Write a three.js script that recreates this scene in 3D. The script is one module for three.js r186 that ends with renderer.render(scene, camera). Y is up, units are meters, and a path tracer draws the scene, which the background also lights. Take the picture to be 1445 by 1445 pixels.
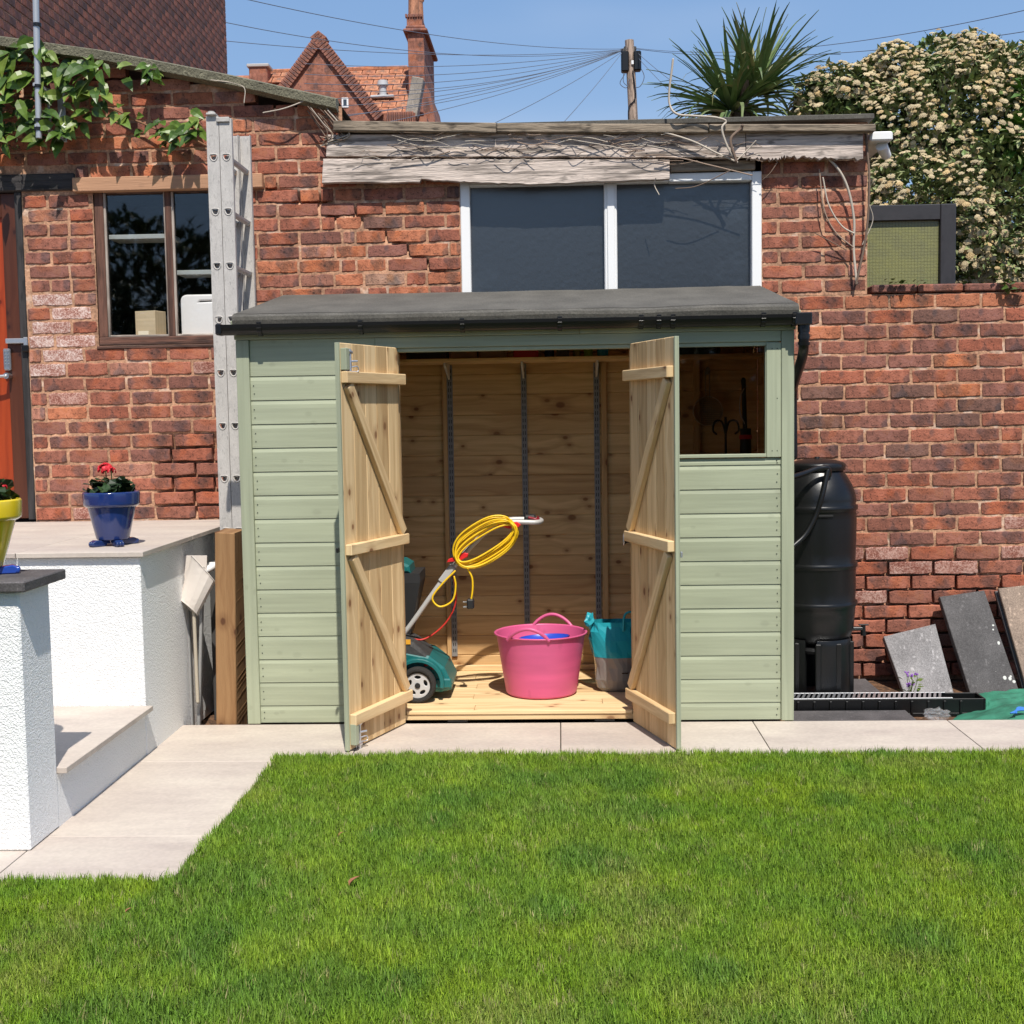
import * as THREE from 'three';
import { mergeGeometries } from 'three/addons/utils/BufferGeometryUtils.js';

// ---------------------------------------------------------------- camera, sky, sun, exposure
const scene = new THREE.Scene();
const FPX = 1780, CAM = new THREE.Vector3(1.422, 1.374, 5.553), YAW = 0.039, PIT = 0.077, ROL = -0.016;
const FWD = new THREE.Vector3(-Math.sin(YAW) * Math.cos(PIT), -Math.sin(PIT), -Math.cos(YAW) * Math.cos(PIT));
const R0 = new THREE.Vector3().crossVectors(FWD, new THREE.Vector3(0, 1, 0)).normalize();
const U0 = new THREE.Vector3().crossVectors(R0, FWD);
const RT = R0.clone().multiplyScalar(Math.cos(ROL)).addScaledVector(U0, Math.sin(ROL));
const UP = U0.clone().multiplyScalar(Math.cos(ROL)).addScaledVector(R0, -Math.sin(ROL));
const camera = new THREE.PerspectiveCamera(2 * Math.atan(722.5 / FPX) * 180 / Math.PI, 1, 0.05, 900);
camera.position.copy(CAM); camera.up.copy(UP); camera.lookAt(CAM.clone().add(FWD));
// pixel of the 1445 px photograph -> point on an axis-aligned plane of the place
function at(u, v, axis, val) {
  const d = FWD.clone().addScaledVector(RT, (u - 722.5) / FPX).addScaledVector(UP, -(v - 722.5) / FPX);
  const t = (val - CAM[axis]) / d[axis];
  return CAM.clone().addScaledVector(d, t);
}
const SUN = new THREE.Vector3(0.12, 0.848, 0.533).normalize();

function mulberry(a) { return function () { a |= 0; a = a + 0x6D2B79F5 | 0; let t = Math.imul(a ^ a >>> 15, 1 | a); t = t + Math.imul(t ^ t >>> 7, 61 | t) ^ t; return ((t ^ t >>> 14) >>> 0) / 4294967296; }; }
const rnd = mulberry(20240611);
const rr = (a, b) => a + (b - a) * rnd();
const clamp = (x, a = 0, b = 1) => Math.min(b, Math.max(a, x));
const sst = (a, b, x) => { const t = clamp((x - a) / (b - a)); return t * t * (3 - 2 * t); };
const lerp = (a, b, t) => a + (b - a) * t;
function hash(x, y, s) { let h = Math.imul(x, 374761393) + Math.imul(y, 668265263) + Math.imul(s, 2147483647 ^ 0x5bd1e995); h = Math.imul(h ^ h >>> 13, 1274126177); return ((h ^ h >>> 16) >>> 0) / 4294967296; }
function vn(x, y, px, py, s) {            // periodic value noise
  const xi = Math.floor(x), yi = Math.floor(y), fx = x - xi, fy = y - yi;
  const u = fx * fx * (3 - 2 * fx), w = fy * fy * (3 - 2 * fy);
  const x0 = ((xi % px) + px) % px, x1 = (x0 + 1) % px, y0 = ((yi % py) + py) % py, y1 = (y0 + 1) % py;
  return lerp(lerp(hash(x0, y0, s), hash(x1, y0, s), u), lerp(hash(x0, y1, s), hash(x1, y1, s), u), w);
}
function fbm(u, v, fu, fv, o, s) { let a = 0, k = 0.5, n = 0; for (let i = 0; i < o; i++) { a += k * vn(u * fu, v * fv, fu, fv, s + i * 17); n += k; k *= 0.5; fu *= 2; fv *= 2; } return a / n; }

{ // clear summer sky, paler toward the horizon, with faint high cirrus
  const w = 1024, h = 512, d = new Float32Array(w * h * 4);
  for (let j = 0; j < h; j++) for (let i = 0; i < w; i++) {
    const el = ((j + 0.5) / h - 0.5) * Math.PI, s = Math.max(0, Math.sin(el));
    const t = Math.pow(1 - s, 3.2);
    let c = [lerp(0.11, 0.45, t), lerp(0.245, 0.64, t), lerp(0.53, 0.86, t)];
    const n = fbm(i / w, j / h, 10, 22, 5, 3), m = fbm(i / w, j / h, 5, 7, 3, 71);
    const cl = sst(0.48, 0.82, n * 0.72 + m * 0.38) * 0.62 * sst(0, 0.12, s);
    c = [lerp(c[0], 0.78, cl), lerp(c[1], 0.82, cl), lerp(c[2], 0.90, cl)];
    const k = (j * w + i) * 4; d[k] = c[0]; d[k + 1] = c[1]; d[k + 2] = c[2]; d[k + 3] = 1;
  }
  const t = new THREE.DataTexture(d, w, h, THREE.RGBAFormat, THREE.FloatType);
  t.mapping = THREE.EquirectangularReflectionMapping; t.magFilter = THREE.LinearFilter; t.minFilter = THREE.LinearFilter; t.needsUpdate = true;
  scene.background = t; scene.environment = t; scene.backgroundIntensity = 0.9; scene.environmentIntensity = 0.9;
}
const sun = new THREE.DirectionalLight(new THREE.Color().setRGB(1, 0.945, 0.86), 4.6);
sun.position.copy(SUN).multiplyScalar(30); sun.castShadow = true; sun.shadow.radius = 1;
sun.shadow.mapSize.set(4096, 4096);
Object.assign(sun.shadow.camera, { left: -14, right: 14, top: 14, bottom: -14, near: 1, far: 80 });
scene.add(sun, sun.target);
const renderer = new THREE.WebGLRenderer({ antialias: true });
renderer.toneMapping = THREE.LinearToneMapping; renderer.toneMappingExposure = 1.25;
renderer.shadowMap.enabled = true;

// ---------------------------------------------------------------- helpers
const used = {};
function numbered(n) { used[n] = (used[n] ?? -1) + 1; return used[n] ? n + '_' + String(used[n]).padStart(3, '0') : n; }
function thing(name, label, category, [x, y, z] = [0, 0, 0], group) {
  const o = new THREE.Group(); o.name = numbered(name); o.position.set(x, y, z); o.userData = { label, category };
  if (group) o.userData.group = group; scene.add(o); return o;
}
function struct(name, geo, mat, label) { const m = new THREE.Mesh(geo, mat); m.name = numbered(name); m.userData = { kind: 'structure' }; if (label) m.userData.label = label; scene.add(m); return m; }
function wpos(o) { const p = new THREE.Vector3(); while (o && o !== scene) { p.add(o.position); o = o.parent; } return p; }
// a part whose geometry is given in the place's own coordinates
function part(parent, name, geo, mat, label) {
  const g = geo.isArr ? geo : geo, p = wpos(parent); g.translate(-p.x, -p.y, -p.z);
  const m = new THREE.Mesh(g, mat); m.name = name; if (label) m.userData.label = label; parent.add(m); return m;
}
// a part that shares its geometry with others: placed by position / rotation / scale
function inst(parent, name, geo, mat, pos, rot, scl) {
  const m = new THREE.Mesh(geo, mat); m.name = name; m.position.copy(pos).sub(wpos(parent));
  if (rot) { if (rot.isQuaternion) m.quaternion.copy(rot); else m.rotation.set(...rot); }
  if (scl) { if (typeof scl === 'number') m.scale.setScalar(scl); else m.scale.set(...scl); }
  parent.add(m); return m;
}
const V = (x, y, z) => new THREE.Vector3(x, y, z);
const MAT = (x, y, z) => new THREE.Matrix4().makeTranslation(x, y, z);
function mg(list) {
  return mergeGeometries(list.map(g => { const q = g.index ? g.toNonIndexed() : g; for (const k of Object.keys(q.attributes)) if (!['position', 'normal', 'uv'].includes(k)) q.deleteAttribute(k); return q; }));
}
function polysToGeo(polys) {          // convex polygons, fanned
  const p = [], uv = [];
  for (const q of polys) for (let i = 1; i + 1 < q.length; i++) for (const k of [0, i, i + 1]) { p.push(...q[k]); uv.push(0, 0); }
  const g = new THREE.BufferGeometry(); g.setAttribute('position', new THREE.Float32BufferAttribute(p, 3));
  g.setAttribute('uv', new THREE.Float32BufferAttribute(uv, 2)); g.computeVertexNormals(); return g;
}
// chamfered box centred on the origin (44 triangles)
function cbox(w, h, d, b = 0.002) {
  const H = [w / 2, h / 2, d / 2]; b = Math.min(b, H[0] * 0.9, H[1] * 0.9, H[2] * 0.9);
  const pt = (s, a) => [0, 1, 2].map(i => s[i] * (H[i] - (i === a ? 0 : b)));
  const polys = [], S = [-1, 1];
  for (let a = 0; a < 3; a++) for (const s of S) {
    const [i, j] = [(a + 1) % 3, (a + 2) % 3];
    polys.push([[-1, -1], [1, -1], [1, 1], [-1, 1]].map(([p, q]) => { const v = []; v[a] = s; v[i] = p; v[j] = q; return pt(v, a); }));
  }
  for (let a = 0; a < 3; a++) { const [i, j] = [(a + 1) % 3, (a + 2) % 3]; for (const p of S) for (const q of S) {
    const mk = (e, f) => { const v = []; v[a] = e; v[i] = p; v[j] = q; return pt(v, f); };
    polys.push([mk(-1, i), mk(1, i), mk(1, j), mk(-1, j)]);
  } }
  for (const x of S) for (const y of S) for (const z of S) polys.push([0, 1, 2].map(a => pt([x, y, z], a)));
  for (const q of polys) {
    const A = V(...q[0]), n = V(...q[1]).sub(A).cross(V(...q[2]).sub(A)), c = V(0, 0, 0); for (const k of q) c.add(V(...k));
    if (n.dot(c) < 0) q.reverse();
  }
  return polysToGeo(polys);
}
// uv from the faces' directions; su, sv = metres per texture repeat, u runs along the axis given
function uvBox(g, axis = 'x', su = 1, sv = 1, ou = 0, ov = 0) {
  const p = g.attributes.position, n = g.attributes.normal, uv = new Float32Array(p.count * 2), A = 'xyz'.indexOf(axis);
  const o1 = (A + 1) % 3, o2 = (A + 2) % 3, gp = (i, k) => p.array[i * 3 + k], gn = (i, k) => Math.abs(n.array[i * 3 + k]);
  for (let i = 0; i < p.count; i++) {
    let u, v;
    if (gn(i, A) > gn(i, o1) && gn(i, A) > gn(i, o2)) { u = gp(i, o1) * (su === sv ? 1 : 0.3); v = gp(i, o2); }
    else { u = gp(i, A); v = gn(i, o1) > gn(i, o2) ? gp(i, o2) : gp(i, o1); }
    uv[i * 2] = u / su + ou; uv[i * 2 + 1] = v / sv + ov;
  }
  g.setAttribute('uv', new THREE.BufferAttribute(uv, 2)); return g;
}
// box by its limits; wood-style uv with a random place on the texture
function bx(x0, x1, y0, y1, z0, z1, axis = 'x', b = 0.002, su = 2, sv = 1) {
  const g = cbox(Math.abs(x1 - x0), Math.abs(y1 - y0), Math.abs(z1 - z0), b);
  uvBox(g, axis, su, sv, rnd(), rnd()); g.translate((x0 + x1) / 2, (y0 + y1) / 2, (z0 + z1) / 2); return g;
}
// bar from a to b (section w across, d deep), long axis is the grain
function bar(a, b, w, d, up = V(0, 1, 0), bev = 0.002, su = 2, sv = 1) {
  const L = a.distanceTo(b), g = uvBox(cbox(L, w, d, bev), 'x', su, sv, rnd(), rnd());
  const X = b.clone().sub(a).normalize(); let Z = X.clone().cross(up); if (Z.lengthSq() < 1e-6) Z = X.clone().cross(V(0, 0, 1)); Z.normalize(); const Y = Z.clone().cross(X);
  g.applyMatrix4(new THREE.Matrix4().makeBasis(X, Y, Z)); g.translate((a.x + b.x) / 2, (a.y + b.y) / 2, (a.z + b.z) / 2); return g;
}
function tube(pts, r, seg = 24, rad = 8, closed = false) {
  const c = new THREE.CatmullRomCurve3(pts.map(p => p.isVector3 ? p : V(...p)), closed, 'centripetal');
  const g = new THREE.TubeGeometry(c, seg, r, rad, closed);
  if (!closed) { const caps = []; for (const [t, s] of [[0, 1], [1, -1]]) { const p = c.getPointAt(t), k = new THREE.SphereGeometry(r, rad, 4); k.translate(p.x, p.y, p.z); caps.push(k); } return mg([g, ...caps]); }
  return g.toNonIndexed();
}
function lathe(prof, seg = 40, [x, y, z] = [0, 0, 0], p0 = 0, pl = Math.PI * 2) { const g = new THREE.LatheGeometry(prof.map(p => new THREE.Vector2(...p)), seg, p0, pl); g.translate(x, y, z); return g; }
function prism(pts, z0, z1, bevel = 0) {   // polygon in x,y given depth along z
  const s = new THREE.Shape(pts.map(p => new THREE.Vector2(p[0], p[1])));
  const g = new THREE.ExtrudeGeometry(s, { depth: Math.abs(z1 - z0) - 2 * bevel, bevelEnabled: bevel > 0, bevelSize: bevel, bevelThickness: bevel, bevelOffset: -bevel, bevelSegments: 1, curveSegments: 6 });
  g.translate(0, 0, Math.min(z0, z1) + bevel); return g;
}
function cyl(a, b, r0, r1 = r0, seg = 14) {
  const L = a.distanceTo(b), g = new THREE.CylinderGeometry(r1, r0, L, seg); g.translate(0, L / 2, 0);
  g.applyQuaternion(new THREE.Quaternion().setFromUnitVectors(V(0, 1, 0), b.clone().sub(a).normalize())); g.translate(a.x, a.y, a.z); return g;
}

// ---------------------------------------------------------------- textures and materials
function tex(w, h, fn, srgb = true) {
  const d = new Uint8Array(w * h * 4);
  for (let j = 0; j < h; j++) for (let i = 0; i < w; i++) {
    const c = fn((i + 0.5) / w, (j + 0.5) / h), k = (j * w + i) * 4;
    for (let q = 0; q < 3; q++) d[k + q] = clamp(c[q] ?? c[0]) * 255; d[k + 3] = 255;
  }
  const t = new THREE.DataTexture(d, w, h, THREE.RGBAFormat); t.wrapS = t.wrapT = THREE.RepeatWrapping; t.magFilter = THREE.LinearFilter; t.minFilter = THREE.LinearMipmapLinearFilter; t.generateMipmaps = true;
  t.colorSpace = srgb ? THREE.SRGBColorSpace : THREE.NoColorSpace; t.needsUpdate = true; return t;
}
const grey = (u, v, f, o, s, a, b) => { const n = lerp(a, b, fbm(u, v, f, f, o, s)); return [n, n, n]; };
const lin = (r, g, b) => new THREE.Color().setRGB(r, g, b);
function M(col, rough = 0.7, o = {}) { return new THREE.MeshStandardMaterial({ color: Array.isArray(col) ? lin(...col) : col, roughness: rough, ...o }); }
function MP(col, rough, o = {}) { return new THREE.MeshPhysicalMaterial({ color: Array.isArray(col) ? lin(...col) : col, roughness: rough, ...o }); }

// raw softwood: 2 m (u, along the grain) x 1 m, with growth lines and knots
const knots = []; { const k = mulberry(77); for (let i = 0; i < 46; i++) knots.push([k(), k(), 0.006 + 0.008 * k() * k() + 0.003 * k(), k()]); }
const woodFn = (lo, hi, knotC, kStr) => (u, v) => {
  let w = v, dark = 0, ring = 0;
  for (const [cx, cy, r, q] of knots) {
    let dx = u - cx, dy = v - cy; dx -= Math.round(dx); dy -= Math.round(dy); dx *= 2;
    const R = r * 4; if (Math.abs(dx) > R * 4 || Math.abs(dy) > R * 2.2) continue;
    const e = Math.hypot(dx / 1.5, dy);
    w += dy * 0.9 * Math.exp(-((dx / (R * 1.3)) ** 2) - ((dy / R) ** 2));
    dark = Math.max(dark, (1 - sst(r * 0.55, r * 1.25, e)) * (0.45 + 0.55 * q));
    ring = Math.max(ring, (1 - sst(r, r * 3.4, e)) * 0.45);
  }
  const warp = fbm(u, v, 3, 6, 3, 5) * 0.05;
  const g1 = fbm(u, (w + warp) % 1, 4, 60, 3, 9), g2 = fbm(u, v, 30, 300, 2, 21), big = fbm(u, v, 3, 9, 2, 33);
  let t = clamp(0.15 + 0.85 * (0.62 * g1 + 0.16 * g2 + 0.22 * big)); t = sst(0.25, 0.78, t);
  const c = [0, 1, 2].map(i => lerp(lo[i], hi[i], t));
  const kk = clamp(dark + ring * 0.6) * kStr; return c.map((x, i) => lerp(x, knotC[i], kk));
};
const T = {};
T.pine = tex(1024, 1024, woodFn([0.735, 0.605, 0.43], [0.875, 0.765, 0.585], [0.44, 0.29, 0.175], 0.8));
T.pineB = tex(1024, 512, (u, v) => { const g = 0.5 * fbm(u, v, 4, 60, 3, 9) + 0.5 * fbm(u, v, 40, 300, 2, 21); return [g, g, g]; }, false);
T.paint = tex(1024, 512, (u, v) => { let k = 0; for (const [cx, cy, r] of knots) { let dx = u - cx, dy = v - cy; dx -= Math.round(dx); dy -= Math.round(dy); k = Math.max(k, 1 - sst(r * .6, r * 1.5, Math.hypot(dx * 1.3, dy))); } const g = 0.93 + 0.11 * (fbm(u, v, 5, 90, 3, 4) - 0.5) + 0.09 * (fbm(u, v, 6, 9, 3, 14) - 0.5) - 0.045 * k; return [g, g, g * 0.99]; });
T.brick = tex(512, 512, (u, v) => {
  const n = fbm(u, v, 9, 18, 4, 2), f = fbm(u, v, 120, 120, 2, 8), p = sst(0.66, 0.82, fbm(u, v, 60, 60, 2, 44)), st = fbm(u, v, 12, 2, 2, 61), w = sst(0.66, 0.86, fbm(u, v, 34, 34, 3, 90)) * 0.5;
  let g = 0.86 + 0.36 * (n - 0.5) + 0.24 * (f - 0.5) - 0.25 * p + 0.30 * (st - 0.5);
  const kb = sst(0.54, 0.68, fbm(u, v, 5, 4, 3, 171)), hot = sst(0.58, 0.74, fbm(u, v, 6, 5, 3, 271)); g *= 1 - 0.22 * kb;
  return [lerp(g * (1.03 + 0.06 * hot), 0.9, w), lerp(g * (1 + 0.10 * kb), 0.86, w), lerp(g * (0.96 + 0.20 * kb - 0.08 * hot), 0.84, w)];
});
T.brickW = tex(512, 512, (u, v) => {
  const n = fbm(u, v, 9, 14, 4, 12), f = fbm(u, v, 90, 90, 3, 28), w = sst(0.22, 0.72, n * 0.45 + f * 0.55);
  const g = 0.80 + 0.3 * (f - 0.5); return [lerp(g * 0.78, 0.90, w), lerp(g * 0.52, 0.83, w), lerp(g * 0.45, 0.80, w)];
});
T.grit = tex(512, 512, (u, v) => grey(u, v, 64, 4, 31, 0.1, 0.95), false);
T.mortar = tex(512, 512, (u, v) => { const f = fbm(u, v, 128, 128, 2, 6), n = fbm(u, v, 8, 8, 4, 16), w = sst(0.60, 0.78, fbm(u, v, 12, 12, 4, 55)), d = sst(0.62, 0.8, fbm(u, v, 14, 14, 4, 155)) * 0.5; const g = 0.75 + 0.34 * (n - 0.5) + 0.3 * (f - 0.5); const c = [lerp(g, 0.96, w * 0.5), lerp(g * 0.79, 0.92, w * 0.5), lerp(g * 0.63, 0.86, w * 0.5)]; return c.map(x => x * (1 - d * 0.45)); });
T.stipple = tex(1024, 1024, (u, v) => { const a = fbm(u, v, 230, 230, 2, 3), b = fbm(u, v, 110, 110, 2, 13); const g = sst(0.25, 0.75, 0.5 * a + 0.5 * b); return [g, g, g]; }, false);
T.slab = tex(512, 512, (u, v) => { const n = fbm(u, v, 5, 12, 5, 7), f = fbm(u, v, 120, 120, 2, 19), s = fbm(u, v, 8, 60, 3, 29); const g = 0.91 + 0.13 * (n - 0.5) + 0.07 * (f - 0.5) + 0.03 * (s - 0.5); return [g, g * (0.995 + 0.02 * (n - 0.5)), g * 0.985]; });
T.stone = tex(512, 512, (u, v) => { const f = fbm(u, v, 150, 150, 2, 39), n = fbm(u, v, 6, 6, 4, 49), s = sst(0.72, 0.82, fbm(u, v, 26, 26, 3, 59)); const g = 0.72 + 0.3 * (f - 0.5) + 0.25 * (n - 0.5) + 0.18 * s; return [g, g, g]; });
T.felt = tex(512, 512, (u, v) => { const f = fbm(u, v, 200, 200, 2, 81), n = fbm(u, v, 7, 5, 4, 83); const g = 0.80 + 0.26 * (f - 0.5) + 0.2 * (n - 0.5); return [g, g * 0.99, g * 0.965]; });
T.old = tex(1024, 512, (u, v) => {   // bare weathered wood with remains of white paint
  const g = fbm(u, v, 4, 70, 4, 101), f = fbm(u, v, 40, 300, 2, 103), p = sst(0.34, 0.58, fbm(u, v, 9, 30, 5, 105) * 0.6 + g * 0.4), d = sst(0.64, 0.82, fbm(u, v, 14, 24, 5, 107)) * 0.7;
  const w = 0.60 + 0.5 * (g - 0.5) + 0.3 * (f - 0.5); let c = [w * 1.0, w * 0.94, w * 0.89];
  c = c.map((x, i) => lerp(x, [0.90, 0.85, 0.81][i] * (0.92 + 0.2 * (f - 0.5)), p)); return c.map(x => x * (1 - 0.55 * d));
});
T.scuff = tex(512, 512, (u, v) => { const n = fbm(u, v, 10, 12, 4, 201), s = sst(0.66, 0.74, fbm(u, v, 30, 36, 3, 203)), f = fbm(u, v, 120, 120, 2, 205); const g = 0.88 + 0.10 * (n - 0.5) + 0.10 * (f - 0.5) - 0.08 * s; return [g, g * 0.985, g * 0.965]; });
T.plant = tex(256, 256, (u, v) => { const n = fbm(u, v, 6, 6, 4, 301); const g = 0.78 + 0.4 * (n - 0.5); return [g, g, g * 0.95]; });
T.soil = tex(512, 512, (u, v) => { const n = fbm(u, v, 40, 40, 4, 311), f = fbm(u, v, 160, 160, 2, 313); const g = 0.62 + 0.6 * (n - 0.5) + 0.4 * (f - 0.5); return [g, g * 0.86, g * 0.72]; });
T.obscure = tex(512, 512, (u, v) => { const n = fbm(u, v, 50, 40, 3, 401); return [n, n, n]; }, false);
T.drops = tex(512, 512, (u, v) => { const s = sst(0.80, 0.86, fbm(u, v, 150, 150, 2, 411)), m = sst(0.55, 0.8, fbm(u, v, 5, 6, 4, 413)); const g = 0.42 + 0.16 * s + 0.16 * m; return [g * 0.93, g, g * 1.06]; });

const green = [0.35, 0.378, 0.268];
const mat = {
  green: M(lin(green[0] * 1.13, green[1] * 1.13, green[2] * 1.13), 0.55, { map: T.paint, bumpMap: T.pineB, bumpScale: 0.0006 }),
  pine: M(0xffffff, 0.72, { map: T.pine, bumpMap: T.pineB, bumpScale: 0.0008 }),
  pineOld: M(lin(0.80, 0.76, 0.70), 0.78, { map: T.pine, bumpMap: T.pineB, bumpScale: 0.0008 }),
  pineInner: [lin(0.95, 0.85, 0.72), lin(1.0, 0.93, 0.82), lin(0.83, 0.72, 0.60)].map(c => M(c, 0.78, { map: T.pine, bumpMap: T.pineB, bumpScale: 0.0008 })),
  sleeper: M(lin(0.40, 0.30, 0.235), 0.85, { map: T.pine, bumpMap: T.pineB, bumpScale: 0.003 }),
  mortar: M(lin(0.80, 0.74, 0.73), 0.95, { map: T.mortar, bumpMap: T.grit, bumpScale: 0.003 }),
  render: M(lin(0.83, 0.83, 0.82), 0.9, { bumpMap: T.stipple, bumpScale: 0.0022 }),
  slab: M(lin(0.60, 0.525, 0.465), 0.62, { map: T.slab, bumpMap: T.grit, bumpScale: 0.0006 }),
  coping: M(lin(0.16, 0.145, 0.145), 0.75, { map: T.stone, bumpMap: T.grit, bumpScale: 0.0015 }),
  felt: M(lin(0.150, 0.142, 0.128), 0.92, { map: T.felt, bumpMap: T.grit, bumpScale: 0.0015 }),
  blackPlastic: M(lin(0.004, 0.004, 0.0043), 0.36),
  butt: M(lin(0.005, 0.005, 0.0053), 0.34, { bumpMap: T.grit, bumpScale: 0.0004 }),
  alu: M(lin(0.66, 0.645, 0.63), 0.55, { metalness: 0.15, map: T.scuff, bumpMap: T.grit, bumpScale: 0.0004 }),
  galv: M(lin(0.62, 0.63, 0.65), 0.35, { metalness: 0.85 }),
  track: M(lin(0.24, 0.235, 0.23), 0.5, { metalness: 0.1 }),
  dark: M(lin(0.006, 0.006, 0.006), 0.9),
  whitePlastic: M(lin(0.78, 0.78, 0.77), 0.35),
  oldWood: M(lin(0.90, 0.86, 0.83), 0.92, { map: T.old, bumpMap: T.pineB, bumpScale: 0.004 }),
  oldEdge: M(lin(0.42, 0.38, 0.31), 0.95, { map: T.old, bumpMap: T.pineB, bumpScale: 0.004 }),
  verge: M(lin(0.30, 0.28, 0.19), 0.95, { map: T.stone, bumpMap: T.grit, bumpScale: 0.006 }),
  soil: M(lin(0.30, 0.21, 0.15), 0.97, { map: T.soil, bumpMap: T.grit, bumpScale: 0.01 }),
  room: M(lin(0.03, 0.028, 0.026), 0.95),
  shedPane: MP([0.62, 0.58, 0.53], 0.03, { transmission: 1, thickness: 0, ior: 1.5 }),
  pane: MP([1, 1, 1], 0.02, { transmission: 1, thickness: 0, ior: 1.5 }),
  obscure: MP([0.055, 0.066, 0.075], 0.32, { map: T.drops, bumpMap: T.obscure, bumpScale: 0.0006, ior: 2.1 }),
  steel: M(lin(0.55, 0.56, 0.57), 0.3, { metalness: 0.9 }),
};
// ================================================================ the ground, paving and lawn
struct('ground', (() => { const g = new THREE.PlaneGeometry(600, 600, 1, 1); g.rotateX(-Math.PI / 2); g.translate(1.4, -0.06, -100); uvBox(g, 'x', 0.8, 0.8); return g; })(), mat.soil);
const paving = thing('paving', 'pale porcelain patio paving around the lawn', 'paving', [1.4, 0, 0.3]);
paving.userData = { kind: 'structure', label: 'pale porcelain patio paving around the lawn' };
{
  const J = 0.004, xs = [0.556, 1.408, 2.26, 3.112, 3.964, 4.816];
  const slab = (x0, x1, z0, z1) => part(paving, 'paving_slab', bx(x0 + J / 2, x1 - J / 2, -0.022, 0, z0 + J / 2, z1 - J / 2, 'x', 0.0015, 1.3, 1.3), mat.slab);
  for (let i = 0; i + 1 < xs.length; i++) slab(xs[i], xs[i + 1], 0.005, 0.605);
  slab(-0.31, 0.556, 0.005, 0.61);
  slab(-0.31, 0.30, 0.61, 1.515); slab(-0.31, 0.30, 1.515, 2.42);
  for (const x of [-0.31, -0.91, -1.51]) { slab(x - 0.6, x, 1.46, 2.36); slab(x - 0.6, x, 0.56, 1.46); }
  part(paving, 'bedding', bx(-2.1, 4.81, -0.055, -0.0225, 0.01, 0.6, 'x', 0.001), M(lin(0.20, 0.18, 0.16), 0.95, { map: T.soil }));
  part(paving, 'bedding', bx(-2.1, 0.29, -0.055, -0.0225, 0.6, 2.41, 'x', 0.001), M(lin(0.20, 0.18, 0.16), 0.95, { map: T.soil }));
}
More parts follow.
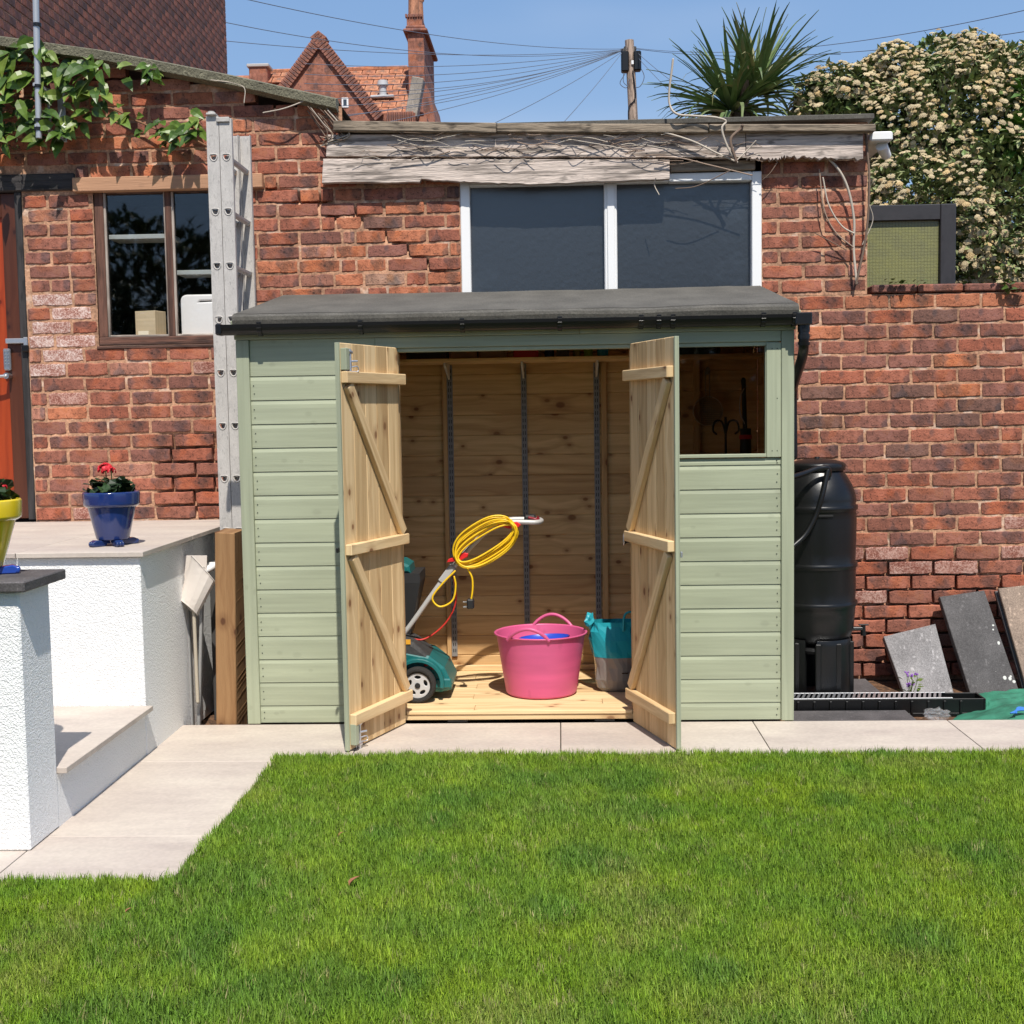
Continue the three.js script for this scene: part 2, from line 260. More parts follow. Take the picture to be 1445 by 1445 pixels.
// lawn soil under the grass: everything in front of the paving strip
const lawnIn = (x, z) => { const e = 0.016 * (fbm((x + 3) / 8, (z + 1) / 8, 32, 32, 3, 501) - 0.5); return (z > 0.597 + e && x > 0.262 + e * 1.6 + 0.006 * z && x < 4.8) || (z > 1.948 + e && x > -2.8 && x < 4.8); };
{
  const g = prism([[0.27, -0.60], [4.8, -0.60], [4.8, -7], [-2.8, -7], [-2.8, -1.955], [0.25, -1.955]], 0, 0.06); g.rotateX(-Math.PI / 2); g.translate(0, -0.05, 0); uvBox(g, 'x', 0.7, 0.7);
  struct('lawn', g, M(lin(0.075, 0.085, 0.025), 0.97, { map: T.soil, bumpMap: T.grit, bumpScale: 0.01 }), 'earth of the lawn under the grass');
  // tuft of blades
  const P = [], N = 26, tr = mulberry(5);
  for (let b = 0; b < N; b++) {
    const a = tr() * 6.283, r = Math.sqrt(tr()) * 0.021, x = Math.cos(a) * r, z = Math.sin(a) * r, yaw = tr() * 6.283, L = 0.016 + tr() * 0.024, lean = 0.15 + tr() * 1.35, w = 0.0009 + tr() * 0.0007;
    const dx = Math.cos(yaw), dz = Math.sin(yaw), sx = -dz * w, sz = dx * w; let px = x, py = -0.004, pz = z, prev = null;
    for (let k = 0; k <= 3; k++) {
      const t = k / 3, ww = 1 - t * t * 0.95, cur = [[px - sx * ww, py, pz - sz * ww], [px + sx * ww, py, pz + sz * ww]];
      if (prev) { P.push([prev[0], prev[1], cur[1], cur[0]]); } prev = cur;
      const an = lean * (0.3 + t * 1.1); px += dx * Math.sin(an) * L / 3; pz += dz * Math.sin(an) * L / 3; py += Math.cos(an) * L / 3;
    }
  }
  const tg = polysToGeo(P); { const col = [], n = tg.attributes.position.count, per = n / N; for (let i = 0; i < n; i++) { const h = hash(Math.floor(i / per), 3, 7), k = 0.62 + 0.72 * h, s = hash(Math.floor(i / per), 5, 9) > 0.88; col.push(s ? 1.5 : k * 1.02, s ? 1.25 : k, s ? 1.9 : k * 0.95); } tg.setAttribute('color', new THREE.Float32BufferAttribute(col, 3)); }
  const spots = [], gr = mulberry(91);
  const fill = (x0, x1, z0, z1, step) => { for (let x = x0; x < x1; x += step) for (let z = z0; z < z1; z += step) { const X = x + (gr() - 0.5) * step * 1.5, Z = z + (gr() - 0.5) * step * 1.5; if (lawnIn(X, Z)) spots.push([X, Z]); } };
  fill(-0.45, 3.45, 0.58, 3.2, 0.0165); fill(3.45, 4.7, 0.58, 3.2, 0.03); fill(-2.6, -0.45, 1.9, 3.2, 0.03); fill(-1.6, 4.5, 3.2, 6.6, 0.05);
  const n2f = (u, v) => fbm(u, v, 90, 90, 2, 655), tall = [[815, 1215, 0.13], [860, 1225, 0.10], [770, 1290, 0.10], [1385, 1205, 0.12], [1290, 1330, 0.10], [540, 1180, 0.08], [560, 1390, 0.10], [1010, 1380, 0.10], [300, 1330, 0.09], [1180, 1130, 0.10]].map(([u, v, r]) => [at(u, v, 'y', 0.02), r]);
  const gm = MP([1, 1, 1], 0.6, { transmission: 0.2, thickness: 0, ior: 1.3, vertexColors: true });
  const lawn = new THREE.InstancedMesh(tg, gm, spots.length), m = new THREE.Matrix4(), q = new THREE.Quaternion(), c = new THREE.Color();
  spots.forEach(([x, z], i) => {
    const u = ((x + 4) / 10), v = ((z + 1) / 10), n = fbm(u, v, 22, 22, 4, 601), n2 = fbm(u, v, 60, 60, 3, 607), clump = Math.max(sst(0.58, 0.72, fbm(u, v, 30, 30, 4, 611)) * 0.8, ...tall.map(([p, r]) => sst(1.25, 0.35, Math.hypot(x - p.x, z - p.z) / r + 0.35 * (n2f(u, v) - 0.5)))), dry = sst(0.60, 0.78, fbm(u, v, 34, 34, 3, 613));
    const far = x < -0.45 || x > 3.45 || z > 3.2, s = (far ? 1.9 : 1) * (0.75 + 0.45 * n + 0.3 * clump) * (0.85 + 0.3 * gr());
    q.setFromEuler(new THREE.Euler((gr() - 0.5) * 0.5, gr() * 6.283, (gr() - 0.5) * 0.5));
    m.compose(V(x, 0.012 + (n - .5) * 0.012, z), q, V(s * 1.1, s, s * 1.1)); lawn.setMatrixAt(i, m);
    const y = gr(); let R = lerp(0.122, 0.262, n2), G = lerp(0.262, 0.385, n2), B = lerp(0.012, 0.034, n);
    R = lerp(R, 0.085, clump * 0.6); G = lerp(G, 0.21, clump * 0.6); B = lerp(B, 0.03, clump * 0.6);
    R = lerp(R, 0.32, dry * 0.62 * y); G = lerp(G, 0.35, dry * 0.5 * y); B = lerp(B, 0.09, dry * 0.6 * y);
    if (y > 0.968) { R = 0.34; G = 0.36; B = 0.12; }
    const k = 0.66 + 0.62 * gr(); lawn.setColorAt(i, c.setRGB(R * k, G * k, B * k));
  });
  lawn.name = 'grass'; lawn.userData = { label: 'short green lawn grass in front of the paving', category: 'grass', kind: 'stuff' }; scene.add(lawn);
  console.log('grass tufts', spots.length);
}

// ================================================================ bricks
const brickGeo = { full: [], half: [] };
{
  const br = mulberry(301);
  const make = (L, h) => {            // irregular stock brick: front at z = 0, body behind
    const pts = [], nx = 7, D = 0.07, j = 0.0048;
    const push = (x, y) => pts.push([x, y]);
    for (let i = 0; i < nx; i++) push(-L / 2 + L * (i + (i ? 0 : 0.06)) / nx, -h / 2);
    for (let i = 0; i < 2; i++) push(L / 2, -h / 2 + h * (i + (i ? 0 : 0.12)) / 2);
    for (let i = 0; i < nx; i++) push(L / 2 - L * (i + (i ? 0 : 0.06)) / nx, h / 2);
    for (let i = 0; i < 2; i++) push(-L / 2, h / 2 - h * (i + (i ? 0 : 0.12)) / 2);
    const bev = 0.002 + br() * 0.002, A = pts.map(([x, y]) => { const ex = (br() - 0.5) * 2 * j, ey = (br() - 0.6) * 2 * j; return [x - Math.sign(x) * Math.abs(ex), y - Math.sign(y) * Math.abs(ey) * 0.9]; });
    const F = A.map(([x, y]) => [x - Math.sign(x) * Math.min(bev, Math.abs(x)) * (Math.abs(x) > L * 0.4 ? 1 : 0), y - Math.sign(y) * bev * (Math.abs(y) > h * 0.3 ? 1 : 0), (br() - 0.5) * 0.0016]);
    const polys = [], n = A.length;
    for (let i = 0; i < n; i++) {
      const k = (i + 1) % n;
      polys.push([[0, 0, 0.0003], F[i], F[k]]);
      polys.push([F[i], [...A[i], -bev], [...A[k], -bev], F[k]]);
      polys.push([[...A[i], -bev], [...A[i], -D], [...A[k], -D], [...A[k], -bev]]);
    }
    const g = polysToGeo(polys), p = g.attributes.position, uv = g.attributes.uv, ou = br(), ov = br();
    for (let i = 0; i < p.count; i++) uv.setXY(i, (p.getX(i) + p.getZ(i)) / 0.45 + ou, (p.getY(i) + p.getZ(i)) / 0.45 + ov);
    return g;
  };
  for (let i = 0; i < 12; i++) brickGeo.full.push(make(0.222, 0.066));
  for (let i = 0; i < 6; i++) brickGeo.half.push(make(0.105, 0.066));
}
const tones = {
  orange: [0.52, 0.178, 0.085], red: [0.40, 0.130, 0.078], brown: [0.33, 0.118, 0.078], plum: [0.275, 0.106, 0.080], dark: [0.185, 0.090, 0.070], salmon: [0.46, 0.205, 0.145], brightred: [0.40, 0.115, 0.062], sand: [0.44, 0.26, 0.185],
};
const brickMat = {};
for (const k in tones) brickMat[k] = [0.94, 1.08].map(f => M(lin(...tones[k].map((x, i) => (x * 0.80 + [0.045, 0.026, 0.0225][i]) * f)), 0.88, { map: T.brick, bumpMap: T.grit, bumpScale: 0.0022 }));
brickMat.dusty = [0.9, 1.0].map(f => M(lin(0.62 * f, 0.46 * f, 0.41 * f), 0.92, { map: T.brickW, bumpMap: T.grit, bumpScale: 0.002 }));
brickMat.white = [0.9, 1.0].map(f => M(lin(0.86 * f, 0.82 * f, 0.80 * f), 0.92, { map: T.brickW, bumpMap: T.grit, bumpScale: 0.002 }));
function pick(w) { let s = 0; for (const k in w) s += w[k]; let r = rnd() * s; for (const k in w) { r -= w[k]; if (r <= 0) return k; } return Object.keys(w)[0]; }
// bricks of a wall facing +z, laid in stretcher bond with odd headers; keep(x0,x1,y0,y1) may trim or refuse
function layBricks(parent, o) {
  let n = 0; const jt = o.joint ?? 0.0088;
  for (let r = 0; o.y0 + (r + 1) * o.course <= o.y1 + 0.001; r++) {
    const yc = o.y0 + (r + 0.5) * o.course; let x = o.x0 - o.len + ((r % 2) ? o.len / 2 : 0) + (o.phase ?? 0) + rr(-0.012, 0.012);
    while (x < o.x1) {
      const hd = rnd() < (o.headers ?? 0.05), L = (hd ? o.len / 2 : o.len) * rr(0.985, 1.015);
      let a = Math.max(x + jt / 2, o.x0), b = Math.min(x + L - jt / 2, o.x1); x += L;
      const segs = o.cut ? o.cut(a, b, yc - o.course / 2, yc + o.course / 2) : [[a, b]];
      for (const [p, q] of segs) {
        if (q - p < 0.035) continue; const w = q - p, half = w < 0.15, G = brickGeo[half ? 'half' : 'full'], sx = w / (half ? 0.105 : 0.222), cx = (p + q) / 2;
        const tone = o.tone(cx, yc), mm = brickMat[tone][rnd() < 0.5 ? 0 : 1];
        const m = inst(parent, 'brick', G[Math.floor(rnd() * G.length)], mm, V(cx, yc, o.z + rr(-0.002, 0.003)), [0, rr(-0.006, 0.006), rr(-0.008, 0.008)], [sx, (o.course - jt) / 0.066 * rr(0.97, 1.02), 1]);
        n++;
      }
    }
  }
  return n;
}
// rectangles (x0,x1,y0,y1) taken out of a run of bricks
const cutter = (holes, extra) => (a, b, y0, y1) => {
  let s = [[a, b]]; const yc = (y0 + y1) / 2;
  for (const [hx0, hx1, hy0, hy1] of holes) if (yc > hy0 && yc < hy1) s = s.flatMap(([p, q]) => { if (q <= hx0 || p >= hx1) return [[p, q]]; const r = []; if (p < hx0) r.push([p, hx0 - 0.004]); if (q > hx1) r.push([hx1 + 0.004, q]); return r; });
  return extra ? s.filter(([p, q]) => extra(p, q, y0, y1)) : s;
};
// bed of mortar behind the brick faces; deep(x, y) in 0..1 rakes the joints out
function mortarSheet(parent, polys, z, deep, name = 'mortar') {
  const gs = polys.map(([x0, x1, y0, y1]) => {
    const nx = Math.max(1, Math.round((x1 - x0) / 0.02)), ny = Math.max(1, Math.round((y1 - y0) / 0.02)), g = new THREE.PlaneGeometry(x1 - x0, y1 - y0, nx, ny); g.translate((x0 + x1) / 2, (y0 + y1) / 2, 0);
    const p = g.attributes.position; for (let i = 0; i < p.count; i++) { const X = p.getX(i), Y = p.getY(i); p.setZ(i, z - 0.0045 + 0.004 * (hash(Math.round(X * 70), Math.round(Y * 70), 9) - 0.5) - 0.04 * (deep ? deep(X, Y) : 0)); }
    g.computeVertexNormals(); const uv = g.attributes.uv; for (let i = 0; i < p.count; i++) uv.setXY(i, p.getX(i) / 0.9, p.getY(i) / 0.9); return g;
  });
  return part(parent, name, mg(gs), mat.mortar);
}
const ZW = -1.08;                       // face of the old walls
const distSeg = (x, y, a, b) => { const dx = b[0] - a[0], dy = b[1] - a[1], t = clamp(((x - a[0]) * dx + (y - a[1]) * dy) / (dx * dx + dy * dy)); return Math.hypot(x - a[0] - t * dx, y - a[1] - t * dy); };
const wp = (u, v, z = ZW) => at(u, v, 'z', z);

// ---------------------------------------------------------------- left outhouse
const vergePts = [[-420, 10], [-160, 30], [0, 50], [57, 58], [137, 69], [212, 83], [330, 106], [400, 122], [474, 138]].map(([u, v]) => wp(u, v, -1.0));
const vergeY = x => { for (let i = 0; i + 1 < vergePts.length; i++) if (x <= vergePts[i + 1].x || i + 2 === vergePts.length) { const a = vergePts[i], b = vergePts[i + 1]; return lerp(a.y, b.y, (x - a.x) / (b.x - a.x)); } };
const joinX = y => { const r = Math.round((y - 1.762) / 0.073); return y > 2.62 ? 0.315 : 0.29 + (r % 2 ? 0.075 : -0.05) + 0.03 * hash(r, 4, 4); };   // the two buildings' bricks are toothed together
const outhouse = thing('outhouse', 'old red brick outhouse with sloping roof edge, orange door and small brown window', 'building', [-1.3, 0, -2.2]);
{
  const dL = wp(-170, 300).x, dR = wp(40, 500).x, dT = wp(20, 270).y;                 // doorway
  const wL = wp(135, 380).x, wR = wp(352, 380).x, wT = wp(200, 262).y, wB = wp(200, 487).y;   // window
  const lint = [wp(105, 255).x, wp(372, 255).x, wp(240, 268).y, wp(240, 249).y], XR = 0.315;
  const c1 = [wp(380, 262), wp(385, 275), wp(455, 285), wp(470, 305)].map(p => [p.x, p.y]);
  const deep = (x, y) => { const q = sst(0.05, 0.16, x + 0.80) * (1 - sst(1.20, 1.34, y)) * sst(0.85, 0.9, y); let c = 0; for (let i = 0; i + 1 < c1.length; i++) c = Math.max(c, 1 - sst(0.012, 0.03, distSeg(x, y, c1[i], c1[i + 1]))); return Math.max(q, c); };
  const top = 3.45;
  mortarSheet(outhouse, [[-3.2, dL, -0.06, top], [dR, wL, -0.06, top], [wL, wR, -0.06, wB], [wR, XR, -0.06, 2.98], [dL, dR, dT, top], [wL, wR, wT, 3.2]].map(r => { r[3] = Math.min(r[3], vergeY(Math.min(r[1], XR)) - 0.012); return r; }), ZW, deep);
  const W0 = wp(90, 475);
  const tone = (x, y) => {
    const d = Math.hypot((x - W0.x) / 0.22, (y - W0.y) / 0.26);
    if (d < 0.8 && rnd() < 0.8 || d < 1.1 && rnd() < 0.35) return 'white';
    if (y > 2.55) return pick({ orange: 4, red: 4, brown: 2, plum: 1.5, salmon: 1, brightred: 1 });
    if (x > -0.72 && y < 1.3) return pick({ red: 4, brightred: 4, brown: 2 });
    if (x > -0.15) return pick({ orange: 3.5, red: 4, salmon: 1.6, brown: 1.2, plum: 1, dark: 0.4 });
    return pick({ red: 2, brown: 4, plum: 4, salmon: 1, brightred: 1.5, orange: 0.6, dusty: x < -1 ? 1.2 : 0.3 });
  };
  const holes = [[dL, dR, -1, dT + 0.005], [wL, wR, wB, wT], [lint[0], lint[1], lint[2] - 0.02, lint[3]], [-9, -0.295, -1, 0.80], [wp(-200, 250).x, wp(106, 250).x, wp(30, 272).y, wp(30, 245).y]];
  const tooth = f => (a, b, y0, y1) => f(a, b, y0, y1).map(([p, q]) => [p, Math.min(q, joinX(y0) - 0.004)]).filter(([p, q]) => q > p);
  const under = (p, q, y0, y1) => y1 < vergeY((p + q) / 2) - 0.012 && !(p > -0.02 && y1 < 1.75 && p < 9);
  layBricks(outhouse, { x0: -1.95, x1: XR, y0: 0.845 - 2 * 0.0765, y1: 1.762, course: 0.0765, len: 0.224, z: ZW, phase: 0.08, tone, cut: cutter(holes, under) });
  layBricks(outhouse, { x0: -1.95, x1: XR + 0.2, y0: 1.762, y1: 3.4, course: 0.0730, len: 0.222, z: ZW, phase: 0.03, tone, headers: 0.14, cut: tooth(cutter(holes, under)) });
  // verge board along the roof edge, and the roof sheet behind it
  const sec = [[-0.005, -0.062], [0.07, -0.052], [0.075, -0.008], [0.0, 0.012], [-0.02, 0.0]];
  const vg = []; for (let i = 0; i + 1 < vergePts.length; i++) for (let k = 0; k < sec.length; k++) { const s = sec[k], t = sec[(k + 1) % sec.length], a = vergePts[i], b = vergePts[i + 1], j = (p, q) => [p.x, p.y + q[1], ZW + 0.005 + q[0] + 0.012]; vg.push([j(a, s), j(b, s), j(b, t), j(a, t)]); }
  for (const [p, f] of [[vergePts[0], 0], [vergePts[vergePts.length - 1], 1]]) { const q = sec.map(s => [p.x, p.y + s[1], ZW + 0.017 + s[0]]); vg.push(f ? q : q.reverse()); }
  part(outhouse, 'verge_board', uvBox(polysToGeo(vg), 'x', 0.5, 0.5), mat.verge);
  const rf = []; for (let i = 0; i + 1 < vergePts.length; i++) { const a = vergePts[i], b = vergePts[i + 1]; rf.push([[a.x, a.y - 0.002, ZW], [b.x, b.y - 0.002, ZW], [b.x, b.y - 0.002, -3.3], [a.x, a.y - 0.002, -3.3]]); rf.push([[a.x, a.y - 0.045, ZW], [a.x, a.y - 0.045, -3.3], [b.x, b.y - 0.045, -3.3], [b.x, b.y - 0.045, ZW]]); }
  part(outhouse, 'roof', uvBox(polysToGeo(rf), 'x', 0.5, 0.5), mat.felt);
  // rooms behind: back and side walls keep the daylight out
  part(outhouse, 'side_wall', bx(0.235, 0.315, -0.06, 2.92, -3.2, ZW - 0.072, 'z', 0.003, 0.9, 0.9), mat.mortar);
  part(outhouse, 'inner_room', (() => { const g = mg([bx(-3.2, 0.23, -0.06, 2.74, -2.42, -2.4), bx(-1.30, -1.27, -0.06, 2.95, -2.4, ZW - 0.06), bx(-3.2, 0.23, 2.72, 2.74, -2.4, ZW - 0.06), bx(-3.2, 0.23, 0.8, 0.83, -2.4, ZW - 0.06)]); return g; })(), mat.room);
  // doorway
  const brown = M(lin(0.115, 0.040, 0.022), 0.45, { map: T.pine }), orange = M(lin(0.46, 0.085, 0.024), 0.38, { map: T.pine }), blackPaint = M(lin(0.05, 0.05, 0.055), 0.75, { map: T.old, bumpMap: T.pineB, bumpScale: 0.003 });
  const y0 = 0.852, xe = wp(28, 500).x;
  const fr = part(outhouse, 'door_frame', bx(xe + 0.004, dR - 0.002, y0, dT, ZW - 0.08, ZW - 0.004, 'y', 0.004), blackPaint);
  part(outhouse, 'door_frame', bx(dL, dL + 0.045, y0, dT, ZW - 0.08, ZW - 0.004, 'y', 0.004), blackPaint);
  const door = part(outhouse, 'door', bx(dL + 0.05, xe, y0 + 0.006, dT - 0.004, ZW - 0.075, ZW - 0.045, 'y', 0.003), orange);
  part(door, 'stile', bx(xe - 0.078, xe, y0 + 0.006, dT - 0.004, ZW - 0.045, ZW - 0.028, 'y', 0.003), brown);
  part(door, 'stile', bx(dL + 0.05, dL + 0.13, y0 + 0.006, dT - 0.004, ZW - 0.045, ZW - 0.028, 'y', 0.003), brown);
  part(door, 'rail', bx(dL + 0.13, xe - 0.078, dT - 0.13, dT - 0.004, ZW - 0.045, ZW - 0.029, 'x', 0.003), brown);
  part(door, 'rail', bx(dL + 0.13, xe - 0.078, y0 + 0.006, y0 + 0.16, ZW - 0.045, ZW - 0.029, 'x', 0.003), brown);
  const kp = wp(11, 508, ZW - 0.02); part(door, 'keypad_lock', mg([bx(kp.x - 0.02, kp.x + 0.02, kp.y - 0.055, kp.y + 0.06, ZW - 0.028, ZW - 0.005, 'y', 0.006), ...[0, 1, 2, 3, 4].flatMap(r => [0, 1].map(c => { const g = cyl(V(kp.x - 0.008 + c * 0.016, kp.y + 0.045 - r * 0.017, ZW - 0.006), V(kp.x - 0.008 + c * 0.016, kp.y + 0.045 - r * 0.017, ZW + 0.001), 0.0045); return g; }))]), mat.steel);
  part(door, 'handle', mg([cyl(V(kp.x + 0.003, kp.y - 0.085, ZW - 0.028), V(kp.x + 0.003, kp.y - 0.085, ZW + 0.02), 0.016), tube([[kp.x + 0.003, kp.y - 0.085, ZW + 0.02], [kp.x - 0.04, kp.y - 0.088, ZW + 0.026], [kp.x - 0.10, kp.y - 0.088, ZW + 0.024]], 0.0085, 12)]), mat.steel);
  const hs = wp(22, 481, ZW); part(door, 'hasp', mg([bx(hs.x - 0.055, hs.x + 0.06, hs.y - 0.013, hs.y + 0.013, ZW - 0.026, ZW + 0.004, 'x', 0.003), bx(hs.x + 0.045, hs.x + 0.068, hs.y - 0.03, hs.y + 0.018, ZW + 0.004, ZW + 0.012, 'y', 0.003)]), mat.galv);
  part(outhouse, 'padlock', bx(hs.x + 0.036, hs.x + 0.072, hs.y - 0.058, hs.y - 0.024, ZW - 0.002, ZW + 0.02, 'y', 0.004), mat.blackPlastic);
  part(outhouse, 'door_beam', bx(wp(-190, 255).x, wp(106, 255).x, wp(40, 270).y, wp(40, 246).y, ZW - 0.08, ZW + 0.012, 'x', 0.006), blackPaint);
  // window
  const paintBr = M(lin(0.21, 0.105, 0.075), 0.75, { map: T.old, bumpMap: T.pineB, bumpScale: 0.003 }), flake = M(lin(0.62, 0.60, 0.57), 0.9, { map: T.old, bumpMap: T.pineB, bumpScale: 0.004 });
  part(outhouse, 'lintel', bx(lint[0], lint[1], lint[2] - 0.004, lint[3], ZW - 0.07, ZW + 0.035, 'x', 0.004), M(lin(0.50, 0.27, 0.155), 0.7, { map: T.paint, bumpMap: T.pineB, bumpScale: 0.002 }));
  const mx0 = wp(234, 380).x, mx1 = wp(243, 380).x, zi = ZW - 0.035;
  const win = part(outhouse, 'window', mg([bx(wL, wL + 0.047, wB + 0.045, wT, ZW - 0.07, ZW - 0.012, 'y', 0.003), bx(wR - 0.047, wR, wB + 0.045, wT, ZW - 0.07, ZW - 0.012, 'y', 0.003), bx(wL, wR, wB, wB + 0.045, ZW - 0.07, ZW - 0.006, 'x', 0.004), bx(wL + 0.047, wR - 0.047, wT - 0.03, wT, ZW - 0.07, ZW - 0.014, 'x', 0.003)]), paintBr);
  part(win, 'mullion', bx(mx0, mx1, wB + 0.045, wT - 0.03, ZW - 0.06, ZW - 0.016, 'y', 0.002), paintBr);
  for (const [a, b] of [[wL + 0.047, mx0], [mx1, wR - 0.047]]) {
    part(win, 'putty_bead', mg([bx(a, a + 0.012, wB + 0.045, wT - 0.03, zi, ZW - 0.018, 'y', 0.002), bx(a, b, wB + 0.045, wB + 0.056, zi, ZW - 0.019, 'x', 0.002), bx(b - 0.007, b, wB + 0.045, wT - 0.03, zi, ZW - 0.018, 'y', 0.002)]), flake);
    part(win, 'pane', bx(a + 0.002, b - 0.002, wB + 0.047, wT - 0.032, zi - 0.004, zi, 'x', 0.0005), mat.pane);
  }
  part(win, 'sill', bx(wL - 0.01, wR + 0.01, wB - 0.018, wB - 0.001, ZW - 0.07, ZW + 0.006, 'x', 0.004), paintBr);
  // shelves seen through the panes
  const glassy = M(lin(0.34, 0.37, 0.36), 0.35);
  part(outhouse, 'shelf', bx(wL + 0.05, mx0 + 0.01, wp(190, 331).y - 0.012, wp(190, 331).y + 0.012, ZW - 0.24, ZW - 0.075, 'x', 0.002), glassy);
  part(outhouse, 'shelf', bx(mx1, wR, wp(270, 382).y - 0.012, wp(270, 382).y + 0.012, ZW - 0.24, ZW - 0.075, 'x', 0.002), glassy);
  part(outhouse, 'inner_sill', bx(wL - 0.02, wR + 0.02, wB - 0.01, wB + 0.035, ZW - 0.30, ZW - 0.0705, 'x', 0.002), mat.pineOld);
  const yb = wB + 0.0355, b0 = wp(194, 460, ZW - 0.12), b1 = wp(226, 440, ZW - 0.12);
  const box = thing('cardboard_box', 'small buff cardboard box on the sill behind the outhouse window', 'box', [(b0.x + b1.x) / 2, yb, ZW - 0.15]);
  part(box, 'carton', (() => { const g = bx(b0.x, b1.x, yb, wp(210, 439, ZW - 0.12).y, ZW - 0.20, ZW - 0.10, 'x', 0.002); g.translate(-(b0.x + b1.x) / 2, 0, -(ZW - 0.15)); g.rotateY(-0.3); g.translate((b0.x + b1.x) / 2, 0, ZW - 0.15); return g; })(), M(lin(0.62, 0.50, 0.33), 0.9, { map: T.paint }));
  part(box, 'torn_label', bx(b0.x + 0.01, b1.x - 0.05, yb + 0.012, yb + 0.045, ZW - 0.0985, ZW - 0.0965, 'x', 0.0004), M(lin(0.75, 0.68, 0.52), 0.9));
  const j0 = wp(258, 450, ZW - 0.12), j1 = wp(306, 450, ZW - 0.12), jt = wp(275, 420, ZW - 0.12).y;
  const can = thing('jerrycan', 'white plastic jerrycan with moulded handle behind the outhouse window', 'container', [(j0.x + j1.x) / 2, yb, ZW - 0.15]);
  const sh = new THREE.Shape(); const w = j1.x - j0.x, h = jt - yb; sh.moveTo(0.012, 0); sh.lineTo(w - 0.012, 0); sh.quadraticCurveTo(w, 0, w, 0.012); sh.lineTo(w, h * 0.86); sh.quadraticCurveTo(w, h, w - 0.02, h); sh.lineTo(0.03, h); sh.quadraticCurveTo(0, h, 0, h - 0.03); sh.lineTo(0, 0.012); sh.quadraticCurveTo(0, 0, 0.012, 0);
  const ho = new THREE.Path(); ho.moveTo(w * 0.42, h * 0.82); ho.lineTo(w * 0.9, h * 0.82); ho.quadraticCurveTo(w * 0.95, h * 0.92, w * 0.85, h * 0.92); ho.lineTo(w * 0.5, h * 0.92); ho.closePath(); sh.holes.push(ho);
  const jg = new THREE.ExtrudeGeometry(sh, { depth: 0.07, bevelEnabled: true, bevelSize: 0.008, bevelThickness: 0.008, bevelSegments: 2 }); jg.translate(j0.x, yb + 0.008, ZW - 0.19); part(can, 'body', jg, mat.whitePlastic);
  part(can, 'cap', cyl(V(j0.x + w * 0.2, yb + h, ZW - 0.155), V(j0.x + w * 0.2, yb + h + 0.02, ZW - 0.155), 0.016), M(lin(0.05, 0.05, 0.06), 0.5));
}

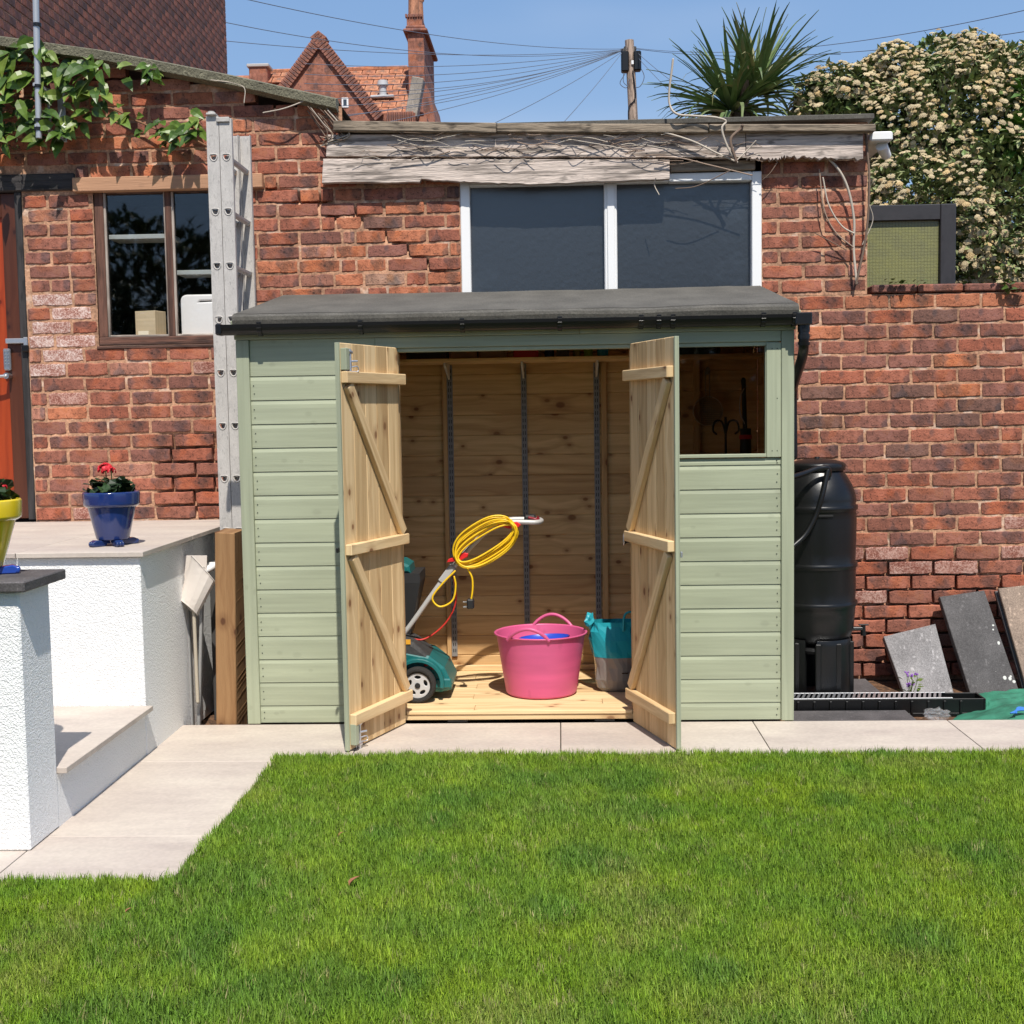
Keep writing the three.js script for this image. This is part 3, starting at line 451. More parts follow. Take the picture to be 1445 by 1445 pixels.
// ---------------------------------------------------------------- flat-roofed brick building
const XL2 = 0.32, XR2 = 3.017;
const flat = thing('flat_roofed_building', 'flat roofed brick outbuilding with peeling white fascia boards and wide frosted window', 'building', [1.6, 0, -2.4]);
{
  const ZF = ZW - 0.015, wl = wp(650, 330).x, wr = wp(1075, 330).x, wt = wp(860, 258).y, topY = wp(800, 170).y, wtR = wp(1000, 243).y;
  const cr = [wp(440, 280), wp(500, 300), wp(530, 320), wp(560, 340), wp(600, 370), wp(635, 395)].map(p => [p.x, p.y]);
  const deep = (x, y) => { let c = 0; for (let i = 0; i + 1 < cr.length; i++) c = Math.max(c, 1 - sst(0.008, 0.02, distSeg(x, y, cr[i], cr[i + 1]))); return c * 0.8; };
  mortarSheet(flat, [[0.3155, wl, -0.06, topY - 0.02]], ZW, deep); mortarSheet(flat, [[wr, XR2, 1.965, topY - 0.02], [wl, wr, -0.06, 1.90]], ZF);
  const tone = (x, y) => x > 2.3 ? pick({ red: 5, brown: 3, brightred: 1.5, salmon: 1 }) : pick({ orange: 4, red: 4, salmon: 1.5, brown: 1.4, dark: 0.7, plum: 0.7, sand: 0.4 });
  const cut = cutter([[wl, wr, 1.9, 9], [0.6, 2.42, -1, 1.84], [-9, 9, -9, 1.76]]);
  layBricks(flat, { x0: 0.15, x1: wl - 0.003, y0: 1.762, y1: topY - 0.10, course: 0.0730, len: 0.218, z: ZW, phase: 0.05, tone, headers: 0.16, cut: (a, b, y0, y1) => cut(a, b, y0, y1).map(([p, q]) => [Math.max(p, joinX(y0) + 0.004), q]).filter(([p, q]) => q > p) });
  layBricks(flat, { x0: wr + 0.003, x1: XR2 - 0.002, y0: 1.975, y1: topY - 0.06, course: 0.0755, len: 0.226, z: ZF, phase: 0.09, tone, headers: 0.04, joint: 0.013, cut });
  part(flat, 'side_wall', bx(XR2 - 0.085, XR2 - 0.003, -0.06, topY - 0.03, -3.8, ZF - 0.075, 'z', 0.003, 0.9, 0.9), mat.mortar);
  part(flat, 'back_wall', bx(XL2, XR2 - 0.09, -0.06, topY - 0.03, -3.8, -3.72, 'x', 0.003, 0.9, 0.9), mat.room);
  part(flat, 'floor', bx(XL2, XR2 - 0.09, 0.0, 0.04, -3.7, ZF - 0.09, 'x', 0.003, 0.9, 0.9), mat.room);
  // roof slab with its weathered edge board
  const eL = wp(470, 176, ZW + 0.09), eR = wp(1236, 177, ZW + 0.09);
  part(flat, 'roof', bx(XL2 - 0.02, eR.x, eL.y - 0.03, eL.y - 0.004, -3.85, ZW + 0.06, 'x', 0.003, 1, 1), mat.felt);
  const edge = (u0, v0, u1, v1, h, z0, z1, m, name) => { const a = wp(u0, v0, z1), b = wp(u1, v1, z1); part(flat, name, bar(V(a.x, a.y, (z0 + z1) / 2), V(b.x, b.y, (z0 + z1) / 2), h, z1 - z0, V(0, 1, 0), 0.004, 1.2, 0.6), m); };
  edge(470, 177, 700, 180, 0.050, ZW + 0.05, ZW + 0.105, mat.oldEdge, 'roof_edge_board'); edge(701, 180, 1000, 181, 0.044, ZW + 0.05, ZW + 0.10, mat.oldEdge, 'roof_edge_board'); edge(1001, 180, 1236, 180, 0.036, ZW + 0.05, ZW + 0.107, mat.oldEdge, 'roof_edge_board');
  // fascia: boards with broken lower edges
  const ragged = (top, bot, z0, z1, name, m, amp, seed) => {
    const k = mulberry(seed), P = []; top.forEach(([u, v]) => { const p = wp(u, v, z1); P.push([p.x, p.y]); });
    const b2 = []; for (let i = 0; i + 1 < bot.length; i++) { const n = 14; for (let q = 0; q < n; q++) { const t = q / n; b2.push([lerp(bot[i][0], bot[i + 1][0], t), lerp(bot[i][1], bot[i + 1][1], t) + (k() - 0.4) * amp]); } } b2.push(bot[bot.length - 1]);
    b2.reverse().forEach(([u, v]) => { const p = wp(u, v, z1); P.push([p.x, p.y]); });
    const g = prism(P, z0, z1, 0.002); uvBox(g, 'x', 1.3, 0.65, k(), k()); part(flat, name, g, m);
  };
  ragged([[462, 190], [1052, 186]], [[460, 220], [700, 221], [900, 222], [1052, 221]], ZW + 0.02, ZW + 0.062, 'fascia_board', mat.oldWood, 2.0, 5);
  ragged([[1053, 183], [1218, 182]], [[1053, 222], [1090, 224], [1110, 221], [1160, 223], [1218, 224]], ZW + 0.025, ZW + 0.066, 'fascia_board', M(lin(0.84, 0.80, 0.78), 0.9, { map: T.old, bumpMap: T.pineB, bumpScale: 0.004 }), 6, 9);
  ragged([[456, 224], [945, 225]], [[454, 258], [592, 257], [594, 253], [680, 258], [760, 260], [945, 252]], ZW + 0.028, ZW + 0.07, 'fascia_board', mat.oldWood, 1.6, 13);
  edge(946, 235, 1066, 232, 0.05, ZW - 0.02, ZW + 0.02, mat.oldEdge, 'head_beam');
  // white gutter end on the corner
  const ge = wp(1228, 186, ZW + 0.05); part(flat, 'gutter_end', mg([bx(ge.x, ge.x + 0.115, ge.y - 0.045, ge.y + 0.002, ZW - 0.4, ZW + 0.05, 'z', 0.008), cyl(V(ge.x + 0.07, ge.y - 0.06, ZW + 0.0), V(ge.x + 0.11, ge.y - 0.10, ZW - 0.06), 0.03, 0.025)]), mat.whitePlastic);
  // window
  const zb = ZF - 0.05, m0 = wp(853, 330).x, m1 = wp(871, 330).x, white = M(lin(0.80, 0.80, 0.79), 0.35);
  const f = 0.05, win = part(flat, 'window', mg([bx(wl, wl + f, 1.9, wt + 0.02, zb - 0.03, ZF + 0.012, 'y', 0.004), bx(wr - f, wr, 1.9, wtR, zb - 0.03, ZF + 0.012, 'y', 0.004), bx(wl, wr, 1.85, 1.9, zb - 0.03, ZF + 0.012, 'x', 0.004), bx(wp(944, 250).x, wr - f, wtR - 0.045, wtR, zb - 0.03, ZF + 0.014, 'x', 0.004), bx(wl + f, wp(944, 250).x, wt, wt + 0.04, zb - 0.03, ZF + 0.004, 'x', 0.004)]), white);
  part(win, 'mullion', mg([bx(m0, m1, 1.9, wt + 0.002, zb - 0.03, ZF + 0.006, 'y', 0.006), bx(m0 + 0.015, m1 - 0.012, 1.9, wt, ZF + 0.006, ZF + 0.014, 'y', 0.003)]), white);
  for (const [a, b] of [[wl + f, m0], [m1, wr - f]]) part(win, 'frosted_pane', bx(a, b, 1.9, wt + 0.03, zb, zb + 0.006, 'x', 0.0005, 0.9, 0.9), mat.obscure);
}

// ---------------------------------------------------------------- garden wall on the right
const gardenWall = thing('garden_wall', 'red brick garden wall behind the water butt and the leaning slabs', 'wall', [3.6, -0.06, ZW]);
{
  const yT = 1.962, x0 = 2.42, x1 = 4.75, ph = 0.115;
  const deep = (x, y) => { const q = (1 - sst(0.52, 0.68, y)); return q * (0.35 + 0.65 * sst(0.35, 0.6, fbm(x / 8 + 0.5, y / 8 + 0.5, 24, 24, 3, 41))); };
  mortarSheet(gardenWall, [[x0, x1, -0.06, yT]], ZW, deep);
  const tone = (x, y) => y > 1.86 ? pick({ orange: 5, red: 3, brightred: 2 }) : y < 0.22 ? pick({ brown: 4, plum: 3, dark: 1.5, red: 2 }) : y < 0.62 ? pick({ red: 3, brown: 3, salmon: 1.6, brightred: 2, dusty: 3.2 }) : y < 1.0 ? pick({ red: 2.5, brown: 4, plum: 3, salmon: 1, brightred: 1, dusty: 1 }) : pick({ red: 2.4, brown: 4, plum: 4, dark: 1.0, brightred: 1.3, orange: 0.35 });
  layBricks(gardenWall, { x0: x0 + 0.005, x1, y0: yT - 26 * 0.0768, y1: yT, course: 0.0768, len: 0.2335, z: ZW, phase: ph, tone, headers: 0.015, joint: 0.0068 });
  part(gardenWall, 'core', bx(x0, x1, -0.06, yT - 0.004, ZW - 0.22, ZW - 0.075, 'x', 0.004, 0.9, 0.9), mat.mortar);
  // brick-on-edge coping
  for (let x = XR2 + 0.02; x < x1; x += 0.236) { const w = Math.min(0.226, x1 - x); part(gardenWall, 'coping_brick', bx(x, x + w, yT + 0.006, yT + 0.047 + rr(-0.003, 0.003), ZW - 0.21, ZW + 0.008 + rr(-0.004, 0.004), 'x', 0.007, 0.45, 0.45), brickMat[pick({ brown: 3, plum: 3, red: 1 })][0]); }
}
// ================================================================ terrace, step and pier
const TY = 0.843;
const terrace = thing('raised_terrace', 'raised terrace with white rendered walls and pale paving in front of the outhouse', 'terrace', [-1.3, -0.05, -0.25]);
{
  part(terrace, 'rendered_wall', bx(-3.1, -0.295, -0.055, TY - 0.021, ZW + 0.006, 0.505, 'x', 0.004, 0.62, 0.62), mat.render);
  const J = 0.004, slab = (x0, x1, z0, z1) => part(terrace, 'paving_slab', bx(x0 + J / 2, x1 - J / 2, TY - 0.02, TY, z0 + J / 2, z1 - J / 2, 'x', 0.0015, 1.3, 1.3), mat.slab);
  const js = at(60, 770, 'y', TY).x, xs = [-0.272, -0.8, -1.4, -2.0, -2.6, -3.1];
  for (let i = 0; i + 1 < xs.length; i++) { slab(xs[i + 1], xs[i], -0.17, 0.53); slab(xs[i + 1], xs[i], ZW + 0.01, -0.17); }
}
const step = thing('garden_step', 'low white rendered step with pale paving tread below the terrace', 'step', [-0.7, -0.02, 0.97]);
{
  part(step, 'riser', bx(-1.6, -0.298, -0.02, 0.185, 0.507, 1.4195, 'z', 0.003, 0.62, 0.62), mat.render);
  part(step, 'tread', bx(-0.88, -0.263, 0.186, 0.206, 0.508, 1.4195, 'x', 0.0015, 1.3, 1.3), mat.slab);
  part(step, 'tread', bx(-1.6, -0.884, 0.186, 0.206, 0.508, 1.4195, 'x', 0.0015, 1.3, 1.3), mat.slab);
}
const pier = thing('rendered_pier', 'white rendered pier with grey stone coping carrying the yellow pot', 'pillar', [-0.7, 0, 1.55]);
part(pier, 'pier_body', bx(-1.3, -0.296, 0, 0.842, 1.42, 1.657, 'y', 0.006, 0.62, 0.62), mat.render);
part(pier, 'coping', bx(-0.86, -0.262, 0.8425, 0.876, 1.355, 1.69, 'x', 0.004, 0.5, 0.5), mat.coping);
part(pier, 'coping', bx(-1.34, -0.864, 0.8425, 0.876, 1.355, 1.69, 'x', 0.004, 0.5, 0.5), mat.coping);

// ---------------------------------------------------------------- plants in pots
function leafGeo(L, w, fold = 0.25, curl = 0.3, n = 4, tipPow = 1) {
  const P = [], row = []; 
  for (let i = 0; i <= n; i++) { const t = i / n, ww = w / 2 * Math.pow(Math.sin(Math.PI * Math.pow(clamp(t * 0.96 + 0.03), 0.75)), tipPow), y = -curl * t * t * L, x = t * L; row.push([[x, y + fold * ww, -ww], [x, y, 0], [x, y + fold * ww, ww]]); }
  for (let i = 0; i < n; i++) for (const k of [0, 1]) P.push([row[i][k], row[i][k + 1], row[i + 1][k + 1], row[i + 1][k]]);
  const g = polysToGeo(P), p = g.attributes.position, uv = g.attributes.uv; for (let i = 0; i < p.count; i++) uv.setXY(i, p.getX(i) / 0.2, p.getZ(i) / 0.2); return g;   // lies along +x
}
const leafMat = (r, g, b, o = {}) => MP([r, g, b], 0.5, { transmission: 0.25, thickness: 0, ior: 1.35, map: T.plant, ...o });
function dirQ(dir, up = V(0, 1, 0), roll = 0) { const X = dir.clone().normalize(); let Z = X.clone().cross(up); if (Z.lengthSq() < 1e-5) Z = V(0, 0, 1); Z.normalize(); const Y = Z.clone().cross(X); return new THREE.Quaternion().setFromRotationMatrix(new THREE.Matrix4().makeBasis(X, Y, Z)).multiply(new THREE.Quaternion().setFromAxisAngle(V(1, 0, 0), roll)); }
function geranium(name, label, [x, y, z], R, seed, flowers, cat = 'plant') {
  const k = mulberry(seed), t = thing(name, label, cat, [x, y, z]);
  const lg = []; for (let i = 0; i < 3; i++) { const n = 9, pts = []; for (let a = 0; a < n; a++) { const an = a / n * 6.283; const r = (a === 0 ? 0.25 : 1) * (0.9 + 0.2 * k()); pts.push([Math.cos(an) * r, 0.18 * r * r + 0.12 * Math.sin(an * 4), Math.sin(an) * r]); } lg.push(polysToGeo(pts.map((p, a) => [[0, 0, 0], p, pts[(a + 1) % n]]).map(q => [q[0], q[2], q[1]]))); }
  const ms = [leafMat(0.035, 0.085, 0.025), leafMat(0.055, 0.125, 0.035), leafMat(0.025, 0.060, 0.022)];
  const stems = []; 
  for (let i = 0; i < 46; i++) {
    const a = k() * 6.283, e = Math.pow(k(), 0.7) * 1.45, r = R * (0.55 + 0.5 * k()), p = V(x + Math.cos(a) * Math.sin(e) * r * 1.05, y + Math.cos(e) * r * 0.9 + 0.01, z + Math.sin(a) * Math.sin(e) * r);
    inst(t, 'leaf', lg[i % 3], ms[i % 3], p, [(k() - 0.5) * 1.2 + Math.sin(a) * e * 0.6, k() * 6.283, (k() - 0.5) * 1.2 - Math.cos(a) * e * 0.6], 0.022 + 0.012 * k());
    if (i % 3 === 0) stems.push(tube([V(x, y - 0.02, z), V(lerp(x, p.x, 0.5), y + 0.4 * (p.y - y) + 0.01, lerp(z, p.z, 0.5)), p], 0.0022, 6, 5));
  }
  part(t, 'stems', mg(stems), leafMat(0.09, 0.13, 0.05));
  const red = M(lin(0.55, 0.012, 0.022), 0.55), fg = new THREE.IcosahedronGeometry(1, 0).toNonIndexed(); { const p = fg.attributes.position; for (let i = 0; i < p.count; i++) p.setY(i, p.getY(i) * 0.45); fg.computeVertexNormals(); }
  for (const [fx, fy, fz, fr, n] of flowers) {
    const c = V(x + fx, y + fy, z + fz); const gs = [];
    for (let i = 0; i < n; i++) { const a = k() * 6.283, e = Math.acos(1 - 1.4 * k()), g = fg.clone(); g.scale(fr * 0.36, fr * 0.36, fr * 0.36); g.rotateZ(-e * Math.cos(a)); g.rotateX(e * Math.sin(a)); g.translate(c.x + Math.cos(a) * Math.sin(e) * fr * 0.8, c.y + Math.cos(e) * fr * 0.7, c.z + Math.sin(a) * Math.sin(e) * fr * 0.8); gs.push(g); }
    const fl = part(t, 'flower_head', mg(gs), red);
    part(t, 'flower_stem', tube([V(x + fx * 0.4, y, z + fz * 0.4), V(c.x, c.y, c.z)], 0.0022, 5, 5), ms[1]);
  }
  return t;
}
function flowerPot(name, label, [x, y, z], rb, rt, h, rimH, m, soil = true) {
  const t = thing(name, label, 'pot', [x, y, z]), r1 = rt * 0.86;
  part(t, 'pot_body', lathe([[0.001, 0], [rb - 0.006, 0], [rb, 0.005], [r1, h - rimH], [r1 - 0.012, h - rimH], [rb - 0.01, 0.02], [0.001, 0.02]], 48, [x, y, z]), m);
  part(t, 'rim', lathe([[r1 - 0.012, h - rimH], [r1 + 0.004, h - rimH - 0.003], [rt - 0.003, h - rimH + 0.004], [rt, h - rimH + 0.012], [rt + 0.002, h - 0.006], [rt - 0.003, h], [rt - 0.011, h], [rt - 0.013, h - 0.008], [r1 - 0.012, h - rimH]], 48, [x, y, z]), m);
  part(t, 'compost', lathe([[0.001, h - 0.028], [rt - 0.02, h - 0.034]], 24, [x, y, z]), mat.soil);
  return t;
}
function potFoot(label, [x, y, z], turn, m, group) {   // scrolled clay foot, carved like a paw
  const t = thing('pot_foot', label, 'pot foot', [x, y, z], group);
  const P = [[-0.012, 0], [0.045, 0], [0.052, 0.010], [0.049, 0.022], [0.035, 0.029], [0.018, 0.027], [0.006, 0.0258], [-0.03, 0.0258], [-0.034, 0.012], [-0.026, 0.010], [-0.018, 0.014]];
  const body = prism(P, -0.017, 0.017, 0.004); body.rotateY(turn); body.translate(x, y, z); part(t, 'foot', body, m);
  const toes = []; for (const s of [-0.012, 0, 0.012]) { const g = new THREE.SphereGeometry(0.0075, 8, 6).toNonIndexed(); g.scale(1.1, 1.5, 0.8); g.translate(0.049, 0.0118, s); g.rotateY(turn); g.translate(x, y, z); toes.push(g); }
  part(t, 'toes', mg(toes), m); return t;
}
const blueGlaze = MP([0.011, 0.028, 0.130], 0.16, { clearcoat: 0.6, clearcoatRoughness: 0.08 }), yellowGlaze = MP([0.70, 0.52, 0.018], 0.2, { clearcoat: 0.5, clearcoatRoughness: 0.1 }), navy = MP([0.012, 0.028, 0.11], 0.2, { clearcoat: 0.5, clearcoatRoughness: 0.1 }), royal = MP([0.012, 0.055, 0.32], 0.2, { clearcoat: 0.5, clearcoatRoughness: 0.1 });
{
  const bp = [-0.500, TY, 0.235], q = (a, r) => [bp[0] + Math.cos(a) * r, TY, bp[2] - Math.sin(a) * r];
  for (const [a, d] of [[-2.2, 'first'], [-0.95, 'second'], [0.75, 'third']]) potFoot('navy scrolled pot foot under the blue flower pot', q(a, 0.055), a, navy, 'navy feet under the blue pot');
  flowerPot('flower_pot', 'glazed blue flower pot on pot feet on the terrace', [bp[0], TY + 0.0262, bp[2]], 0.069, 0.117, 0.205, 0.062, blueGlaze);
  geranium('geranium', 'small geranium with one red flower head in the blue pot', [bp[0] - 0.002, TY + 0.2, bp[2]], 0.098, 12, [[-0.012, 0.125, 0.02, 0.036, 26], [0.018, 0.118, 0.03, 0.022, 10]]);
  const y = at(-18, 806, 'y', 0.876), yp = [y.x, 0.8765, 1.50];
  const yx = at(-28, 760, 'z', 1.5).x;
  for (const a of [0.35, 2.4, -1.4]) potFoot('royal blue scrolled pot foot under the yellow flower pot', [yx + Math.cos(a) * 0.062, 0.8765, 1.50 - Math.sin(a) * 0.062], a, royal, 'royal blue feet under the yellow pot');
  flowerPot('flower_pot', 'glazed yellow flower pot on the grey coping of the white pier', [yx, 0.903, 1.50], 0.069, 0.132, 0.222, 0.066, yellowGlaze);
  geranium('geranium', 'geranium with small dark red buds in the yellow pot', [yx, 1.10, 1.50], 0.115, 33, [[0.09, 0.065, 0.02, 0.018, 9], [0.05, 0.10, 0.05, 0.014, 6], [-0.03, 0.12, 0.0, 0.03, 18]]);
}

// ================================================================ the shed
const SW = 2.44, SD = 0.92, HT = 1.721, FL = 0.055;
const shed = thing('garden_shed', 'sage green timber pent shed with double doors open, in front of the brick buildings', 'shed', [SW / 2, 0, -SD / 2]);
const dXL = 0.716, dXR = 1.730, DY = 1.674, CH = 0.1054;
{
  // shiplap board profile (y up, z out), extruded along x
  const shiplap = (x0, x1, y, h = CH) => {
    const pr = [[0, 0], [0.0125, 0.0012], [0.0125, h - 0.019], [0.0095, h - 0.006], [0.0088, h - 0.0005], [0, h - 0.0005]], P = [];
    const L = (x, [z, yy]) => [x, y + yy, z - 0.0125];
    for (let i = 0; i < pr.length; i++) { const a = pr[i], b = pr[(i + 1) % pr.length]; P.push([L(x0, a), L(x1, a), L(x1, b), L(x0, b)]); }
    P.push(pr.map(q => L(x1, q))); P.push(pr.map(q => L(x0, q)).reverse());
    return uvBox(polysToGeo(P), 'x', 2, 1, rnd(), rnd());
  };
  const gv = [0.965, 1.0, 1.03].map(f => { const m = mat.green.clone(); m.color = mat.green.color.clone().multiplyScalar(f); return m; }), gm = () => gv[Math.floor(rnd() * 3)];
  const nails = [];
  const nail = (x, y) => nails.push(new THREE.CylinderGeometry(0.0026, 0.0026, 0.004, 6).rotateX(Math.PI / 2).translate(x, y, 0.0002));
  // left front panel
  for (let r = 0; r < 15; r++) { const y = r ? 0.084 + (r - 1) * CH : 0.006, h = r ? CH : 0.0778; part(shed, 'shiplap_board', shiplap(0.058, dXL - 0.004, y, h), gm()); nail(0.073 + rr(-.002, .002), y + h * 0.28); nail(0.073 + rr(-.002, .002), y + h * 0.62); }
  // right front panel below the window
  const wx0 = 1.80, wx1 = at(1080, 560, 'z', 0).x, wy0 = at(1020, 641, 'z', 0).y, wy1 = 1.672;
  part(shed, 'top_board', bx(0.058, dXL - 0.1005, 0.084 + 14 * CH, 1.7205, -0.0125, 0.0, 'x', 0.002), gv[1]); part(shed, 'top_board', bx(dXL - 0.1, dXL - 0.004, 0.084 + 14 * CH, 1.6725, -0.0125, 0.0, 'x', 0.002), gv[1]);
  for (let r = 0; ; r++) { const y = r ? 0.084 + (r - 1) * CH : 0.006, h = Math.min(r ? CH : 0.0778, wy0 - 0.018 - y); if (h < 0.03) break; part(shed, 'shiplap_board', shiplap(dXR + 0.004, SW - 0.055, y, h), gm()); nail(SW - 0.072 + rr(-.002, .002), y + h * 0.28); nail(SW - 0.072 + rr(-.002, .002), y + h * 0.62); }
  // trims
  part(shed, 'corner_trim', bx(0, 0.0575, 0.004, HT - 0.001, -0.014, 0.012, 'y', 0.002), gv[0]);
  part(shed, 'corner_trim', bx(SW - 0.0545, SW, 0.004, HT - 0.001, -0.014, 0.012, 'y', 0.002), gv[1]);
  part(shed, 'window_trim', bx(wx1 + 0.004, SW - 0.056, wy0 - 0.016, wy1 - 0.004, -0.012, 0.008, 'y', 0.002), gv[1]);
  for (const [x, y] of [[wx1 + 0.028, wy1 - 0.03], [wx1 + 0.05, wy1 - 0.03], [wx1 + 0.028, wy0 + 0.012], [wx1 + 0.05, wy0 + 0.012], [wx1 + 0.05, wy0 + 0.24]]) nails.push(new THREE.CylinderGeometry(0.0026, 0.0026, 0.004, 6).rotateX(Math.PI / 2).translate(x, y, 0.0068));
  part(shed, 'header_board', bx(dXL - 0.1, SW - 0.056, 1.673, 1.7205, -0.01, 0.006, 'x', 0.002), gv[0]);
  part(shed, 'header_rail', bx(dXL - 0.02, SW - 0.06, 1.655, 1.6725, -0.045, -0.003, 'x', 0.002), gv[0]);
  part(shed, 'fascia', bx(-0.005, SW * 0.62, 1.7215, 1.772, -0.012, 0.016, 'x', 0.002), gv[0]);
  part(shed, 'fascia', bx(SW * 0.62 + 0.001, SW + 0.006, 1.7215, 1.772, -0.012, 0.016, 'x', 0.002), gv[1]);
  part(shed, 'door_post', bx(dXL - 0.045, dXL - 0.002, 0.02, 1.655, -0.06, -0.0135, 'y', 0.002), mat.pineOld);
  part(shed, 'door_post', bx(dXR + 0.002, dXR + 0.045, 0.02, 1.655, -0.06, -0.0135, 'y', 0.002), mat.pineOld);
  part(shed, 'nail_heads', mg(nails), M(lin(0.02, 0.025, 0.02), 0.6)).userData.kind = 'stuff';
  // window
  const win = part(shed, 'window', mg([bx(wx0, wx1 + 0.003, wy0 - 0.015, wy0, -0.03, 0.010, 'x', 0.002), bx(wx0 - 0.03, wx0, wy0 - 0.015, wy1 - 0.02, -0.03, 0.003, 'y', 0.002), bx(wx1, wx1 + 0.003, wy0, wy1 - 0.02, -0.03, 0.0035, 'y', 0.0008)]), gv[1]);
  part(win, 'pane', bx(wx0 - 0.002, wx1 + 0.001, wy0 - 0.004, wy1, -0.022, -0.019, 'x', 0.0004), mat.shedPane);
  part(shed, 'window_post', bx(wx0 - 0.07, wx0 - 0.031, 0.03, 1.655, -0.06, -0.0135, 'y', 0.002), mat.pineOld);
  part(shed, 'window_post', bx(wx1 + 0.004, wx1 + 0.045, 0.03, 1.655, -0.06, -0.0135, 'y', 0.002), mat.pineOld);
  // side walls: boards outside painted green, seen raw from inside
  for (const s of [0, 1]) for (let r = 0; r < 17; r++) {
    const y = 0.026 + r * CH, h = CH - 0.0005; if (y > 1.78) break; const x = s ? SW - 0.014 : 0.002;
    const o = part(shed, 'side_board', bx(x + (s ? 0.006 : 0), x + (s ? 0.012 : 0.006), y, y + h, -SD, -0.0145, 'z', 0.0025), gv[r % 3]);
    part(o, 'inner_face', bx(x + (s ? 0 : 0.006), x + (s ? 0.006 : 0.012), y, y + h, -SD, -0.0145, 'z', 0.0022), mat.pineInner[r % 3]);
  }
  // back wall, raw inside
  for (let r = 0; r < 18; r++) { const y = 0.03 + r * 0.1035, h = Math.min(0.1033, 1.93 - y); if (h > 0.02) part(shed, 'back_board', bx(0.016, SW - 0.016, y, y + h, -SD, -SD + 0.013, 'x', 0.0042), mat.pineInner[Math.floor(rnd() * 3)]); }
  part(shed, 'floor_batten', bx(0.02, SW - 0.02, FL, FL + 0.028, -SD + 0.0135, -SD + 0.04, 'x', 0.003), mat.pine);
  for (const [x, w] of [[0.825, 0.022], [1.632, 0.028], [2.10, 0.03], [0.30, 0.03]]) part(shed, 'stud', bx(x, x + w, FL + 0.029, 1.9, -SD + 0.0135, -SD + 0.042, 'y', 0.002), mat.pineInner[2]);
  // roof: board deck and felt rolled over the front edge
  const zf = 0.082, zb2 = -0.965, yf = 1.822, yb = 2.006, x0 = 0.008, x1 = SW + 0.006, ry = z => lerp(yf, yb, (zf - z) / (zf - zb2));
  part(shed, 'roof_deck', (() => { const P = [], q = [[zf - 0.006, yf - 0.008], [zb2, yb - 0.006], [zb2, yb - 0.03], [zf - 0.006, yf - 0.032]]; const L = (x, [z, y]) => [x, y, z]; for (let i = 0; i < 4; i++) { const a = q[i], b = q[(i + 1) % 4]; P.push([L(x0 + 0.004, a), L(x1 - 0.004, a), L(x1 - 0.004, b), L(x0 + 0.004, b)]); } P.push(q.map(k => L(x0 + 0.004, k)), q.map(k => L(x1 - 0.004, k)).reverse()); return uvBox(polysToGeo(P), 'x', 2, 1); })(), mat.pineOld);
  {
    const prof = [[zb2, yb], [-0.6, ry(-0.6)], [-0.3, ry(-0.3)], [-0.05, ry(-0.05)], [zf - 0.02, ry(zf - 0.02)], [zf - 0.004, yf - 0.001], [zf + 0.009, yf - 0.010], [zf + 0.011, yf - 0.024], [zf + 0.004, yf - 0.047]];
    const nx = 60, P = [], pt = (i, k) => { const x = lerp(x0, x1, i / nx), [z, y] = prof[k], e = k / (prof.length - 1), n = fbm(i / nx, k / 16, 14, 4, 3, 888) - 0.5; return [x, y + 0.002 + (k > 2 ? n * 0.010 : n * 0.006) + (k < 5 ? -0.004 * Math.sin(i / nx * Math.PI) : 0), z + (k > 4 ? n * 0.008 : 0)]; };
    for (let i = 0; i < nx; i++) for (let k = 0; k + 1 < prof.length; k++) P.push([pt(i, k), pt(i, k + 1), pt(i + 1, k + 1), pt(i + 1, k)]);
    part(shed, 'roof_felt', uvBox(polysToGeo(P), 'x', 0.8, 0.8), mat.felt);
    const lap = []; for (let i = 0; i < nx; i++) { const a = pt(i, 4), b = pt(i + 1, 4); lap.push([[a[0], a[1] + 0.0030, a[2] - 0.012], [a[0], a[1] + 0.0026, a[2]], [b[0], b[1] + 0.0026, b[2]], [b[0], b[1] + 0.0030, b[2] - 0.012]]); } part(shed, 'felt_lap', uvBox(polysToGeo(lap), 'x', 0.8, 0.8), mat.felt);
  }
  part(shed, 'barge_board', bar(V(SW + 0.012, 1.770, 0.06), V(SW + 0.012, 1.945, -0.95), 0.06, 0.012, V(0, 1, 0)), gv[1]);
  part(shed, 'barge_board', bar(V(0.0, 1.770, 0.06), V(0.0, 1.945, -0.95), 0.06, 0.012, V(0, 1, 0)), gv[1]);
  // gutter
  const gy = 1.783, gz = 0.058, gr2 = 0.032, gx0 = -0.055, gx1 = SW + 0.055, gp = []; for (let a = 0; a <= 10; a++) { const t = Math.PI + a / 10 * Math.PI; gp.push([Math.cos(t) * gr2, Math.sin(t) * gr2 * 1.42]); }
  const gut = []; const gs = (x, r) => gp.map(([z, y]) => [x, gy + y * r, gz + z * r]); const A = gs(gx0, 1), B = gs(gx1, 1), A2 = gs(gx0, 0.92), B2 = gs(gx1, 0.92);
  for (let i = 0; i < 10; i++) { gut.push([A[i], A[i + 1], B[i + 1], B[i]]); gut.push([A2[i], B2[i], B2[i + 1], A2[i + 1]]); } for (const s of [0, 10]) gut.push([A[s], B[s], B2[s], A2[s]]); gut.push(A, B.slice().reverse());
  const gutter = part(shed, 'gutter', polysToGeo(gut), mat.blackPlastic);
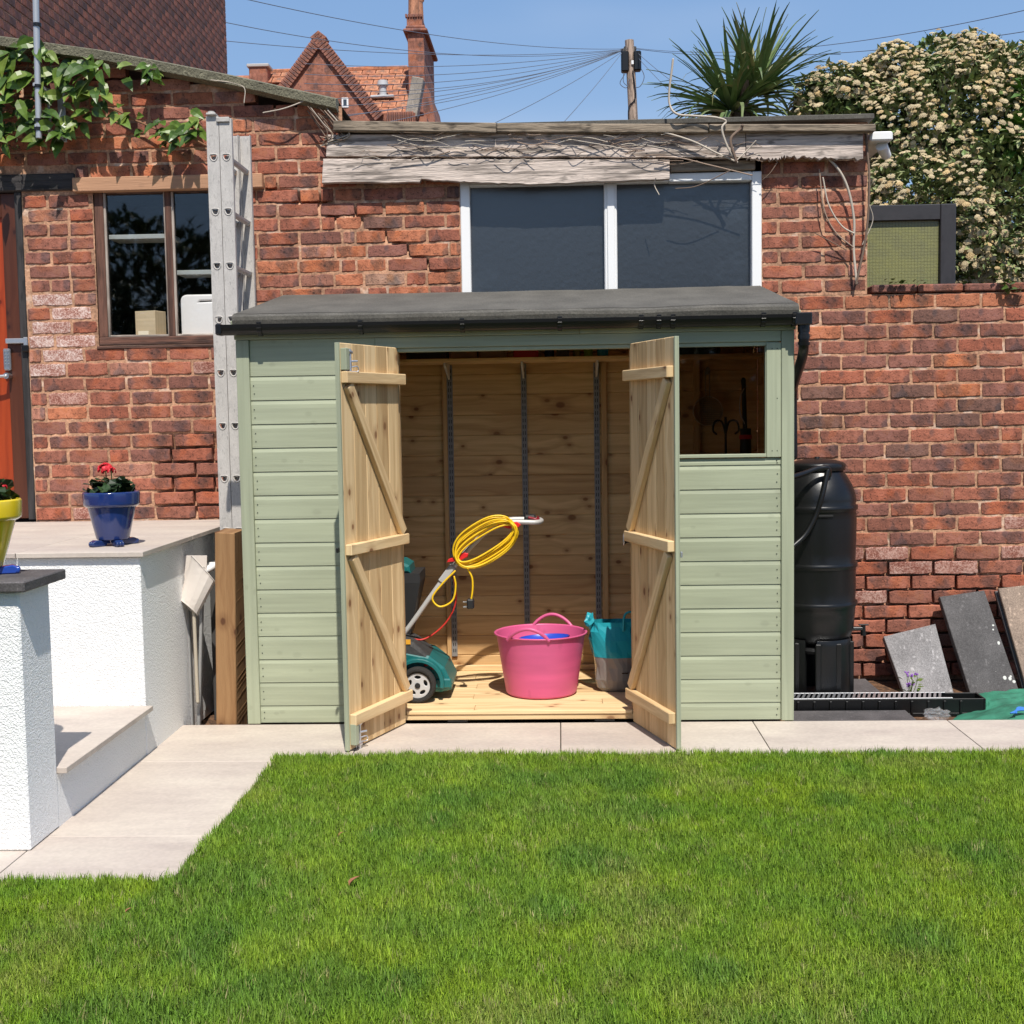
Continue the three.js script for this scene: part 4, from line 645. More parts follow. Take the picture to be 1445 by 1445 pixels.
  for (const u of [365, 508, 652, 790, 905, 930, 950, 1078, 1122]) { const x = at(u, 458, 'z', 0.09).x; part(gutter, 'bracket', mg([...[0, 1, 2, 3, 4, 5, 6, 7, 8, 9].map(i => { const c = gs(x, 1.09), a = V(...c[i]), b = V(...c[i + 1]); return bar(a, b, 0.004, 0.02, V(1, 0, 0).cross(b.clone().sub(a)).normalize(), 0.001); }), bx(x - 0.01, x + 0.01, gy + 0.001, gy + 0.008, gz + gr2 - 0.006, gz + gr2 + 0.005, 'x', 0.001)]), mat.blackPlastic); }
  part(gutter, 'outlet', mg([bx(SW - 0.01, gx1 + 0.006, gy - 0.046, gy + 0.006, gz - 0.036, gz + 0.037, 'x', 0.004), cyl(V(SW + 0.032, gy - 0.075, gz - 0.002), V(SW + 0.032, gy - 0.04, gz - 0.002), 0.026)]), mat.blackPlastic);
  part(gutter, 'end_cap', mg([bx(gx0 - 0.012, gx0 + 0.012, gy - 0.045, gy + 0.005, gz - 0.036, gz + 0.036, 'x', 0.006)]), mat.blackPlastic);
  const dp = [V(SW + 0.032, gy - 0.06, gz), V(SW + 0.032, gy - 0.125, gz - 0.002), V(SW + 0.036, gy - 0.165, gz - 0.04), V(SW + 0.046, gy - 0.285, gz - 0.30), V(SW + 0.05, gy - 0.32, gz - 0.36), V(SW + 0.055, gy - 0.62, gz - 0.38)];
  part(gutter, 'downpipe', mg([tube(dp, 0.022, 40, 14), cyl(V(SW + 0.032, gy - 0.105, gz), V(SW + 0.032, gy - 0.085, gz), 0.0255), cyl(V(SW + 0.0325, gy - 0.13, gz - 0.004), V(SW + 0.033, gy - 0.118, gz - 0.002), 0.0255)]), mat.blackPlastic);
  // floor
  const floor = part(shed, 'floor', bx(0.015, SW - 0.015, 0.022, FL - 0.0185, -SD + 0.02, -0.02, 'x', 0.002), mat.pineOld);
  for (let r = 0; r < 8; r++) { const z1 = -0.0145 - r * 0.112, z0 = Math.max(z1 - 0.1115, -SD + 0.0135), sp = [1.02, 1.60, 1.0, 1.63, 1.0, 1.61, 0.98, 1.6][r]; for (const [a, b] of [[0.018, sp - 0.0006], [sp + 0.0006, SW - 0.018]]) part(floor, 'floor_board', bx(a, b, FL - 0.018, FL, z0, z1, 'x', 0.0022), mat.pine); }
  part(floor, 'threshold', bx(dXL + 0.001, dXR - 0.001, FL - 0.018, FL, -0.014, 0.004, 'x', 0.003), mat.pine);
  part(floor, 'front_bearer', bx(dXL - 0.05, dXR + 0.05, 0.012, FL - 0.0185, -0.045, -0.002, 'x', 0.003), mat.pine);
  for (const x of [0.2, 0.9, 1.56, 2.2]) part(floor, 'packer', bx(x, x + 0.09, 0, 0.0118, -0.3, -0.006, 'x', 0.001), mat.blackPlastic);

  // twin-slot shelf tracks with brackets, and the shelf
  const ZB = -SD + 0.0135, trackX = [0.862, 1.240, 1.609];
  const slot = new THREE.Shape(); { const w = 0.014; slot.moveTo(-w, 0); slot.lineTo(w, 0); slot.lineTo(w, 1.5); slot.lineTo(-w, 1.5); slot.closePath(); for (let y = 0.02; y < 1.47; y += 0.032) for (const s of [-0.0055, 0.0055]) { const h = new THREE.Path(); h.moveTo(s - 0.0021, y); h.lineTo(s + 0.0021, y); h.lineTo(s + 0.0021, y + 0.019); h.lineTo(s - 0.0021, y + 0.019); h.closePath(); slot.holes.push(h); } }
  const sg = new THREE.ExtrudeGeometry(slot, { depth: 0.002, bevelEnabled: false });
  for (const x of trackX) {
    const t = part(shed, 'shelf_track', mg([sg.clone().translate(x, FL + 0.075, ZB + 0.011), bx(x - 0.014, x - 0.0125, FL + 0.075, FL + 1.575, ZB, ZB + 0.011, 'y', 0.0003), bx(x + 0.0125, x + 0.014, FL + 0.075, FL + 1.575, ZB, ZB + 0.011, 'y', 0.0003)]), mat.track);
    part(t, 'track_back', bx(x - 0.012, x + 0.012, FL + 0.08, FL + 1.57, ZB + 0.0005, ZB + 0.003, 'y', 0.0003), M(lin(0.05, 0.05, 0.05), 0.7));
    const P = [[0.004, -0.075], [0.012, -0.075], [0.25, -0.016], [0.25, 0], [0.004, 0]], g = prism(P, -0.005, 0.005, 0.001); g.rotateY(-Math.PI / 2); g.translate(x + (x < 1 ? -0.001 : 0), 1.632, ZB + 0.012); part(t, 'bracket', g, M(lin(0.62, 0.60, 0.56), 0.5));
  }
  part(shed, 'shelf', bx(0.02, SW - 0.02, 1.6335, 1.651, ZB + 0.002, ZB + 0.30, 'x', 0.002), mat.pineInner[1]);
}
// doors: X axis runs from the hinge, Z is the inner face
const DW = (dXR - dXL) / 2 - 0.002;
function shedDoor(sgn, ang, label) {
  const u = V(sgn * Math.sin(ang), 0, Math.cos(ang)), X = sgn > 0 ? u.clone() : u.clone().negate(), n = V(-sgn * Math.cos(ang), 0, Math.sin(ang));
  const m4 = new THREE.Matrix4().makeBasis(X, V(0, 1, 0), n); m4.setPosition(sgn > 0 ? dXR : dXL, 0, 0.018);
  const B = (a, b, y0, y1, z0, z1, ax, bev) => bx(sgn * a, sgn * b, y0, y1, z0, z1, ax, bev).applyMatrix4(m4);
  const yb = 0.006, yt = DY;
  const door = part(shed, 'door', B(0, DW, yb, yt, -0.0175, -0.0128, 'y', 0.001), mat.green, label);
  const pw = (DW - 0.012) / 5; for (let i = 0; i < 5; i++) part(door, 'plank', B(i * pw + 0.0003, (i + 1) * pw - 0.0003, yb, yt, -0.0125, 0, 'y', 0.0028), [mat.pine, mat.pineOld][i % 2]);
  part(door, 'edge_strip', B(DW - 0.0118, DW, yb, yt, -0.0125, 0.001, 'y', 0.001), mat.green);
  for (const [y, h] of [[1.535, 0.047], [0.835, 0.045], [0.133, 0.047]]) part(door, 'ledge', B(-0.018, DW - 0.014, y - h / 2, y + h / 2, 0.0004, 0.030, 'x', 0.003), mat.pine);
  const brace = (x0, y0, x1, y1) => { const a = V(sgn * x0, y0, 0.0125), b = V(sgn * x1, y1, 0.0125); part(door, 'brace', bar(a, b, 0.046, 0.024, V(0, 1, 0), 0.0025).applyMatrix4(m4), mat.pine); };
  brace(0.012, 0.865, DW - 0.05, 1.505); brace(0.012, 0.165, DW - 0.05, 0.805);
  if (sgn < 0) {
    for (const y of [yt - 0.022, yb + 0.022]) { const d = y > 1 ? -1 : 1; part(door, 'meeting_block', B(DW - 0.040, DW - 0.013, y, y + d * 0.088, 0.0004, 0.028, 'y', 0.002), mat.green); }
    for (const y of [1.595, 0.065]) {
      const x = DW - 0.070, P = (X1, Y1, Z1) => V(sgn * X1, Y1, Z1).applyMatrix4(m4);
      part(door, 'bolt', mg([B(x - 0.013, x + 0.013, y - 0.02, y + 0.058, 0.0006, 0.004, 'y', 0.001), B(x - 0.013, x + 0.013, y - 0.062, y - 0.03, 0.0006, 0.004, 'y', 0.001), cyl(P(x, y - 0.07, 0.012), P(x, y + 0.055, 0.012), 0.0065), cyl(P(x - 0.012, y + 0.042, 0.011), P(x + 0.012, y + 0.042, 0.011), 0.009), cyl(P(x - 0.012, y - 0.045, 0.011), P(x + 0.012, y - 0.045, 0.011), 0.009), cyl(P(x, y + 0.005, 0.012), P(x - 0.028, y + 0.006, 0.03), 0.0045), tube([P(x - 0.004, y - 0.018, 0.014), P(x - 0.03, y - 0.016, 0.03), P(x - 0.034, y - 0.034, 0.03), P(x - 0.008, y - 0.036, 0.014)], 0.0028, 14, 6)]), mat.galv);
    }
    part(door, 'turn_button', mg([B(DW - 0.004, DW + 0.016, 0.826, 0.846, -0.028, -0.018, 'x', 0.003)]), mat.blackPlastic);
  } else part(door, 'turn_button', mg([B(DW - 0.01, DW + 0.008, 0.79, 0.815, -0.026, -0.018, 'x', 0.003)]), mat.galv);
  for (const y of [1.45, 0.25]) part(door, 'hinge', mg([B(-0.004, 0.22, y - 0.014, y + 0.014, -0.0205, -0.0178, 'x', 0.001)]), mat.blackPlastic);
  return door;
}
shedDoor(-1, 0.361, 'left leaf of the shed doors, bolts on its raw inner face');
shedDoor(1, 0.304, 'right leaf of the shed doors');
{ const p = at(881, 761, 'z', -0.03); const g = lathe([[0.001, 0], [0.026, 0.002], [0.024, 0.006], [0.018, 0.012], [0.012, 0.034], [0.014, 0.04], [0.001, 0.04]], 20); g.rotateZ(-Math.PI / 2 - 0.0); g.translate(dXR - 0.033, p.y, -0.03); part(shed, 'door_knob', g, mat.blackPlastic); part(shed, 'knob_rim', (() => { const q = new THREE.TorusGeometry(0.025, 0.003, 6, 24); q.rotateY(Math.PI / 2); q.translate(dXR - 0.032, p.y, -0.03); return q; })(), mat.steel); }

// ---------------------------------------------------------------- things in the shed
const teal = MP([0.009, 0.125, 0.125], 0.38), black = M(lin(0.016, 0.016, 0.017), 0.5), greyP = M(lin(0.075, 0.072, 0.070), 0.75, { map: T.stone }), redP = M(lin(0.62, 0.018, 0.022), 0.4);
{ // lawnmower, its front to the right
  const wx = 0.752, wz = -0.168, wy = FL, WR = 0.083, x0 = 0.36, xF = 0.90, zc = -0.36;
  const mow = thing('lawnmower', 'teal and black electric lawnmower inside the shed, behind the left door', 'lawnmower', [wx - 0.1, FL, zc]);
  const dk = [[x0, FL + 0.05], [xF - 0.05, FL + 0.035], [xF, FL + 0.045], [xF + 0.005, FL + 0.075], [xF - 0.03, FL + 0.15], [xF - 0.10, FL + 0.205], [xF - 0.20, FL + 0.225], [xF - 0.34, FL + 0.24], [x0 + 0.05, FL + 0.22], [x0, FL + 0.16]];
  const dg = prism(dk, -0.52, -0.22, 0.012); uvBox(dg, 'x', 1, 1); part(mow, 'deck', dg, teal);
  const mt = prism([[xF - 0.03, FL + 0.145], [xF - 0.17, FL + 0.265], [xF - 0.22, FL + 0.29], [xF - 0.36, FL + 0.285], [xF - 0.40, FL + 0.2], [xF - 0.12, FL + 0.15]], -0.46, -0.225, 0.018); const mo = part(mow, 'motor_cover', mt, greyP);
  part(mo, 'warning_label', (() => { const g = bx(xF - 0.215, xF - 0.185, FL + 0.262, FL + 0.285, -0.224, -0.222, 'x', 0.0004); return g; })(), M(lin(0.75, 0.36, 0.03), 0.5));
  part(mow, 'mudguard', (() => { const P = [], n = 14, r0 = WR + 0.018, r1 = WR + 0.036; const o = [], q = []; for (let i = 0; i <= n; i++) { const a = lerp(-0.18, 2.9, i / n); o.push([wx + Math.cos(a) * r1, wy + WR + Math.sin(a) * r1]); q.push([wx + Math.cos(a) * r0, wy + WR + Math.sin(a) * r0]); } return prism([...o, ...q.reverse()], -0.25, -0.175, 0.003); })(), teal);
  const mkWheel = (x, z, R) => {
    const w = part(mow, 'wheel', lathe([[R * 0.70, -0.022], [R * 0.9, -0.025], [R, -0.017], [R, 0.017], [R * 0.9, 0.025], [R * 0.70, 0.022], [R * 0.70, -0.022]], 36).rotateX(Math.PI / 2).translate(x, FL + R, z), M(lin(0.05, 0.045, 0.040), 0.85, { map: T.stone, bumpMap: T.grit, bumpScale: 0.004 }));
    const sh = new THREE.Shape(); sh.absarc(0, 0, R * 0.71, 0, Math.PI * 2); for (let i = 0; i < 5; i++) { const a = i / 5 * 6.2832 + 0.3, h = new THREE.Path(); h.absellipse(Math.cos(a) * R * 0.46, Math.sin(a) * R * 0.46, R * 0.125, R * 0.2, 0, Math.PI * 2, false, a); sh.holes.push(h); }
    part(w, 'rim', new THREE.ExtrudeGeometry(sh, { depth: 0.008, bevelEnabled: true, bevelSize: 0.002, bevelThickness: 0.002, bevelSegments: 1, curveSegments: 10 }).translate(x, FL + R, z + 0.008), M(lin(0.50, 0.49, 0.48), 0.45));
    part(w, 'hub', cyl(V(x, FL + R, z + 0.005), V(x, FL + R, z + 0.022), 0.013), black);
    part(w, 'wheel_back', cyl(V(x, FL + R, z - 0.02), V(x, FL + R, z - 0.004), R * 0.69, R * 0.69, 24), black); return w;
  };
  mkWheel(wx, wz, WR); mkWheel(wx, -0.545, WR); mkWheel(0.42, -0.545, WR * 1.05); mkWheel(0.42, -0.2, WR * 1.05);
  part(mow, 'spring', tube([[wx + 0.03, FL + 0.165, -0.222], [wx + 0.05, FL + 0.172, -0.22], [wx + 0.065, FL + 0.15, -0.22]], 0.008, 10, 6), redP);
  part(mow, 'motor_flap', bx(xF - 0.14, xF + 0.002, FL + 0.055, FL + 0.10, -0.235, -0.212, 'x', 0.006), teal);
  // handle: a bent tube on each side joined by the grip
  const hz = -0.30, h2 = -0.46, tp = [at(560, 905, 'z', hz), at(630, 812, 'z', hz), at(690, 748, 'z', hz), at(712, 738, 'z', hz), at(762, 737, 'z', hz)];
  const grey1 = M(lin(0.50, 0.49, 0.47), 0.5, { metalness: 0.2 }), lo = V(0.55, FL + 0.2, hz);
  const end = tp[4].clone();
  const path = [lo, tp[0], tp[1], tp[2], tp[3], V(end.x - 0.02, end.y, hz), V(end.x, end.y, hz - 0.03), V(end.x, end.y, h2 + 0.03), V(end.x - 0.02, end.y, h2), V(tp[3].x, tp[3].y, h2), V(tp[2].x, tp[2].y, h2), V(tp[1].x, tp[1].y, h2), V(tp[0].x, tp[0].y, h2), V(lo.x, lo.y, h2)];
  const hd = part(mow, 'handle', tube(path, 0.0115, 160, 10), grey1);
  const a = at(622, 822, 'z', hz), b = at(640, 798, 'z', hz); part(hd, 'clamp', bar(a, b, 0.034, 0.034, V(0, 0, 1), 0.006), M(lin(0.42, 0.42, 0.41), 0.5));
  part(hd, 'switch_box', mg([bx(end.x - 0.075, end.x - 0.02, end.y - 0.005, end.y + 0.03, hz - 0.12, hz - 0.03, 'x', 0.008)]), black);
  part(hd, 'switch_lever', tube([[end.x - 0.05, end.y + 0.02, hz - 0.02], [end.x - 0.015, end.y + 0.012, hz - 0.015], [end.x - 0.012, end.y + 0.012, h2 + 0.02]], 0.007, 20, 8), M(lin(0.22, 0.012, 0.02), 0.4));
  for (const [u, v] of [[650, 786], [722, 741]]) { const p = at(u, v, 'z', hz); const g = prism([[-0.062, -0.020], [-0.005, -0.016], [0.035, 0.004], [0.040, 0.02], [0.018, 0.026], [-0.02, 0.008], [-0.055, -0.006]], -0.008, 0.008, 0.003); if (u > 700) { g.rotateZ(-0.35); } g.translate(p.x, p.y, hz + 0.034); part(hd, 'cable_hook', mg([g, cyl(V(p.x, p.y, hz), V(p.x, p.y, hz + 0.04), 0.012)]), redP); }
  const rc = [at(668, 830, 'z', hz - 0.02), at(640, 812, 'z', hz - 0.02), at(643, 850, 'z', hz - 0.05), at(628, 880, 'z', hz - 0.06), at(598, 902, 'z', hz - 0.05), V(0.70, FL + 0.27, -0.33)];
  part(mow, 'power_lead', tube(rc.slice(1), 0.0042, 50, 7), M(lin(0.55, 0.03, 0.02), 0.5));
  // grass box standing on the rear of the deck
  const gx0 = at(520, 800, 'z', -0.45).x, gx1 = at(596, 800, 'z', -0.45).x, gyT = at(580, 805, 'z', -0.45).y, gyB = FL + 0.24;
  const gb = part(mow, 'grass_box', (() => { const P = [], w = (t) => [lerp(gx1 - 0.07, gx1, t), lerp(gx0 + 0.02, gx0, t), lerp(-0.52, -0.58, t), lerp(-0.37, -0.33, t)]; const lv = [[0, gyB], [0.25, gyB + 0.05], [1, gyT - 0.045], [0.98, gyT]]; const ring = ([t, y]) => { const [xr, xl, zb, zf] = w(t); return [[xl, y, zf], [xr, y, zf], [xr, y, zb], [xl, y, zb]]; }; const R = lv.map(ring); for (let i = 0; i + 1 < R.length; i++) for (let k = 0; k < 4; k++) P.push([R[i][k], R[i][(k + 1) % 4], R[i + 1][(k + 1) % 4], R[i + 1][k]]); P.push(R[0].slice().reverse(), R[R.length - 1]); return polysToGeo(P); })(), M(lin(0.022, 0.022, 0.023), 0.55, { bumpMap: T.grit, bumpScale: 0.002 }));
  part(gb, 'lid', (() => { const g = prism([[gx0, gyT], [gx1 - 0.045, gyT], [gx1 - 0.05, gyT + 0.035], [gx1 - 0.085, gyT + 0.055], [gx0, gyT + 0.06]], -0.55, -0.34, 0.012); return g; })(), teal);
  const sl = []; for (let i = 0; i < 14; i++) { const y = gyT - 0.075 - i * 0.016; sl.push(bx(gx0 + 0.03, gx1 - 0.095, y, y + 0.006, -0.36, -0.327 - i * 0.0012, 'x', 0.001)); } part(gb, 'vent_slats', mg(sl), black);
}
{ // yellow extension lead hung on the mower handle
  const hz = -0.262, a = at(655, 784, 'z', hz), b = at(716, 746, 'z', hz), ax = b.clone().sub(a).normalize(), pr = V(-ax.y, ax.x, 0), C = a.clone().add(b).multiplyScalar(0.5), k = mulberry(8);
  const lead = thing('extension_lead', 'yellow extension lead coiled over the hooks of the mower handle', 'cable', [C.x, C.y, C.z]);
  const pts = []; const Lh = 0.155, turns = 12;
  for (let t = 0; t < turns; t++) { const s = 1 + (k() - 0.5) * 0.12, w = 0.062 + (k() - 0.5) * 0.05 + 0.006 * (t % 3), sag = (t / turns - 0.5) * 0.02, zz = hz + (k() - 0.5) * 0.05 + 0.014; for (let i = 0; i < 20; i++) { const an = i / 20 * 6.2832 + 0.4; const e = Math.sign(Math.cos(an)) * Math.pow(Math.abs(Math.cos(an)), 0.75); pts.push(C.clone().addScaledVector(ax, e * Lh * s).addScaledVector(pr, Math.sin(an) * w + sag).add(V(0, -0.004, 0)).setZ(zz + Math.sin(an * 2 + t) * 0.006)); } }
  const yel = M(lin(0.78, 0.50, 0.012), 0.42); part(lead, 'coil', tube(pts, 0.0046, 1200, 6), yel);
  part(lead, 'hanging_loop', tube([[642, 806], [624, 824], [610, 845], [620, 856], [638, 848], [643, 826], [641, 814]].map(([u, v]) => at(u, v, 'z', hz + 0.035)), 0.0046, 60, 7), yel);
  part(lead, 'plug_tail', tube([[660, 803], [666, 815], [667, 830], [665, 846]].map(([u, v]) => at(u, v, 'z', hz + 0.02)), 0.0046, 30, 7), yel);
  const p = at(664, 851, 'z', hz + 0.02); const pl = part(lead, 'plug', bx(p.x - 0.017, p.x + 0.017, p.y - 0.026, p.y + 0.02, hz, hz + 0.042, 'y', 0.006), black);
  part(pl, 'pins', mg([bx(p.x - 0.034, p.x - 0.016, p.y - 0.02, p.y - 0.014, hz + 0.006, hz + 0.012, 'x', 0.001), bx(p.x - 0.034, p.x - 0.016, p.y - 0.02, p.y - 0.014, hz + 0.028, hz + 0.034, 'x', 0.001), bx(p.x - 0.036, p.x - 0.016, p.y + 0.002, p.y + 0.008, hz + 0.017, hz + 0.023, 'x', 0.001)]), mat.steel);
}
{ // pink tub
  const c = V(1.318, FL + 0.0005, -0.36), R0 = 0.168, R1 = 0.214, H = 0.295;
  const pink = MP([0.70, 0.115, 0.285], 0.42, { map: T.paint }), tub = thing('flexible_tub', 'pink flexible garden tub with two loop handles on the shed floor', 'tub', [c.x, c.y, c.z]);
  part(tub, 'tub_body', lathe([[0.001, 0], [R0 - 0.02, 0], [R0 - 0.006, 0.004], [R0 + 0.001, 0.014], [R1 - 0.004, H - 0.01], [R1 + 0.006, H - 0.008], [R1 + 0.007, H - 0.002], [R1 + 0.002, H], [R1 - 0.008, H - 0.006], [R0 - 0.006, 0.016], [0.001, 0.008]], 56, [c.x, c.y, c.z]), pink);
  for (const s of [1, -1]) { const dx = s > 0 ? -0.055 : 0.055, q = []; for (let i = 0; i <= 12; i++) { const t = i / 12, x = lerp(-0.095, 0.095, t), z = Math.sqrt(Math.max(0, (R1 + 0.002) ** 2 - (x + dx * 0.8) ** 2)); q.push(V(c.x + x + dx, c.y + H - 0.010 + Math.pow(Math.sin(t * Math.PI), 0.8) * 0.055, c.z + s * z)); } part(tub, 'handle', tube(q, 0.0085, 36, 8), pink); }
  const tr = thing('blue_trowel_head', 'bright blue plastic scoop lying in the pink tub', 'scoop', [c.x, c.y + 0.2, c.z]);
  part(tr, 'scoop', (() => { const g = lathe([[0.001, 0], [0.09, 0.008], [0.105, 0.03], [0.10, 0.03], [0.085, 0.012], [0.001, 0.006]], 28); g.scale(1.15, 1.5, 0.8); g.rotateZ(0.05); g.translate(c.x + 0.02, c.y + 0.226, c.z + 0.02); return g; })(), M(lin(0.02, 0.06, 0.45), 0.35));
  tr.userData.label = 'bright blue plastic dish lying in the pink tub'; tr.name = 'plastic_dish'; tr.children[0].name = 'dish';
  const fill = thing('garden_waste', 'heap of dry garden waste under the blue dish in the pink tub', 'waste', [c.x, c.y, c.z]);
  part(fill, 'heap', lathe([[0.001, 0.222], [0.08, 0.215], [0.14, 0.2], [0.172, 0.17], [0.150, 0.04], [0.001, 0.03]], 30, [c.x, c.y, c.z]), mat.soil);
}
{ // compost bag: teal top, clear lower half
  const c = V(1.672, FL, -0.40), k = mulberry(44), bag = thing('compost_bag', 'crumpled plastic bag, teal top and clear lower half, beside the pink tub', 'bag', [c.x, c.y, c.z]);
  const ring = (y, rx, rz, w) => { const o = []; for (let i = 0; i < 28; i++) { const a = i / 28 * 6.2832, n = 1 + w * (vn(i * 0.5, y * 22, 14, 40, 7) - 0.5) * 2 + w * 0.5 * (vn(i, y * 50, 28, 80, 8) - 0.5); o.push([c.x + Math.cos(a) * rx * n + Math.sin(y * 14) * 0.006, c.y + y, c.z + Math.sin(a) * rz * n]); } return o; };
  const build = lv => { const R = lv.map(l => ring(...l)), P = []; for (let i = 0; i + 1 < R.length; i++) for (let q = 0; q < 28; q++) P.push([R[i][q], R[i + 1][q], R[i + 1][(q + 1) % 28], R[i][(q + 1) % 28]]); return [polysToGeo(P), R]; };
  const [lo] = build([[0.003, 0.07, 0.05, 0.1], [0.02, 0.088, 0.066, 0.12], [0.06, 0.100, 0.078, 0.10], [0.12, 0.106, 0.086, 0.10], [0.17, 0.110, 0.090, 0.08]]);
  const [hi, R] = build([[0.17, 0.111, 0.091, 0.08], [0.20, 0.113, 0.09, 0.12], [0.25, 0.118, 0.088, 0.13], [0.29, 0.118, 0.082, 0.16], [0.315, 0.124, 0.075, 0.2], [0.335, 0.128, 0.07, 0.26]]);
  part(bag, 'clear_half', lo, MP([0.80, 0.74, 0.70], 0.22, { transmission: 0.5, thickness: 0, ior: 1.3, map: T.stone }));
  part(bag, 'teal_half', hi, MP([0.020, 0.30, 0.36], 0.32, { transmission: 0.12, thickness: 0, ior: 1.3 }));
  part(bag, 'handle', tube([[c.x + 0.035, c.y + 0.3, c.z + 0.07], [c.x + 0.045, c.y + 0.375, c.z + 0.065], [c.x + 0.075, c.y + 0.385, c.z + 0.06], [c.x + 0.085, c.y + 0.3, c.z + 0.06]], 0.006, 20, 6), MP([0.020, 0.30, 0.36], 0.35));
  part(bag, 'torn_corner', (() => { const g = new THREE.IcosahedronGeometry(0.024, 1).toNonIndexed(), p = g.attributes.position; for (let i = 0; i < p.count; i++) { const n = 0.6 + 0.8 * hash(Math.round(p.getX(i) * 900), Math.round(p.getY(i) * 900), Math.round(p.getZ(i) * 900)); p.setXYZ(i, p.getX(i) * n, p.getY(i) * n * 1.5, p.getZ(i) * n); } g.computeVertexNormals(); g.translate(c.x - 0.122, c.y + 0.338, c.z + 0.02); return g; })(), MP([0.020, 0.30, 0.36], 0.32));
  const [inn] = build([[0.002, 0.001, 0.001, 0], [0.004, 0.060, 0.045, 0.1], [0.02, 0.082, 0.061, 0.12], [0.06, 0.094, 0.073, 0.10], [0.10, 0.09, 0.074, 0.2], [0.13, 0.05, 0.04, 0.3], [0.135, 0.001, 0.001, 0]]); part(bag, 'compost', inn, M(lin(0.16, 0.10, 0.065), 0.95, { map: T.soil }));
}
{ // tubs, bottles and boxes on the high shelf
  const ys = 1.6515, z = -SD + 0.17, item = (name, label, cat, u0, u1, h, col, round) => {
    const a = at(u0, 500, 'z', z).x, b = at(u1, 500, 'z', z).x, t = thing(name, label, cat, [(a + b) / 2, ys, z]), m = M(lin(...col), 0.5), r = (b - a) / 2;
    if (round) { part(t, 'body', lathe([[0.001, 0], [r * 0.86, 0], [r * 0.9, 0.004], [r, h * 0.8], [r * 0.8, h * 0.93], [0.001, h * 0.93]], 20, [(a + b) / 2, ys, z]), m); part(t, 'lid', lathe([[0.001, h * 0.93], [r * 0.82, h * 0.93], [r * 0.82, h], [0.001, h]], 20, [(a + b) / 2, ys, z]), M(lin(0.05, 0.05, 0.05), 0.5)); }
    else { part(t, 'body', bx(a, b, ys, ys + h * 0.85, z - 0.06, z + 0.06, 'x', 0.004), m); part(t, 'lid', bx(a - 0.003, b + 0.003, ys + h * 0.852, ys + h, z - 0.063, z + 0.063, 'x', 0.003), M(lin(...col.map(x => x * 0.6)), 0.5)); }
  };
  item('storage_crate', 'black plastic crate on the high shelf in the shed', 'crate', 575, 632, 0.12, [0.015, 0.015, 0.016]);
  item('cardboard_box', 'plain brown cardboard box on the high shelf beside the black crate', 'box', 636, 674, 0.11, [0.22, 0.13, 0.07]);
  item('cardboard_box', 'brown cardboard box on the high shelf beside the red tin', 'box', 678, 716, 0.10, [0.19, 0.12, 0.07]);
  item('paint_tin', 'red tin on the high shelf in the shed', 'tin', 725, 760, 0.12, [0.42, 0.01, 0.02]);
  item('bottle', 'dark blue bottle on the high shelf in the shed', 'bottle', 768, 782, 0.12, [0.01, 0.05, 0.16], 1);
  item('feed_box', 'black box of plant feed with a pale print on the high shelf', 'box', 785, 803, 0.11, [0.03, 0.035, 0.02]);
  item('bottle', 'olive bottle with yellow label on the high shelf in the shed', 'bottle', 808, 820, 0.12, [0.22, 0.24, 0.05], 1);
  item('bottle', 'lime green bottle on the high shelf in the shed', 'bottle', 823, 837, 0.12, [0.16, 0.32, 0.02], 1);
  item('plant_pot', 'bright blue plastic pot on the high shelf in the shed', 'pot', 842, 859, 0.11, [0.01, 0.22, 0.42], 1);
  item('seed_tray', 'stack of dark seed trays on the high shelf behind the window', 'tray', 955, 1008, 0.10, [0.012, 0.02, 0.014]);
  item('wooden_crate', 'small slatted wooden crate on the high shelf behind the window', 'crate', 1014, 1048, 0.12, [0.42, 0.22, 0.09]);
  // riddle hanging on the back wall
  const zb = -SD + 0.05, c = at(999, 580, 'z', zb), sv = thing('garden_sieve', 'round wire sieve hanging on the shed wall behind the window', 'sieve', [c.x, c.y, zb]);
  part(sv, 'hoop', (() => { const g = lathe([[0.072, -0.02], [0.075, -0.02], [0.075, 0.02], [0.072, 0.02], [0.072, -0.02]], 40); g.rotateX(Math.PI / 2); g.translate(c.x, c.y, zb); return g; })(), M(lin(0.5, 0.45, 0.38), 0.4, { metalness: 0.5 }));
  const ws = []; for (let i = -7; i <= 7; i++) { const o = i * 0.0095, l = Math.sqrt(0.073 ** 2 - o * o); ws.push(cyl(V(c.x + o, c.y - l, zb - 0.015), V(c.x + o, c.y + l, zb - 0.015), 0.0009, 0.0009, 5), cyl(V(c.x - l, c.y + o, zb - 0.014), V(c.x + l, c.y + o, zb - 0.014), 0.0009, 0.0009, 5)); } part(sv, 'mesh', mg(ws), M(lin(0.25, 0.22, 0.19), 0.5, { metalness: 0.5 }));
  part(sv, 'hanger', mg([cyl(V(c.x - 0.01, c.y + 0.07, zb), V(c.x - 0.01, c.y + 0.20, zb - 0.02), 0.0025), cyl(V(c.x + 0.01, c.y + 0.07, zb), V(c.x + 0.01, c.y + 0.20, zb - 0.02), 0.0025), cyl(V(c.x, c.y + 0.195, zb - 0.036), V(c.x, c.y + 0.21, zb + 0.01), 0.012)]), M(lin(0.3, 0.28, 0.25), 0.4, { metalness: 0.4 }));
  // trimmer with red collar leaning in the corner
  const s0 = at(1052, 615, 'z', -0.55), tri = thing('strimmer', 'black strimmer with a red collar standing in the shed corner behind the window', 'strimmer', [s0.x, FL, -0.55]);
  part(tri, 'shaft', tube([[s0.x + 0.02, FL + 0.1, -0.5], [s0.x, s0.y - 0.1, -0.54], [s0.x - 0.005, s0.y + 0.27, -0.58]], 0.011, 20, 8), black);
